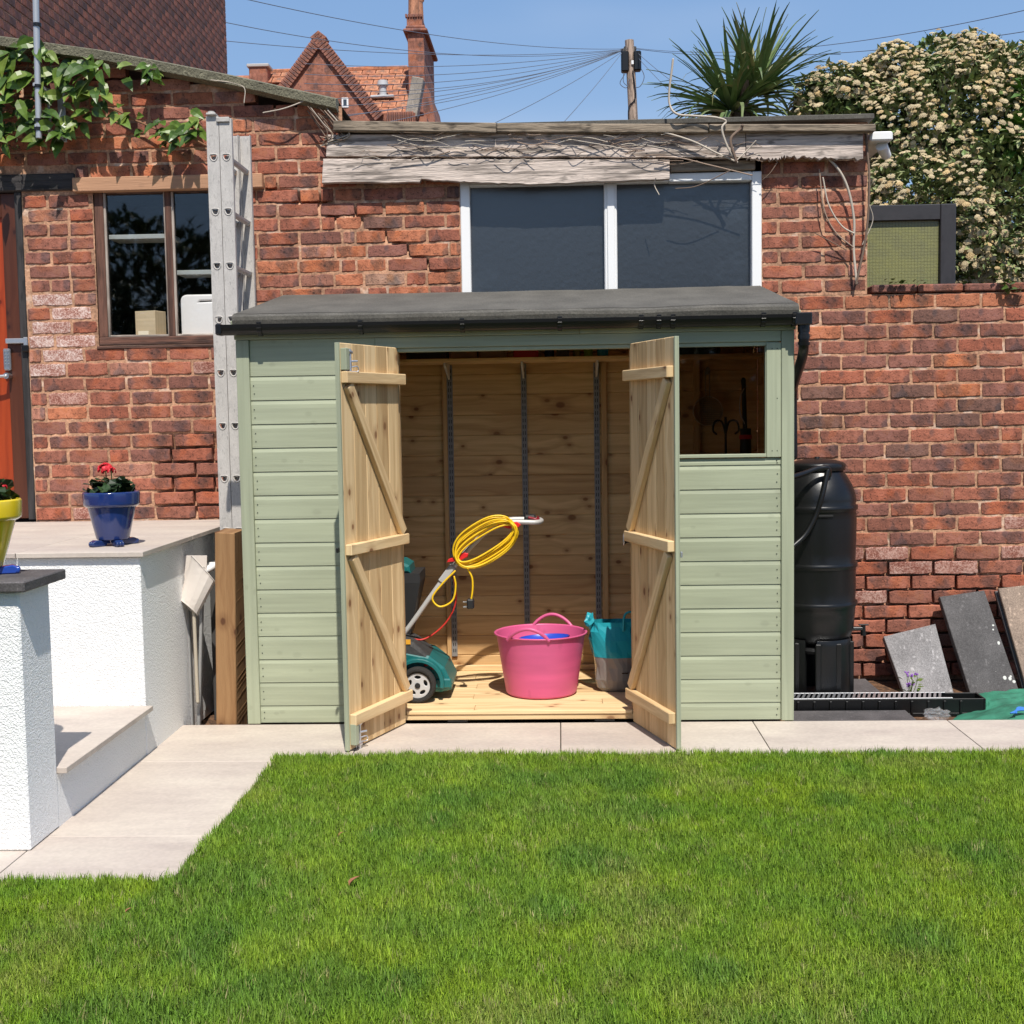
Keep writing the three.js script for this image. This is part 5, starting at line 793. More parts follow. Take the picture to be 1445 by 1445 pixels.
  part(tri, 'motor', mg([cyl(V(s0.x, s0.y - 0.10, -0.545), V(s0.x, s0.y + 0.035, -0.55), 0.028, 0.026, 18)]), black);
  part(tri, 'collar', cyl(V(s0.x, s0.y - 0.016, -0.548), V(s0.x, s0.y + 0.004, -0.549), 0.0305, 0.0305, 18), redP);
  part(tri, 'cutting_head', cyl(V(s0.x + 0.02, FL, -0.5), V(s0.x + 0.02, FL + 0.11, -0.5), 0.07, 0.045, 18), black);
  part(tri, 'lead', tube([[s0.x, s0.y + 0.05, -0.55], [s0.x - 0.028, s0.y + 0.11, -0.53], [s0.x - 0.02, s0.y + 0.2, -0.55], [s0.x + 0.01, s0.y + 0.24, -0.58]], 0.003, 24, 6), M(lin(0.55, 0.55, 0.53), 0.4));
  const g0 = at(1024, 630, 'z', -0.5), st = thing('plant_support', 'dark iron plant support with curled hooks standing behind the window', 'stake', [g0.x, FL, -0.5]);
  part(st, 'rod', cyl(V(g0.x, FL, -0.5), V(g0.x, g0.y + 0.14, -0.5), 0.006), black);
  for (const s of [-1, 1]) part(st, 'hook', tube([[g0.x, g0.y + 0.06, -0.5], [g0.x + s * 0.02, g0.y + 0.12, -0.5], [g0.x + s * 0.05, g0.y + 0.12, -0.49], [g0.x + s * 0.06, g0.y + 0.075, -0.49], [g0.x + s * 0.045, g0.y + 0.06, -0.49]], 0.005, 30, 7), black);
}
// ================================================================ in the gap left of the shed
{ // three-section ladder stood on edge
  const zN = -0.42, zF = -0.80, x0 = -0.215, yB = -0.06, yT = 2.79, w = 0.061;
  const lad = thing('extension_ladder', 'worn aluminium extension ladder standing upright between terrace and shed', 'ladder', [-0.15, yB, -0.6]);
  const holeY = []; for (let y = 2.60; y > 0.0; y -= 0.2515) holeY.push(y);
  const stile = (xa, z, top, s) => {      // face toward the path, with the rung ends showing as rounded triangles
    const sh = new THREE.Shape(); sh.moveTo(xa, yB); sh.lineTo(xa + w - 0.003, yB); sh.lineTo(xa + w - 0.003, top); sh.lineTo(xa, top); sh.closePath();
    for (const y of holeY) if (y < top - 0.04) { const h = new THREE.Path(), cx = xa + w / 2 - 0.001; h.moveTo(cx - 0.013, y + 0.009); h.lineTo(cx + 0.013, y + 0.009); h.quadraticCurveTo(cx + 0.014, y - 0.002, cx + 0.006, y - 0.012); h.lineTo(cx - 0.004, y - 0.012); h.quadraticCurveTo(cx - 0.014, y - 0.002, cx - 0.013, y + 0.009); sh.holes.push(h); }
    const g = new THREE.ExtrudeGeometry(sh, { depth: 0.003, bevelEnabled: false, curveSegments: 4 }); g.translate(0, 0, z - 0.0015); uvBox(g, 'y', 0.6, 0.3, rnd(), rnd());
    const fl = [bx(xa, xa + 0.003, yB, top, z - s * 0.024, z - s * 0.0016, 'y', 0.001, 0.6, 0.3), bx(xa + w - 0.006, xa + w - 0.003, yB, top, z - s * 0.024, z - s * 0.0016, 'y', 0.001, 0.6, 0.3)];
    const st = part(lad, 'stile', mg([g, ...fl]), mat.alu);
    const rims = []; for (const y of holeY) if (y < top - 0.04) { const cx = xa + w / 2 - 0.001, P = [[-0.016, 0.012], [0.016, 0.012], [0.017, 0], [0.008, -0.015], [-0.006, -0.015], [-0.017, 0]].map(([a, b]) => V(cx + a, y + b, z + s * 0.0025)); rims.push(tube(P, 0.0025, 24, 5, true)); }
    part(st, 'rung_rims', mg(rims), mat.alu); return st;
  };
  stile(x0, zN, yT, 1); stile(x0 + w, zN, yT - 0.012, 1); stile(x0, zF, yT - 0.01, -1); stile(x0 + w, zF, yT - 0.012, -1);
  for (const y of holeY) for (const xa of [x0, x0 + w]) { const cx = xa + w / 2 - 0.001; part(lad, 'rung', (() => { const g = prism([[-0.013, 0.009], [0.013, 0.009], [0.012, -0.003], [0.005, -0.012], [-0.004, -0.012], [-0.012, -0.003]], zF + 0.003, zN - 0.02, 0.001); g.translate(cx, y, 0); return uvBox(g, 'z', 0.6, 0.3); })(), mat.alu); }
  part(lad, 'top_hook', mg([bx(x0 + 0.004, x0 + 0.05, yT + 0.001, yT + 0.012, zN - 0.03, zN + 0.02, 'x', 0.003), bx(x0 + 0.05, x0 + 0.112, yT - 0.03, yT - 0.008, zN + 0.003, zN + 0.012, 'x', 0.002), cyl(V(x0 + 0.025, yT + 0.012, zN), V(x0 + 0.025, yT + 0.02, zN), 0.016)]), mat.alu);
}
{ // upright sleeper
  const p0 = [-0.152, -0.06], g = prism([[-0.150, -0.058], [-0.058, -0.058], [-0.036, 0.866], [-0.126, 0.872]], -0.205, -0.004, 0.004); uvBox(g, 'y', 2, 1, 0.3, 0.2);
  const t = thing('timber_post', 'rough brown sleeper post standing against the shed corner', 'post', [-0.1, -0.058, -0.1]); part(t, 'post', g, mat.sleeper);
  const cuts = []; for (let y = 0.0; y < 0.84; y += 0.022) { if (rnd() < 0.55) continue; const f = lerp(-0.056, -0.037, (y + 0.06) / 0.93); cuts.push(bar(V(f + 0.0005, y, -0.012), V(f + 0.0005, y + 0.02 + rr(0, 0.012), -0.2), 0.002 + rr(0, 0.003), 0.0008, V(0, 1, 0), 0.0003)); } part(t, 'saw_marks', mg(cuts), mat.sleeper);
}
{ // folded chair with a white fabric seat
  const ch = thing('folded_chair', 'folded garden chair with grey metal legs and white fabric seat beside the terrace wall', 'chair', [-0.22, -0.06, -0.05]);
  const metal = M(lin(0.36, 0.36, 0.35), 0.5, { metalness: 0.3 }), fab = M(lin(0.74, 0.67, 0.62), 0.95, { map: T.paint, bumpMap: T.grit, bumpScale: 0.001 });
  const L = (u, v, z) => at(u, v, 'z', z), leg = (u0, v0, u1, v1, z, w, d) => { const a = L(u0, v0, z), b = L(u1, v1, z); b.y = Math.max(b.y, -0.055); part(ch, 'leg', bar(a, b, w, d, V(1, 0, 0), 0.003), metal); };
  leg(263, 800, 272, 1037, -0.13, 0.014, 0.028); leg(286, 800, 281, 1037, -0.10, 0.014, 0.026);
  { const a = L(273, 850, -0.05), b = L(279, 990, -0.05); part(ch, 'leg', mg([cyl(a, b, 0.0085), new THREE.SphereGeometry(0.0088, 10, 8).translate(b.x, b.y, b.z)]), M(lin(0.42, 0.37, 0.29), 0.5)); }
  part(ch, 'arm', tube([L(288, 806, -0.12), L(296, 802, -0.14), L(306, 797, -0.2)], 0.017, 14, 10), mat.whitePlastic);
  // rolled fabric: back strip and a folded tube in front
  const strip = [L(259, 784, -0.09), L(292, 784, -0.11), L(290, 850, -0.11), L(259, 850, -0.09)];
  part(ch, 'fabric_back', (() => { const a = strip; const P = [a.map(p => [p.x, p.y, p.z]), a.map(p => [p.x, p.y, p.z - 0.006]).reverse()]; for (let i = 0; i < 4; i++) { const p = a[i], q = a[(i + 1) % 4]; P.push([[p.x, p.y, p.z], [p.x, p.y, p.z - 0.006], [q.x, q.y, q.z - 0.006], [q.x, q.y, q.z]]); } return polysToGeo(P); })(), fab);
  const A = [[270, 783], [303, 820], [304, 832], [278, 869], [254, 846], [258, 835]], n = 12, P = [];
  // a cone-like roll of cloth: two end curves joined
  const topC = i => { const t = i / n, a = t * 6.2832; const p = L(287 + Math.cos(a) * 17, 803 + Math.cos(a) * 19, -0.055 + Math.sin(a) * 0.035); return [p.x, p.y + Math.sin(a) * 0.004, p.z]; }, botC = i => { const t = i / n, a = t * 6.2832; const p = L(266 + Math.cos(a) * 13, 857 + Math.cos(a) * 11, -0.055 + Math.sin(a) * 0.035); return [p.x, p.y + Math.sin(a) * 0.006, p.z]; };
  const mid = (i, s) => { const a = topC(i), b = botC(i); return [0, 1, 2].map(k => lerp(a[k], b[k], s) + (k === 2 ? 0.006 * Math.sin(s * 3.14) * Math.sin(i / n * 12.566) : 0)); };
  for (let i = 0; i < n; i++) for (let s = 0; s < 6; s++) P.push([mid(i, s / 6), mid(i, (s + 1) / 6), mid(i + 1, (s + 1) / 6), mid(i + 1, s / 6)]);
  P.push(Array.from({ length: n }, (_, i) => topC(i)));
  part(ch, 'fabric_seat', polysToGeo(P), fab);
  part(ch, 'seam', mg([tube(Array.from({ length: n }, (_, i) => V(...botC(i))), 0.0028, 30, 5, true), tube(Array.from({ length: n }, (_, i) => V(...topC(i))), 0.0022, 30, 5, true)]), fab);
  const fr = thing('window_frame', 'dark framed board stored upright behind the folded chair', 'board', [-0.14, -0.06, -0.32]);
  part(fr, 'board', bx(-0.245, -0.085, -0.058, 0.66, -0.335, -0.315, 'y', 0.003), M(lin(0.05, 0.048, 0.046), 0.7)); part(fr, 'edge', bx(-0.245, -0.085, 0.662, 0.70, -0.338, -0.312, 'x', 0.003), mat.whitePlastic);
  fr.name = 'stored_board';
}

// ================================================================ right of the shed
{ // water butt
  const c = V(2.668, 0, -0.63), y0 = -0.016, t = thing('water_butt', 'black plastic water butt with ribbed bands, on its stand beside the shed', 'water butt', [c.x, y0, c.z]);
  const Y = v => at(1190, v, 'z', c.z).y, R = 0.186, yb = Y(906), yS = Y(672);
  const rib = (v, o = 0.0075) => { const y = Y(v); return [[R - 0.001, y - 0.018], [R + o, y - 0.010], [R + o, y + 0.008], [R - 0.003, y + 0.012]]; };
  const pr = [[0.001, yb], [0.10, yb], [0.135, yb + 0.006], [0.160, yb + 0.03], [0.176, yb + 0.08], [R - 0.004, yb + 0.15], ...rib(848), [R, Y(830)], ...rib(794), [R, Y(775)], [R + 0.002, Y(730)], ...rib(714), [R + 0.001, Y(704)], [R - 0.006, Y(694)], [R - 0.020, Y(683)], [R - 0.042, Y(672)], [0.124, Y(664)], [0.118, Y(660)], [0.001, Y(660)]];
  part(t, 'body', lathe(pr, 64, [c.x, 0, c.z]), mat.butt);
  const yl = Y(662); part(t, 'lid', lathe([[0.128, yl - 0.005], [0.134, yl - 0.002], [0.136, yl + 0.022], [0.128, yl + 0.034], [0.09, yl + 0.046], [0.03, yl + 0.052], [0.012, yl + 0.053], [0.012, yl + 0.062], [0.001, yl + 0.063]], 56, [c.x, 0, c.z]), mat.butt);
  const st = part(t, 'stand', mg([0, 1, 2, 3].map(i => lathe([[0.150, y0 + 0.004], [0.172, y0], [0.170, yb + 0.0], [0.172, yb + 0.035], [0.160, yb + 0.035], [0.150, yb - 0.02], [0.150, y0 + 0.004]], 16, [c.x, 0, c.z], i * Math.PI / 2 + 0.16 - 0.35, Math.PI / 2 - 0.32))), mat.butt);
  part(st, 'stand_top', lathe([[0.001, yb - 0.03], [0.165, yb - 0.03], [0.165, yb - 0.002], [0.001, yb - 0.002]], 40, [c.x, 0, c.z]), mat.butt);
  for (const a of [0.15, 0.75, 1.35, 1.95]) { const s = Math.sin(a - 0.9), q = V(c.x + s * 0.171, 0, c.z + Math.cos(a - 0.9) * 0.171); part(st, 'stand_rib', bx(q.x - 0.014, q.x + 0.014, y0 + 0.002, yb + 0.02, q.z - 0.006, q.z + 0.006, 'y', 0.004), mat.butt); }
  part(t, 'grip_slot', (() => { const y = Y(724), P = []; for (let i = 0; i <= 10; i++) { const a = lerp(-0.20, 0.2, i / 10) - 0.02; P.push(V(c.x + Math.sin(a) * (R + 0.0005), y, c.z + Math.cos(a) * (R + 0.0005))); } return tube(P, 0.008, 20, 8); })(), mat.dark);
  part(t, 'tap', (() => { const p = at(1207, 887, 'z', c.z + 0.02); const q = V(p.x - 0.02, p.y, p.z); return mg([cyl(q, V(q.x + 0.06, q.y, q.z), 0.011), cyl(V(q.x + 0.058, q.y + 0.014, q.z), V(q.x + 0.058, q.y - 0.034, q.z), 0.011, 0.013), bx(q.x + 0.035, q.x + 0.085, q.y + 0.015, q.y + 0.022, q.z - 0.008, q.z + 0.008, 'x', 0.003)]); })(), mat.blackPlastic);
  // diverter hose from the downpipe over the butt's shoulder
  const h = thing('diverter_hose', 'black diverter hose curving from the shed wall onto the water butt', 'hose', [2.5, 0.7, -0.4]);
  part(h, 'hose', tube([V(SW + 0.03, Y(672) + 0.008, -0.33), at(1135, 668, 'z', -0.40), at(1155, 661, 'z', -0.44), at(1168, 661, 'z', -0.455), V(at(1171, 664, 'z', -0.46).x, Y(668), -0.48)], 0.0135, 40, 12), mat.blackPlastic);
  part(h, 'hanging_hose', tube([at(1168, 664, 'z', -0.452), at(1160, 700, 'z', -0.432), at(1150, 730, 'z', -0.43), at(1136, 755, 'z', -0.42), at(1118, 772, 'z', -0.40)], 0.0125, 40, 12), mat.blackPlastic);
}
const slabBox = (label, lim, m, group) => { const t = thing('paving_offcut', label, 'slab', [(lim[0] + lim[1]) / 2, lim[2], (lim[4] + lim[5]) / 2]); part(t, 'slab', bx(...lim, 'x', 0.003, 0.5, 0.5), m); return t; };
slabBox('dark grey slab lying under the water butt', [2.462, 2.985, -0.059, -0.0165, -0.95, -0.44], mat.coping);
slabBox('dark grey slab lying in front of the drain channel', [2.452, at(1296, 1018, 'y', -0.02).x, -0.059, -0.018, -0.262, -0.004], mat.coping);
{ // drain channel with slotted grating
  const x0 = 2.47, x1 = at(1352, 990, 'y', 0.03).x, x2 = at(1388, 984, 'y', 0.03).x, yT = 0.03, yB = -0.04, z0 = -0.425, z1 = -0.295;
  const t = thing('drain_channel', 'black plastic drain channel with galvanised slotted grating lying beside the shed', 'drain', [(x0 + x2) / 2, -0.059, -0.36]);
  part(t, 'trough', mg([bx(x0, x2, yB, yT - 0.004, z1 - 0.008, z1, 'x', 0.002), bx(x0, x2, yB, yT - 0.004, z0, z0 + 0.008, 'x', 0.002), bx(x0, x2, yB - 0.019, yB - 0.0005, z0, z1, 'x', 0.002), bx(x2 + 0.0005, x2 + 0.009, yB, yT - 0.004, z0, z1, 'z', 0.002), ...Array.from({ length: 11 }, (_, i) => bx(x0 + 0.04 + i * 0.075, x0 + 0.052 + i * 0.075, yB, yT - 0.012, z1 + 0.0005, z1 + 0.008, 'y', 0.002))]), mat.blackPlastic);
  part(t, 'grating_edge', bx(x0, x1, yT - 0.0035, yT + 0.001, z1 - 0.014, z1 + 0.001, 'x', 0.001), mat.galv); part(t, 'grating_edge', bx(x0, x1, yT - 0.0035, yT + 0.001, z0, z0 + 0.014, 'x', 0.001), mat.galv);
  for (let x = x0 + 0.012; x < x1 - 0.02; x += 0.0235) part(t, 'grating_bar', bar(V(x + 0.018, yT - 0.001, z0 + 0.013), V(x - 0.014, yT - 0.001, z1 - 0.013), 0.003, 0.012, V(0, 1, 0), 0.0008), mat.galv);
}
function leaning(label, [bl, br, tr, tl], th, m) {   // slab leaning on the wall, corners as points on its front face
  const t = thing('leaning_slab', label, 'slab', [(bl.x + br.x) / 2, bl.y, bl.z]);
  const n = br.clone().sub(bl).cross(tl.clone().sub(bl)).normalize().multiplyScalar(-th), F = [bl, br, tr, tl].map(p => [p.x, p.y, p.z]), B = [bl, br, tr, tl].map(p => [p.x + n.x, p.y + n.y, p.z + n.z]);
  const e = 0.003, C = [0, 1, 2].map(k => (F[0][k] + F[1][k] + F[2][k] + F[3][k]) / 4), I = F.map(p => p.map((v, k) => lerp(v, C[k], 0.02))), nn = n.clone().multiplyScalar(e / th), F2 = F.map(p => [p[0] + nn.x, p[1] + nn.y, p[2] + nn.z]);
  const P = [I, B.slice().reverse()]; for (let i = 0; i < 4; i++) { const k = (i + 1) % 4; P.push([I[i], F2[i], F2[k], I[k]], [F2[i], B[i], B[k], F2[k]]); }
  part(t, 'slab', uvBox(polysToGeo(P), 'y', 0.5, 0.5, rnd(), rnd()), m); return t;
}
{
  const G = -0.058, foot = (u, z) => { const p = at(u, 980, 'z', z); return V(p.x, G, z); };
  const c1 = [foot(1276, -0.78), foot(1346, -0.78), at(1320, 880, 'z', -0.985), at(1247, 898, 'z', -0.985)];
  leaning('pale grey chipped slab leaning against the garden wall', c1, 0.035, M(lin(0.42, 0.40, 0.40), 0.85, { map: T.stone, bumpMap: T.grit, bumpScale: 0.001 }));
  const c2 = [foot(1370, -0.74), foot(1440, -0.74), at(1389, 833, 'z', -1.0), at(1326, 842, 'z', -1.0)];
  const s2 = leaning('dark grey paving slab with white splashes leaning between two other slabs', c2, 0.038, M(lin(0.155, 0.145, 0.145), 0.85, { map: T.stone, bumpMap: T.grit, bumpScale: 0.001 }));
  { // bird lime: small raised splashes on the face
    const [bl, br, tr, tl] = c2, n = br.clone().sub(bl).cross(tl.clone().sub(bl)).normalize(), k = mulberry(3), gs = [];
    for (const [u, v, r] of [[0.75, 0.78, 0.008], [0.93, 0.66, 0.007], [0.9, 0.62, 0.006], [0.84, 0.55, 0.007], [0.92, 0.49, 0.008], [0.80, 0.16, 0.010], [0.90, 0.15, 0.009], [0.96, 0.12, 0.009], [0.93, 0.17, 0.006], [0.66, 0.22, 0.003], [0.4, 0.3, 0.003]]) { const p = bl.clone().lerp(br, u).lerp(tl.clone().lerp(tr, u), v); const g = new THREE.SphereGeometry(1, 8, 6).toNonIndexed(); g.scale(r, r * (0.8 + k() * 0.8), 0.0012); g.applyQuaternion(new THREE.Quaternion().setFromUnitVectors(V(0, 0, 1), n)); g.translate(p.x, p.y, p.z); gs.push(g); }
    part(s2, 'splashes', mg(gs), M(lin(0.55, 0.56, 0.52), 0.9));
  }
  leaning('tan paving slab leaning at the end of the row of slabs', [foot(1452, -0.70), foot(1530, -0.70), at(1478, 822, 'z', -1.0), at(1409, 830, 'z', -1.0)], 0.02, M(lin(0.46, 0.34, 0.26), 0.85, { map: T.stone, bumpMap: T.grit, bumpScale: 0.001 }));
  leaning('thin dark slab stacked behind the tan slab', [foot(1446, -0.735), foot(1524, -0.735), at(1474, 824, 'z', -1.03), at(1404, 834, 'z', -1.03)], 0.018, mat.coping);
}
{ // green tarpaulin heaped on the ground
  const t = thing('tarpaulin', 'crumpled green tarpaulin on the ground by the leaning slabs', 'tarpaulin', [3.55, -0.058, -0.4]);
  const nx = 44, nz = 30, P = [], pt = (i, j) => { const u = i / nx, v = j / nz, x = lerp(3.10, 4.3, u) + 0.05 * (fbm(u, v, 7, 7, 2, 801) - 0.5), z = lerp(-0.01, -0.66, v) + 0.04 * (fbm(u, v, 6, 6, 2, 803) - 0.5), e = Math.min(u * 3.4, 1) * Math.min((1 - v) * 4, 1) * Math.min((v + 0.06) * 6, 1), n = fbm(u, v, 9, 7, 4, 805); return [x + 0.22 * (1 - Math.min(1, u * 4)) * v * 1.5, -0.054 + e * (0.028 + 0.07 * n * (0.35 + v)), z]; };
  for (let i = 0; i < nx; i++) for (let j = 0; j < nz; j++) P.push([pt(i, j), pt(i + 1, j), pt(i + 1, j + 1), pt(i, j + 1)]);
  part(t, 'sheet', uvBox(polysToGeo(P), 'x', 0.4, 0.4), M(lin(0.045, 0.27, 0.185), 0.7, { map: T.plant }));
  const b = at(1438, 1006, 'y', 0.01), rp = thing('blue_rope', 'short frayed end of blue rope lying on the tarpaulin', 'rope', [b.x, 0, b.z]);
  part(rp, 'rope', mg([0, 1, 2, 3].map(i => tube([[b.x - 0.04 + i * 0.008, 0.012, b.z + 0.01], [b.x, 0.022 + i * 0.003, b.z - 0.005 * i], [b.x + 0.09, 0.014, b.z - 0.01 + 0.01 * i]], 0.004, 14, 6))), M(lin(0.03, 0.16, 0.5), 0.7));
}
{ // weed with purple flowers growing at the foot of the pale slab
  const b = at(1283, 985, 'z', -0.60), t = thing('weed', 'small weed with purple flowers at the foot of the pale slab', 'plant', [b.x, -0.058, -0.60]), k = mulberry(6), lg = leafGeo(0.03, 0.014), lm = leafMat(0.20, 0.30, 0.04), st = [], fl = [];
  for (let i = 0; i < 26; i++) { const a = k() * 6.28, r = 0.06 * k(), p = V(b.x + 0.01 + Math.cos(a) * r * 1.2, -0.04 + k() * 0.10, -0.60 + Math.sin(a) * r); inst(t, 'leaf', lg, lm, p, dirQ(V(Math.cos(a), 0.5, Math.sin(a)), V(0, 1, 0), k()), 0.6 + 0.5 * k()); if (i < 8) { const q = V(p.x - 0.01, 0.02 + k() * 0.07, p.z); st.push(tube([V(b.x, -0.058, -0.6), p.clone().lerp(q, 0.4), q], 0.0016, 6, 4)); for (let m = 0; m < 4; m++) fl.push(new THREE.IcosahedronGeometry(0.004 + 0.002 * k(), 0).toNonIndexed().translate(q.x + (k() - 0.5) * 0.014, q.y + (k() - 0.5) * 0.014, q.z + (k() - 0.5) * 0.014)); } }
  part(t, 'stems', mg(st), lm); part(t, 'flowers', mg(fl), M(lin(0.26, 0.10, 0.42), 0.7));
  const c = at(1318, 1004, 'y', -0.03), w = thing('clear_wrapper', 'crumpled clear plastic wrapper in front of the drain channel', 'wrapper', [c.x, -0.058, -0.2]);
  const g = new THREE.IcosahedronGeometry(1, 3).toNonIndexed(), p = g.attributes.position; for (let i = 0; i < p.count; i++) { const x = p.getX(i), y = p.getY(i), z = p.getZ(i), n = 0.65 + 0.7 * hash(Math.round(x * 40), Math.round(y * 40), Math.round(z * 40)); p.setXYZ(i, x * n * 0.055, y * n * 0.026, z * n * 0.04); } g.computeVertexNormals(); g.translate(c.x - 0.01, -0.026, -0.215); part(w, 'film', g, MP([1, 1, 1], 0.08, { transmission: 0.92, thickness: 0, ior: 1.45 }));
}
{ // fallen leaves on the lawn
  const k = mulberry(15), m = M(lin(0.26, 0.10, 0.05), 0.8);
  const a = at(493, 1238, 'y', 0.055), b = at(478, 1169, 'y', 0.055), c = at(177, 1276, 'y', 0.055);
  for (const [p, L, lab] of [[a, 0.036, 'curled brown dead leaf standing up in the lawn'], [b, 0.018, 'tiny brown leaf fragment in the lawn near the paving'], [c, 0.02, 'small orange brown leaf on the lawn near the corner of the path']]) { const t = thing('fallen_leaf', lab, 'leaf', [p.x, 0.03, p.z]); const g = leafGeo(L, L * 0.5, 0.9, 0.5); g.rotateZ(1.1); g.rotateY(0.5); g.translate(p.x, 0.03, p.z); part(t, 'blade', g, m); }
}

// ================================================================ climbing plant, mast, dead stems
{
  const lgs = [leafGeo(0.105, 0.058, 0.28, 0.35, 4), leafGeo(0.095, 0.050, 0.2, 0.55, 4), leafGeo(0.08, 0.048, 0.35, 0.2, 4), leafGeo(0.11, 0.054, 0.15, 0.45, 4)], lms = [leafMat(0.20, 0.33, 0.055, { roughness: 0.38 }), leafMat(0.14, 0.26, 0.042, { roughness: 0.35 }), leafMat(0.27, 0.38, 0.07, { roughness: 0.4 }), leafMat(0.09, 0.18, 0.035, { roughness: 0.35 })];
  const root = wp(-60, 735, ZW + 0.05), vine = thing('climbing_plant', 'green climbing plant with pointed leaves trailing over the outhouse wall', 'plant', [root.x, 0.845, ZW + 0.05]), k = mulberry(55);
  const reg = (u, v) => { // where the photograph shows leaves (density)
    if (u < 8) return v > 60 && v < 215 ? 0.8 : 0; const top = lerp(58, 84, u / 210); if (v < top + 3) return 0; const bot = u < 90 ? 200 : u < 130 ? lerp(195, 165, (u - 90) / 40) : lerp(160, 95, (u - 130) / 75); return v < bot && u < 205 ? (u < 140 ? 1 : 0.6) : 0; };
  const put = (u, v, off, sc = 1) => { const p = at(u, v, 'z', ZW + off), a = (k() - 0.5) * 2.6, down = -0.35 - 0.8 * k(), d = V(Math.sin(a), down + 0.25, 0.35 + 0.8 * k()); inst(vine, 'leaf', lgs[Math.floor(k() * 4)], lms[Math.floor(k() * 4)], p, dirQ(d, V(0, 0.5, 1), (k() - 0.5) * 1.2), sc * (0.70 + 0.5 * k())); };
  let n = 0; for (let i = 0; i < 2600 && n < 230; i++) { const u = -60 + k() * 265, v = 52 + k() * 160; if (k() < reg(u, v)) { put(u, v, 0.03 + 0.13 * k()); n++; } }
  for (let i = 0; i < 14; i++) put(212 + k() * 10 - i * 0.5, 95 - i * 0.6 + k() * 16, 0.06 + 0.05 * k(), 0.8);
  const sp = [[150, 150], [170, 158], [196, 172], [220, 186], [245, 188], [268, 180], [284, 165]]; for (let i = 0; i < 46; i++) { const t = Math.pow(k(), 0.65) * (sp.length - 1), a = Math.floor(t), b = Math.min(a + 1, sp.length - 1), f = t - a; put(lerp(sp[a][0], sp[b][0], f) + (k() - 0.5) * 22, lerp(sp[a][1], sp[b][1], f) + (k() - 0.5) * 34, 0.06 + 0.08 * k(), 0.85); }
  for (let i = 0; i < 7; i++) put(40 + k() * 12, 50 + k() * 14, 0.10, 0.9);
  const stem = M(lin(0.20, 0.10, 0.05), 0.85), S = [[[-60, 735], [-70, 400], [-40, 220], [20, 150], [90, 130], [140, 100], [200, 92]], [[-40, 220], [30, 180], [90, 170], [150, 152], [196, 172], [245, 188], [285, 168]], [[245, 188], [272, 196], [290, 205]], [[20, 150], [40, 90], [48, 56]]];
  for (const s of S) part(vine, 'stem', tube(s.map(([u, v], i) => at(u, v, 'z', ZW + 0.035 + 0.01 * (i % 3))), 0.0055, 60, 6), stem);
  // conifer-like sprig low on the left
  const sprig = thing('hanging_shrub', 'fine leaved dark shrub hanging at the outhouse wall above the door', 'shrub', [wp(0, 200).x, wp(0, 215).y, ZW + 0.1]); const lg = leafGeo(0.022, 0.009), lm = leafMat(0.09, 0.13, 0.035), p4 = [];
  for (let i = 0; i < 420; i++) { const u = -70 + k() * 100 * Math.pow(k(), 0.4), v = 172 + k() * 36 + Math.max(0, u) * 0.3; const p = at(u, v, 'z', ZW + 0.05 + 0.1 * k()), g = lg.clone(); g.applyQuaternion(dirQ(V(k() - 0.5, k() - 0.2, k()), V(0, 1, 0), k() * 3)); g.translate(p.x, p.y, p.z); p4.push(g); }
  part(sprig, 'foliage', mg(p4), lm).userData.kind = 'stuff'; part(sprig, 'twig', tube([at(-70, 205, 'z', ZW + 0.02), at(-20, 195, 'z', ZW + 0.08), at(25, 185, 'z', ZW + 0.1)], 0.004, 16, 6), stem);
}
{ // aerial mast on a wall bracket
  const z = ZW + 0.16, a = at(55, 195, 'z', z), b = at(49, -60, 'z', z), t = thing('aerial_mast', 'grey metal aerial mast on a bracket over the climbing plant', 'mast', [a.x, a.y, z]), m = M(lin(0.46, 0.47, 0.48), 0.38, { metalness: 0.5 });
  part(t, 'pole', cyl(a, b, 0.0155, 0.0155, 16), m);
  const y1 = at(53, 120, 'z', z).y, y0 = at(54, 178, 'z', z).y, zb = ZW + 0.008, xx = a.x;
  part(t, 'bracket', mg([bar(V(xx - 0.01, y1, z + 0.018), V(xx + 0.07, y1 - 0.02, zb), 0.018, 0.012), bar(V(xx - 0.01, y0, z + 0.018), V(xx + 0.07, y0 - 0.02, zb), 0.018, 0.012), bx(xx + 0.045, xx + 0.085, y0 - 0.05, y1, zb - 0.006, zb + 0.004, 'y', 0.002), bar(V(xx + 0.025, y1 - 0.01, z * 0.5 + zb * 0.5), V(xx + 0.03, y0 - 0.01, z * 0.5 + zb * 0.5), 0.012, 0.006)]), m);
  for (const v of [35, 122, 170, 182]) { const p = at(52 + v * 0.01, v, 'z', z); part(t, 'clamp', cyl(V(p.x, p.y - 0.008, z), V(p.x, p.y + 0.008, z), 0.021, 0.021, 14), mat.blackPlastic); }
}
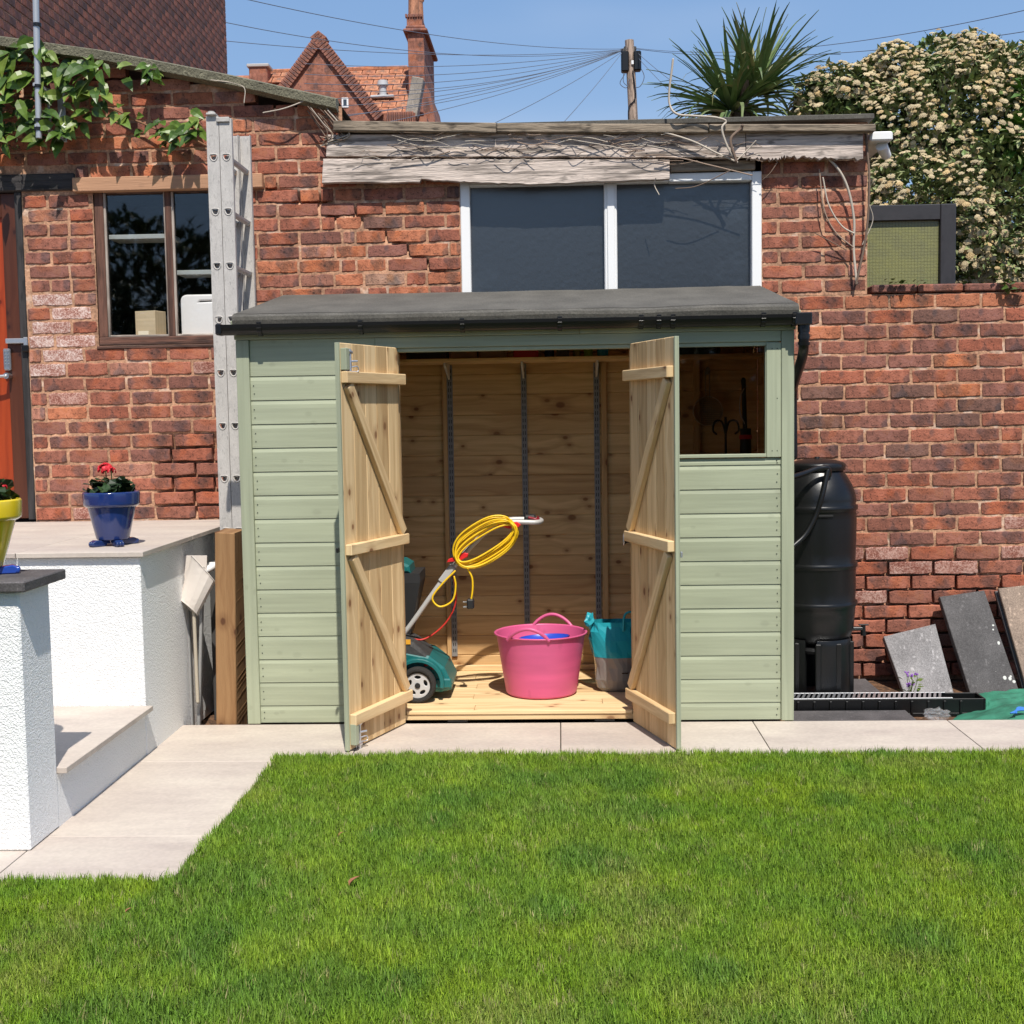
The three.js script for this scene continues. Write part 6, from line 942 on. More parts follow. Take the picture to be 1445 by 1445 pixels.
{ // dry climber stems over the fascia
  const t = thing('dead_climber', 'bare dry climber stems clinging to the fascia boards and the brick corner', 'plant', [wp(1200, 400).x, wp(1200, 400).y, ZW + 0.08]), k = mulberry(71), ms = [M(lin(0.30, 0.215, 0.16), 0.9), M(lin(0.16, 0.11, 0.08), 0.9), M(lin(0.46, 0.40, 0.33), 0.9)];
  const tw = (pts, r, off = 0.085, m) => part(t, 'stem', tube(pts.map(([u, v]) => at(u + (k() - 0.5) * 3, v + (k() - 0.5) * 3, 'z', ZW + off + k() * 0.03)), r * 0.85, pts.length * 8, 5), m || ms[Math.floor(k() * 3)]);
  tw([[1208, 400], [1204, 350], [1206, 310], [1195, 260], [1180, 235], [1160, 215]], 0.008, 0.012); tw([[1208, 400], [1222, 330], [1228, 250], [1222, 185]], 0.007, 0.03); tw([[1206, 330], [1190, 320], [1170, 290], [1160, 250]], 0.005, 0.012); tw([[1204, 350], [1180, 330], [1165, 300], [1155, 240]], 0.004, 0.012); tw([[1195, 352], [1150, 330]], 0.003, 0.012); tw([[1218, 345], [1232, 310], [1226, 290]], 0.003, 0.02);
  tw([[1040, 228], [1025, 205], [1018, 180], [1025, 170], [1014, 167], [980, 165], [955, 160], [944, 145], [950, 85]], 0.007, 0.11); tw([[1040, 228], [1030, 195], [1045, 180], [1048, 176]], 0.009, 0.10, ms[1]); tw([[1040, 228], [1010, 215], [980, 200], [945, 190], [920, 183]], 0.006); tw([[1042, 225], [1055, 210], [1068, 200]], 0.004);
  tw([[1060, 248], [1000, 232], [960, 224], [925, 222]], 0.004); tw([[925, 250], [923, 262], [930, 275]], 0.003, 0.1); tw([[1030, 240], [980, 262], [955, 266]], 0.003, 0.09); tw([[1098, 228], [1085, 245], [1075, 255]], 0.003, 0.03);
  for (let i = 0; i < 70; i++) { const u = 490 + k() * 520, v = 184 + k() * 42, L = 25 + k() * 80, s = (k() - 0.5) * 0.6; tw([[u, v], [u + L * 0.35, v + L * s * 0.4 + (k() - 0.5) * 6], [u + L * 0.7, v + L * s * 0.6 + (k() - 0.5) * 7], [u + L, Math.max(184, Math.min(228, v + L * s))]].map(([a, b]) => [a, Math.max(183, Math.min(232, b))]), 0.0015 + 0.0024 * k() * k(), 0.072); }
  for (let i = 0; i < 12; i++) { const u = 430 + k() * 35, v = 148 + k() * 14; tw([[u, v], [u + 15, v + 14 + k() * 10], [u + 30, v + 30 + k() * 14], [452 + k() * 12, 190 + k() * 18]], 0.0025 + 0.002 * k(), 0.05); }
  tw([[372, 158], [400, 152], [435, 140]], 0.004, 0.07, ms[2]); tw([[298, 112], [330, 118], [345, 124], [344, 145]], 0.003, 0.07, ms[2]);
}
{ // ivy sprigs on the wall coping
  const k = mulberry(81), lg = leafGeo(0.035, 0.03, 0.2, 0.2), lm = leafMat(0.16, 0.27, 0.05), t = thing('ivy_sprig', 'small ivy leaves creeping over the garden wall coping', 'plant', [wp(1420, 405).x, wp(1420, 405).y, ZW - 0.02]);
  for (const [u, v, n] of [[1255, 397, 4], [1272, 398, 5], [1296, 398, 4], [1420, 402, 7], [1428, 412, 5], [1440, 410, 4], [1410, 392, 6]]) for (let i = 0; i < n; i++) inst(t, 'leaf', lg, lm, at(u + (k() - 0.5) * 14, v + (k() - 0.5) * 8, 'z', ZW + 0.02), dirQ(V(k() - 0.5, k() * 0.6, 0.7), V(0, 1, 0), k()), 0.7 + 0.5 * k());
  part(t, 'stem', tube([at(1405, 385, 'z', ZW - 0.03), at(1420, 400, 'z', ZW + 0.016), at(1440, 412, 'z', ZW + 0.014)], 0.003, 16, 5), M(lin(0.2, 0.13, 0.07), 0.9));
}

// ================================================================ beyond the walls
{ // black framed wired-glass light behind the wall
  const z = -1.55, P = (u, v) => at(u, v, 'z', z), a = P(1215, 287), b = P(1348, 288), c = P(1348, 404), t = thing('glazed_lean_to', 'black framed wired glass lean-to panel rising behind the garden wall', 'glazing', [(a.x + b.x) / 2, 0, z]);
  const fm = M(lin(0.035, 0.034, 0.04), 0.5, { map: T.scuff }), yT = b.y, x0 = XR2 + 0.02, x1 = b.x, f = 0.085;
  part(t, 'frame', mg([bx(x0, x1 - f, yT - f, yT, z - 0.04, z + 0.02, 'x', 0.004), bx(x1 - f + 0.0005, x1, -0.06, yT, z - 0.04, z + 0.021, 'y', 0.004), bx(x0, x1 - f, 1.2, 1.3, z - 0.04, z + 0.02, 'x', 0.004)]), fm);
  part(t, 'side_frame', mg([bx(x1 - 0.045, x1 - 0.0005, yT - f, yT - 0.001, -3.2, z - 0.0405, 'z', 0.004), bx(x0, x1 - f, -0.06, 1.2, z - 0.03, z + 0.01, 'x', 0.004), bx(x1 - 0.045, x1 - 0.001, -0.06, yT - f - 0.001, -3.2, z - 0.0405, 'z', 0.004)]), fm);
  const wired = tex(256, 256, (u, v) => { const g = (Math.abs(((u * 16) % 1) - 0.5) > 0.42 || Math.abs(((v * 16) % 1) - 0.5) > 0.42) ? 0.62 : 0.80; const n = fbm(u, v, 6, 6, 3, 951) - 0.5; return [g + 0.1 * n, (g + 0.1 * n) * 1.0, g * 0.78]; });
  part(t, 'wired_pane', bx(x0, x1 - f, 1.3, yT - f, z - 0.012, z - 0.004, 'x', 0.0005, 0.28, 0.28), MP([0.33, 0.33, 0.235], 0.3, { map: wired, bumpMap: T.obscure, bumpScale: 0.001 }));
}
{ // tall brick house on the left, side wall running away from the camera
  const X = -2.83, zN = -2.6, zF = at(320, 60, 'x', X).z, yT = 9.2, t = thing('tall_brick_house', 'tall dark red brick house wall rising behind the outhouse', 'building', [X - 2, -0.06, (zN + zF) / 2]);
  part(t, 'wall', (() => { const g = bx(X - 4, X - 0.0035, -0.06, yT, zF, zN, 'z', 0.01, 0.9, 0.9); return g; })(), M(lin(0.62, 0.52, 0.46), 0.95, { map: T.mortar }));
  const ms = [[0.30, 0.125, 0.10], [0.25, 0.11, 0.092], [0.35, 0.14, 0.105], [0.19, 0.092, 0.08], [0.28, 0.11, 0.085]].map(c => M(lin(...c), 0.9, { map: T.brick })), geo = bx(-0.012, 0, -0.0325, 0.0325, -0.1075, 0.1075, 'z', 0.003, 0.45, 0.45), geo2 = bx(-0.012, 0, -0.0325, 0.0325, -0.051, 0.051, 'z', 0.003, 0.45, 0.45);
  const cand = [], L = 0.2255, H = 0.0765; for (let r = 30; r < 118; r++) for (let z = zF + (r % 2 ? 0 : L / 2); z < zN; z += L) { const y = r * H, zc = z + L / 2; if (zc + 0.1 > zN) continue; const d = V(X, y, zc).sub(CAM), w = d.dot(FWD), u = 722.5 + FPX * d.dot(RT) / w, v = 722.5 - FPX * d.dot(UP) / w; if (u > -50 && v > -30 && u < 330) { const line = u < 0 ? 45 : lerp(45, 140, u / 474); if (v < line + 25) cand.push([zc, y, w, u < -2 || v < -3 || v > line + 3]); } }
  const vis = cand.filter(c => !c[3]).sort((a, b) => a[2] - b[2]), one = vis.slice(0, 296), rest = [...vis.slice(296), ...cand.filter(c => c[3])];
  for (const [z, y] of one) { const m = inst(t, 'brick', geo, ms[Math.floor(rnd() * 5)], V(X + rr(-0.001, 0.002), y, z)); }
  if (rest.length) part(t, 'more_bricks', mg(rest.map(([z, y]) => geo.clone().translate(X, y, z))), ms[0]).userData.kind = 'stuff';
  for (let r = 0; r < 118; r++) if (r % 2 === 0 && r > 40 && r < 90) inst(t, 'closer_brick', geo2, ms[r % 5], V(X, r * H, zF + 0.056)); console.log('tall house bricks', one.length, rest.length);
}
{ // far red brick house with gable, tiled roof and chimney
  const z = -31, P = (u, v, zz = z) => at(u, v, 'z', zz), t = thing('gabled_brick_house', 'distant red brick house with steep gable, orange tiled roof and tall chimney', 'house', [P(480, 150).x, 0, z - 3]);
  const bm = M(lin(0.36, 0.155, 0.11), 0.92, { map: T.brick, bumpMap: T.grit, bumpScale: 0.004 }), cm = M(lin(0.30, 0.135, 0.105), 0.92, { map: T.brick }), tm = [[0.50, 0.215, 0.125], [0.44, 0.185, 0.11], [0.52, 0.25, 0.155]].map(c => M(lin(...c), 0.9, { map: T.brick }));
  const ap = P(450, 50), R = P(541, 160), y0 = -0.06, xl = ap.x - (R.x - ap.x), yR = R.y;
  const wall = prism([[xl, y0], [P(586, 160).x, y0], [P(586, 160).x, yR], [R.x, yR], [ap.x, ap.y], [xl, yR]], z - 0.4, z, 0); part(t, 'wall', uvBox(wall, 'x', 0.9, 0.9), bm);
  const body = bx(xl - 6, P(600, 160).x, y0, yR - 0.02, z - 7, z - 0.41, 'x', 0.01, 0.9, 0.9); part(t, 'main_wall', body, bm);
  // brick-on-edge verge courses along the gable
  const verge = (a, b, n, off = 0) => { const d = b.clone().sub(a), L = d.length(), g = cbox(L / n - 0.012, 0.30, 0.5, 0.01); uvBox(g, 'x', 0.45, 0.45); const q = new THREE.Quaternion().setFromAxisAngle(V(0, 0, 1), Math.atan2(d.y, d.x)); for (let i = 0; i < n; i++) inst(t, 'verge_brick', g, [cm, bm][i % 2], a.clone().lerp(b, (i + 0.5) / n).add(V(0, 0, -0.15 + off)).add(V(0, -0.15, 0).applyQuaternion(q).multiplyScalar(d.x < 0 ? -1 : 1)), q); };
  verge(V(xl - 0.1, yR - 0.05, z), V(ap.x - 0.0, ap.y + 0.12, z), 30); verge(V(R.x + 0.02, yR - 0.05, z), V(ap.x, ap.y + 0.12, z), 30, 0.006); verge(V(R.x + 0.1, yR + 0.02, z + 0.004), V(P(584, 160).x, yR + 0.02, z + 0.004), 12);
  // tiled roof behind: rows of tiles, each row lapping the next
  const rT = P(520, 99, z - 3.2), rB = V(0, yR - 0.1, z - 0.4), xa = P(365, 100, z - 3.2).x, xb = P(575, 100, z - 3).x, rows = 9;
  for (let r = 0; r < rows; r++) { const t0 = r / rows, t1 = (r + 1) / rows + 0.02, a = V(0, lerp(rB.y, rT.y, t0), lerp(rB.z, z - 3.2, t0) + 0.05), b = V(0, lerp(rB.y, rT.y, t1), lerp(rB.z, z - 3.2, t1)); const d = b.clone().sub(a), L = d.length(), tw = 0.42, n = Math.ceil((xb - xa) / tw), g = cbox(tw - 0.02, L, 0.05, 0.01); uvBox(g, 'x', 0.8, 0.8); const q = new THREE.Quaternion().setFromUnitVectors(V(0, 1, 0), d.clone().normalize()); for (let i = 0; i < n; i++) { const x = xa + (i + 0.5 + (r % 2 ? 0.25 : -0.25)) * tw; if (x < ap.x - 1.5 || x > ap.x - 0.2 + (1 - (r + 0.5) / rows) * 0.2) { if (x > ap.x || r >= rows - 2) inst(t, 'roof_tile', g, tm[Math.floor(rnd() * 3)], V(x, (a.y + b.y) / 2 + rr(0, 0.012), (a.z + b.z) / 2), q); } } }
  part(t, 'roof', (() => { const q = [[[xa - 6, rB.y, rB.z], [xb, rB.y, rB.z], [xb, rT.y - 0.06, z - 3.2], [xa - 0.02, rT.y - 0.06, z - 3.2], [xa - 6, rT.y - 0.06, z - 3.2]], [[xa - 6, rT.y - 0.06, z - 3.2], [xb, rT.y - 0.06, z - 3.2], [xb, rB.y, z - 6.4], [xa - 6, rB.y, z - 6.4]]]; return uvBox(polysToGeo(q), 'x', 0.8, 0.8); })(), tm[1]);
  part(t, 'ridge', bx(xa - 0.2, xb, rT.y - 0.04, rT.y + 0.09, z - 3.35, z - 3.1, 'x', 0.03, 0.8, 0.8), tm[0]);
  part(t, 'gable_roof', (() => { const q = [[[xl, yR, z - 0.4], [ap.x, ap.y, z - 0.4], [ap.x, ap.y, z - 3.2], [xl, yR, z - 3.2]], [[ap.x, ap.y, z - 0.4], [R.x, yR, z - 0.4], [R.x, yR, z - 3.2], [ap.x, ap.y, z - 3.2]]]; return uvBox(polysToGeo(q), 'x', 0.8, 0.8); })(), tm[0]);
  const vt = P(541, 128, z - 1.6); part(t, 'roof_vent', mg([bx(vt.x - 0.35, vt.x + 0.35, vt.y - 0.28, vt.y - 0.2, z - 1.75, z - 1.25, 'x', 0.02), cyl(V(vt.x, vt.y - 0.2, z - 1.5), V(vt.x, vt.y + 0.12, z - 1.5), 0.11), cyl(V(vt.x, vt.y + 0.12, z - 1.5), V(vt.x, vt.y + 0.26, z - 1.5), 0.17, 0.15)]), M(lin(0.42, 0.44, 0.46), 0.6));
  // small white window in the gable wall
  const w0 = P(482, 138), w1 = P(492, 152); const win = part(t, 'window', bx(w0.x, w1.x, w1.y, w0.y, z - 0.02, z + 0.02, 'y', 0.01), M(lin(0.75, 0.75, 0.75), 0.5)); part(win, 'pane', bx(w0.x + 0.05, w1.x - 0.05, w1.y + 0.05, w0.y - 0.05, z + 0.021, z + 0.027, 'y', 0.002), mat.obscure);
  // chimney on the right-hand end wall
  const cx0 = P(573, 60, z - 1.2).x, cx1 = P(598, 60, z - 1.2).x, zc = z - 1.2, yc = P(585, 22, zc).y, yk = P(585, 46, zc).y, dz = 3.0;
  const ch = part(t, 'chimney', mg([bx(cx0 + 0.05, cx1, y0, yk, zc - dz, zc, 'y', 0.01, 0.9, 0.9), bx(cx0 + 0.02, cx1 - 0.05, yk + 0.2, yc, zc - dz + 0.2, zc - 0.1, 'y', 0.01, 0.9, 0.9)]), bm);
  part(ch, 'string_course', mg([bx(cx0 - 0.07, cx1 + 0.12, yk + 0.0, yk + 0.10, zc - dz - 0.12, zc + 0.12, 'x', 0.03, 0.9, 0.9), bx(cx0 - 0.0, cx1 + 0.05, yk + 0.101, yk + 0.2, zc - dz - 0.05, zc + 0.05, 'x', 0.03, 0.9, 0.9)]), cm);
  part(ch, 'dentils', mg(Array.from({ length: 7 }, (_, i) => bx(cx0 - 0.02 + i * (cx1 - cx0) / 7, cx0 + 0.035 + i * (cx1 - cx0) / 7, yc - 0.02, yc + 0.08, zc - 0.2, zc - 0.06, 'y', 0.01))), cm);
  for (const [u, dzz] of [[584, -0.4], [590, -1.3], [588, -2.2]]) { const p = P(u, 15, zc + dzz); part(ch, 'chimney_pot', lathe([[0.2, 0], [0.17, 0.1], [0.15, 0.8], [0.19, 0.85], [0.19, 0.95], [0.12, 0.95], [0.12, 0.1]], 14, [p.x, yc - 0.02, zc + dzz]), tm[2]); }
  part(t, 'parapet_coping', bar(P(591, 112, z - 0.3), P(581, 166, z - 0.3), 0.34, 0.5, V(1, 0, 0), 0.02), M(lin(0.55, 0.48, 0.40), 0.9, { map: T.stone }));
  part(t, 'lean_to_wall', (() => { const a = P(598, 150, z - 1), b = P(614, 170, z - 1), g = prism([[a.x - 0.2, y0], [b.x, y0], [b.x, b.y], [P(607, 130, z - 1).x, P(607, 130, z - 1).y], [a.x - 0.2, P(600, 100, z - 1).y]], z - 4, z - 1.0, 0); return uvBox(g, 'x', 0.9, 0.9); })(), cm);
  const s = P(365, 96, z - 2.5); part(t, 'small_stack', mg([bx(s.x - 0.28, s.x + 0.28, s.y - 1.2, s.y, z - 2.9, z - 2.4, 'y', 0.02, 0.9, 0.9)]), bm); part(t, 'stack_cap', bx(s.x - 0.34, s.x + 0.34, s.y + 0.001, s.y + 0.10, z - 2.95, z - 2.35, 'x', 0.02), M(lin(0.4, 0.38, 0.36), 0.9));
}
const poleTop = at(888, 72, 'z', -28);
{ // telegraph pole
  const z = -28, a = at(894, 175, 'z', z), b = at(888, 57, 'z', z), t = thing('telegraph_pole', 'weathered wooden telegraph pole with black terminal boxes behind the flat roof', 'pole', [a.x, -0.06, z]);
  const d = b.clone().sub(a), base = a.clone().addScaledVector(d, (-0.06 - a.y) / d.y);
  part(t, 'pole', uvBox(cyl(base, b, 0.15, 0.115, 18).toNonIndexed(), 'y', 2, 1), M(lin(0.62, 0.53, 0.46), 0.9, { map: T.old, bumpMap: T.pineB, bumpScale: 0.006 }));
  const bl = at(884, 88, 'z', z), br = at(898, 87, 'z', z); part(t, 'terminal_box', bx(bl.x - 0.14, bl.x + 0.06, bl.y - 0.26, bl.y + 0.26, z - 0.1, z + 0.14, 'y', 0.03), mat.blackPlastic); part(t, 'terminal_box', bx(br.x - 0.08, br.x + 0.12, br.y - 0.25, br.y + 0.25, z - 0.1, z + 0.14, 'y', 0.03), mat.blackPlastic);
  part(t, 'spreader', mg([bar(at(876, 71, 'z', z), at(898, 68, 'z', z), 0.07, 0.07), cyl(at(883, 66, 'z', z), at(883, 76, 'z', z), 0.05), cyl(at(895, 66, 'z', z), at(895, 76, 'z', z), 0.05)]), M(lin(0.06, 0.055, 0.05), 0.7));
  part(t, 'tag', (() => { const p = at(892.5, 88, 'z', z + 0.14); return bx(p.x - 0.03, p.x + 0.03, p.y - 0.05, p.y + 0.05, z + 0.13, z + 0.15, 'y', 0.004); })(), mat.whitePlastic);
  for (const s of [[[882, 104], [875, 118], [884, 124], [888, 112]], [[902, 92], [909, 108], [903, 122], [896, 124]], [[880, 104], [880, 116], [886, 122]]]) part(t, 'cable_loop', tube(s.map(([u, v]) => at(u, v, 'z', z + 0.1)), 0.010, 24, 5), M(lin(0.10, 0.12, 0.16), 0.7));
  part(t, 'cable', tube([[893, 100], [896, 140], [888, 150], [887, 178]].map(([u, v]) => at(u, v, 'z', z + 0.14)), 0.016, 30, 5), mat.blackPlastic);
  // overhead wires: each from the pole to a house out of frame
  const wm = M(lin(0.11, 0.13, 0.17), 0.7), wire = (u, v, zz, sag, su = 880, sv = 70, r = 0.0095, lab, grp) => { const p = at(su, sv, 'z', z), e = at(u, v, 'z', zz), w = thing('overhead_wire', lab, 'wire', [p.x, p.y, p.z], grp), pts = []; for (let i = 0; i <= 12; i++) { const s = i / 12, q = p.clone().lerp(e, s); q.y -= sag * 4 * s * (1 - s); pts.push(q); } part(w, 'cable', tube(pts, r * 0.78, 40, 5), wm); };
  const lf = 'thin dark overhead wire fanning from the telegraph pole past the distant chimney', gl = 'wires fanning past the chimney';
  wire(300, -20 + 8, -14, 0.25, 880, 69, 0.0085, 'overhead wire rising highest above the distant chimney from the telegraph pole'); wire(300, 28, -16, 0.35, 880, 70, 0.0085, 'overhead wire crossing just above the gable of the distant house'); wire(300, 56, -18, 0.2, 880, 70, 0.0085, 'overhead wire crossing behind the tip of the distant gable');
  for (const [u, v, zz, sg] of [[430, 105, -22, 0.25], [430, 118, -22, 0.3], [430, 128, -22, 0.35], [430, 140, -22, 0.3], [430, 152, -22, 0.3], [450, 165, -22, 0.3], [430, 172, -21, 0.2], [480, 185, -21, 0.2], [430, 90, -23, 0.2]]) wire(u, v, zz, sg, 880, 71, 0.0095, lf, gl);
  wire(640, 200, -18, 0.1, 878, 73, 0.009, 'overhead wire dropping steeply from the telegraph pole towards the fascia'); wire(770, 200, -16, 0.05, 878, 74, 0.009, 'steepest overhead wire falling from the telegraph pole behind the flat roof');
  wire(1500, 2, -14, 0.35, 896, 68, 0.0085, 'upper overhead wire running from the telegraph pole over the spiky palm'); wire(1500, 36, -14, 0.3, 896, 69, 0.0085, 'lower overhead wire running from the telegraph pole over the flowering tree');
  wire(985, 140, -22, 0.05, 899, 74, 0.009, 'overhead wire slanting from the telegraph pole behind the spiky palm'); wire(1000, 180, -22, 0.05, 899, 80, 0.009, 'lowest overhead wire slanting behind the flat roof towards the spiky palm');
}
{ // cordyline palm behind the flat roof
  const z = -4.3, c = at(1046, 150, 'z', z), t = thing('palm_tree', 'spiky cordyline palm with sword leaves rising behind the flat roof', 'tree', [c.x, -0.06, z]), k = mulberry(404);
  part(t, 'trunk', cyl(V(c.x, -0.06, z), V(c.x, c.y, z), 0.11, 0.075, 14), M(lin(0.20, 0.15, 0.11), 0.95, { map: T.old, bumpMap: T.pineB, bumpScale: 0.01 }));
  const lm = [leafMat(0.16, 0.255, 0.085), leafMat(0.20, 0.30, 0.10), leafMat(0.26, 0.33, 0.13), leafMat(0.42, 0.40, 0.19)];
  const strap = (L, w, bend) => { const n = 7, P = []; let px = 0, py = 0, row = []; for (let i = 0; i <= n; i++) { const s = i / n, a = -bend * s * s; row.push([[px, py + 0.2 * w, -w * ws(s)], [px, py, 0], [px, py + 0.2 * w, w * ws(s)]]); px += Math.cos(a) * L / n; py += Math.sin(a) * L / n; } function ws(s) { return s < 0.15 ? 0.55 + s * 3 : Math.pow(1 - s, 0.7) * 1.12; } for (let i = 0; i < n; i++) for (const q of [0, 1]) P.push([row[i][q], row[i][q + 1], row[i + 1][q + 1], row[i + 1][q]]); const g = polysToGeo(P), p = g.attributes.position, uv = g.attributes.uv; for (let i = 0; i < p.count; i++) uv.setXY(i, p.getX(i) * 2, p.getZ(i) * 6); return g; };
  const gs = [strap(0.62, 0.024, 0.25), strap(0.66, 0.025, 0.55), strap(0.60, 0.024, 0.95), strap(0.56, 0.023, 1.6), strap(0.64, 0.024, 2.1)];
  const head = (ox, oy, oz, n, tilt, up) => { for (let i = 0; i < n; i++) { const a = k() * 6.2832, e = Math.acos(1 - Math.pow(k(), 0.9) * (up ? 1.0 : 1.25)), d = V(Math.cos(a) * Math.sin(e) + tilt, Math.cos(e) + 0.12, Math.sin(a) * Math.sin(e) * 0.9); const gi = e < 0.8 ? (k() < 0.7 ? 0 : 1) : e < 1.25 ? 1 + Math.floor(k() * 3) : 2 + Math.floor(k() * 3); inst(t, 'leaf', gs[gi], lm[k() < 0.12 ? 3 : Math.floor(k() * 3)], V(c.x + ox + d.x * 0.03, c.y + oy + (1 - e / 1.8) * 0.10, z + oz), dirQ(d, V(0, 1, 0), (k() - 0.5) * 0.7), 0.8 + 0.35 * k()); } };
  head(-0.07, -0.06, 0, 115, -0.10, false); head(0.12, 0.06, -0.05, 88, 0.32, true);
  part(t, 'flower_stalk', tube([V(c.x + 0.02, c.y, z), V(c.x + 0.02, c.y + 0.16, z + 0.04), V(c.x + 0.06, c.y + 0.30, z + 0.06)], 0.034, 14, 8), M(lin(0.42, 0.30, 0.22), 0.9, { map: T.old }));
}
function bushTree(name, label, c, lobes, seed, nLeaf, nFlower, leafC, flowerC, trunkTop, lsize = 0.075, fsize = 1, dryP = 0) {
  const t = thing(name, label, 'tree', [c.x, -0.06, c.z]), k = mulberry(seed), bark = M(lin(0.17, 0.125, 0.09), 0.95, { map: T.old, bumpMap: T.pineB, bumpScale: 0.008 });
  part(t, 'trunk', tube([V(c.x, -0.06, c.z), V(c.x + 0.05, trunkTop * 0.5, c.z - 0.03), V(c.x, trunkTop, c.z)], 0.10, 16, 10), bark);
  for (const l of lobes) part(t, 'limb', tube([V(c.x, trunkTop * 0.7, c.z), V(lerp(c.x, l[0], 0.5) + 0.05, lerp(trunkTop, l[1], 0.4), lerp(c.z, l[2], 0.5)), V(l[0], l[1], l[2])], l[3] < 0.3 ? 0.012 : 0.03, 16, 6), bark);
  const cum = []; { let s = 0; for (const l of lobes) { s += l[3] * l[4] + 0.02; cum.push(s); } } const pickLobe = () => { const x = k() * cum[cum.length - 1]; return lobes[cum.findIndex(c => c >= x)]; };
  const lg = leafGeo(lsize, lsize * 0.45, 0.25, 0.3, 2), pt = (shell) => { const l = pickLobe(); let d; do { d = V(k() * 2 - 1, k() * 2 - 1, k() * 2 - 1); } while (d.lengthSq() > 1 || d.lengthSq() < 0.01); d.normalize(); const n = 0.78 + 0.42 * vn(d.x * 3 + l[0] * 5 + 40, d.y * 3 + d.z * 4 + 40, 997, 997, seed), r = (shell ? 0.93 + 0.12 * k() : Math.pow(k(), 0.35)) * n; return [V(l[0] + d.x * l[3] * r, l[1] + d.y * l[4] * r, l[2] + d.z * l[5] * r), d]; };
  const q = new THREE.Quaternion(), m = new THREE.Matrix4(), col = new THREE.Color();
  const crown = new THREE.InstancedMesh(lg, MP([1, 1, 1], 0.5, { transmission: 0.22, thickness: 0, ior: 1.35 }), nLeaf);
  for (let i = 0; i < nLeaf; i++) { const [p, d] = pt(k() < 0.6); const dd = d.clone().add(V((k() - 0.5) * 1.6, (k() - 0.4) * 1.4, (k() - 0.5) * 1.6)); const s = 0.7 + 0.7 * k(); m.compose(p.sub(V(c.x, -0.06, c.z)), dirQ(dd, V(0, 1, 0), (k() - 0.5) * 2), V(s, s, s)); crown.setMatrixAt(i, m); const f = 0.7 + 0.6 * k(), L = leafC[Math.floor(k() * leafC.length)]; crown.setColorAt(i, col.setRGB(L[0] * f, L[1] * f, L[2] * f)); }
  crown.name = 'crown'; crown.userData.kind = 'stuff'; t.add(crown);
  if (nFlower) { // domed heads made of small florets
    const fl = [], fk = mulberry(9); for (let i = 0; i < 26; i++) { const a = i * 2.4, r = 0.034 * Math.sqrt((i + 0.5) / 26), g = new THREE.IcosahedronGeometry(0.0085, 0).toNonIndexed(); g.scale(1, 0.6, 1); g.rotateX(fk()); g.translate(Math.cos(a) * r, 0.014 - r * r * 9 + fk() * 0.006, Math.sin(a) * r); fl.push(g); }
    const fm = new THREE.InstancedMesh(mg(fl), M(lin(1, 1, 1), 0.9), nFlower);
    for (let i = 0; i < nFlower; i++) { let [p, d] = pt(true); for (let q2 = 0; q2 < 4 && vn(p.x * 4 + 50, p.y * 4 + p.z * 3 + 50, 997, 997, 33) < 0.34; q2++) [p, d] = pt(true); const up = d.clone().add(V((k() - 0.5) * 0.5, 0.75, (k() - 0.5) * 0.5 + 0.2)).normalize(); q.setFromUnitVectors(V(0, 1, 0), up); const s = fsize * (0.7 + 0.6 * k()); p.addScaledVector(d, 0.03); m.compose(p.sub(V(c.x, -0.06, c.z)), q, V(s, s, s)); fm.setMatrixAt(i, m); const f = 0.75 + 0.45 * k(), b = k() < 0.25 ? 0.75 : 1; fm.setColorAt(i, col.setRGB(flowerC[0] * f, flowerC[1] * f * lerp(1, b, 0.4), flowerC[2] * f * b)); }
    fm.name = 'flower_heads'; fm.userData.kind = 'stuff'; t.add(fm);
  }
  return t;
}
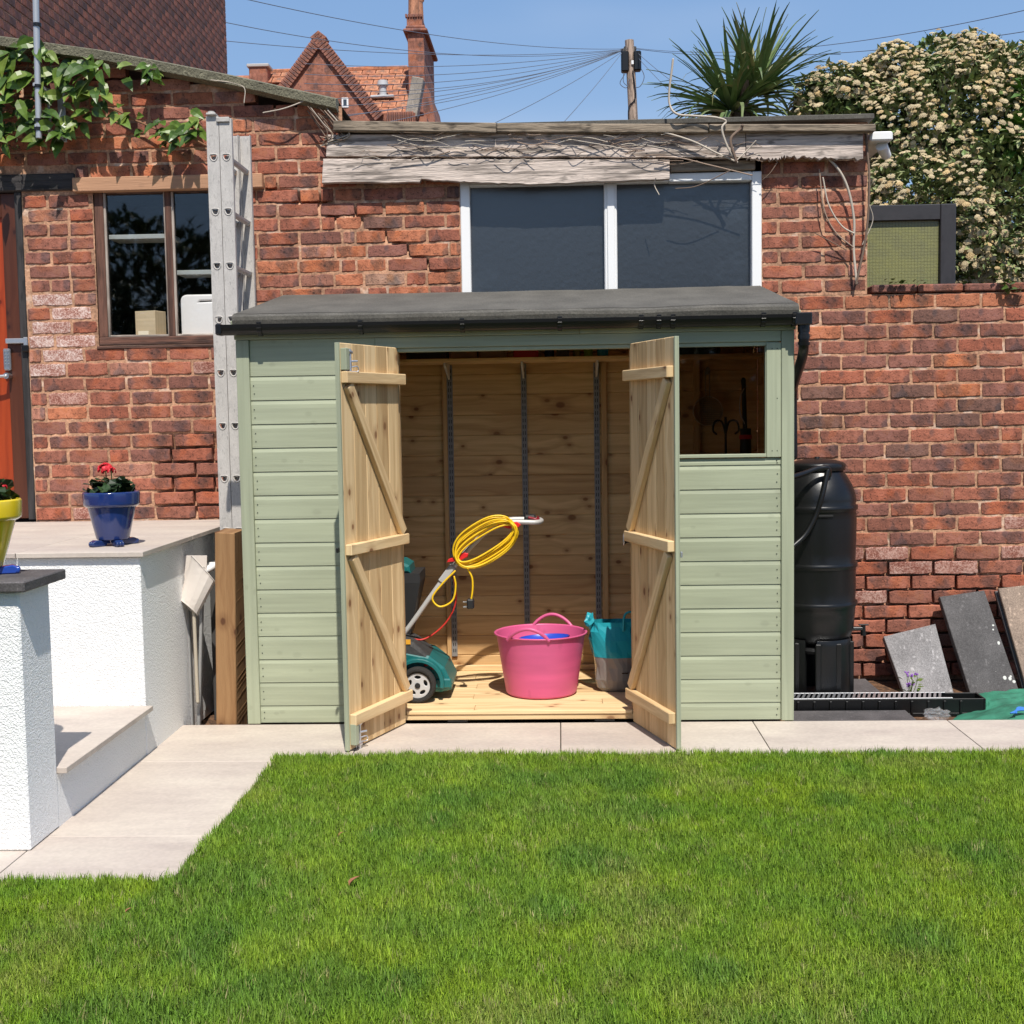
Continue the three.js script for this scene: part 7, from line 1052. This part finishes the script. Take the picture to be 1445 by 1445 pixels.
{
  const z = -4.2, A = (u, v, zz, rx, ry, rz) => { const p = at(u, v, 'z', zz); return [p.x, p.y, zz, rx, ry, rz]; };
  const c = at(1345, 250, 'z', z);
  bushTree('flowering_tree', 'dense bushy tree covered in cream flower heads behind the garden wall', V(c.x, 0, z), [A(1330, 230, z, 0.80, 0.72, 0.6), A(1200, 190, z - 0.5, 0.42, 0.42, 0.4), A(1275, 160, z - 0.4, 0.5, 0.42, 0.45), A(1395, 160, z - 0.1, 0.55, 0.45, 0.5), A(1290, 320, z + 0.35, 0.55, 0.5, 0.5), A(1410, 330, z + 0.5, 0.7, 0.6, 0.5), A(1480, 230, z, 0.7, 0.75, 0.6), A(1320, 420, z + 0.3, 0.7, 0.5, 0.5), A(1180, 250, z - 0.5, 0.35, 0.4, 0.4), A(1440, 440, z + 0.5, 0.6, 0.5, 0.5), ...[[1150, 130], [1178, 115], [1205, 120], [1232, 105], [1262, 85], [1290, 95], [1318, 72], [1345, 80], [1372, 70], [1400, 90], [1425, 100], [1160, 165], [1240, 125]].map(([u, v], i) => A(u, v + 12, z - 0.3 + 0.1 * (i % 3), 0.15 + 0.03 * (i % 3), 0.16, 0.18))], 2024, 40000, 13000, [[0.19, 0.235, 0.085], [0.13, 0.19, 0.055], [0.25, 0.28, 0.12]], [0.50, 0.405, 0.245], 1.6, 0.058, 0.60);
  const g = at(1470, 165, 'z', z + 0.5); bushTree('laurel_tree', 'glossy bright green shrub pushing through the edge of the flowering tree', V(g.x, 0, z + 0.55), [A(1452, 195, z + 0.5, 0.16, 0.14, 0.14), A(1490, 150, z + 0.4, 0.3, 0.25, 0.2)], 77, 900, 0, [[0.10, 0.22, 0.03], [0.07, 0.16, 0.02]], null, 1.9, 0.09);
}
{ // garden trees behind the camera: what the window panes mirror
  bushTree('garden_tree', 'leafy tree at the far end of the lawn, mirrored in the outhouse window', V(-5.3, 0, 13), [[-5.3, 2.9, 13, 1.7, 1.7, 1.0], [-6.6, 1.8, 13.2, 1.6, 1.9, 1.0], [-3.9, 1.8, 13.4, 1.5, 1.9, 1.0], [-5.3, 1.2, 13.4, 1.9, 1.3, 0.9]], 515, 12000, 0, [[0.05, 0.09, 0.025], [0.035, 0.07, 0.02]], null, 1.8, 0.22);
  bushTree('garden_tree', 'broad leafy tree at the far end of the lawn, mirrored in the shed window', V(3.8, 0, 13.5), [[3.8, 2.2, 13.5, 1.6, 1.7, 0.8], [5.4, 1.7, 13.4, 1.5, 1.7, 0.8], [2.2, 1.4, 13.8, 1.4, 1.5, 0.8], [3.8, 1.2, 13.8, 1.8, 1.2, 0.8]], 616, 12000, 0, [[0.05, 0.09, 0.025], [0.035, 0.07, 0.02]], null, 1.7, 0.22);
}

// ================================================================ finish
scene.traverse(o => { if (o.isMesh) { o.castShadow = true; o.receiveShadow = true; } });
renderer.setSize(1024, 1024);
renderer.render(scene, camera);
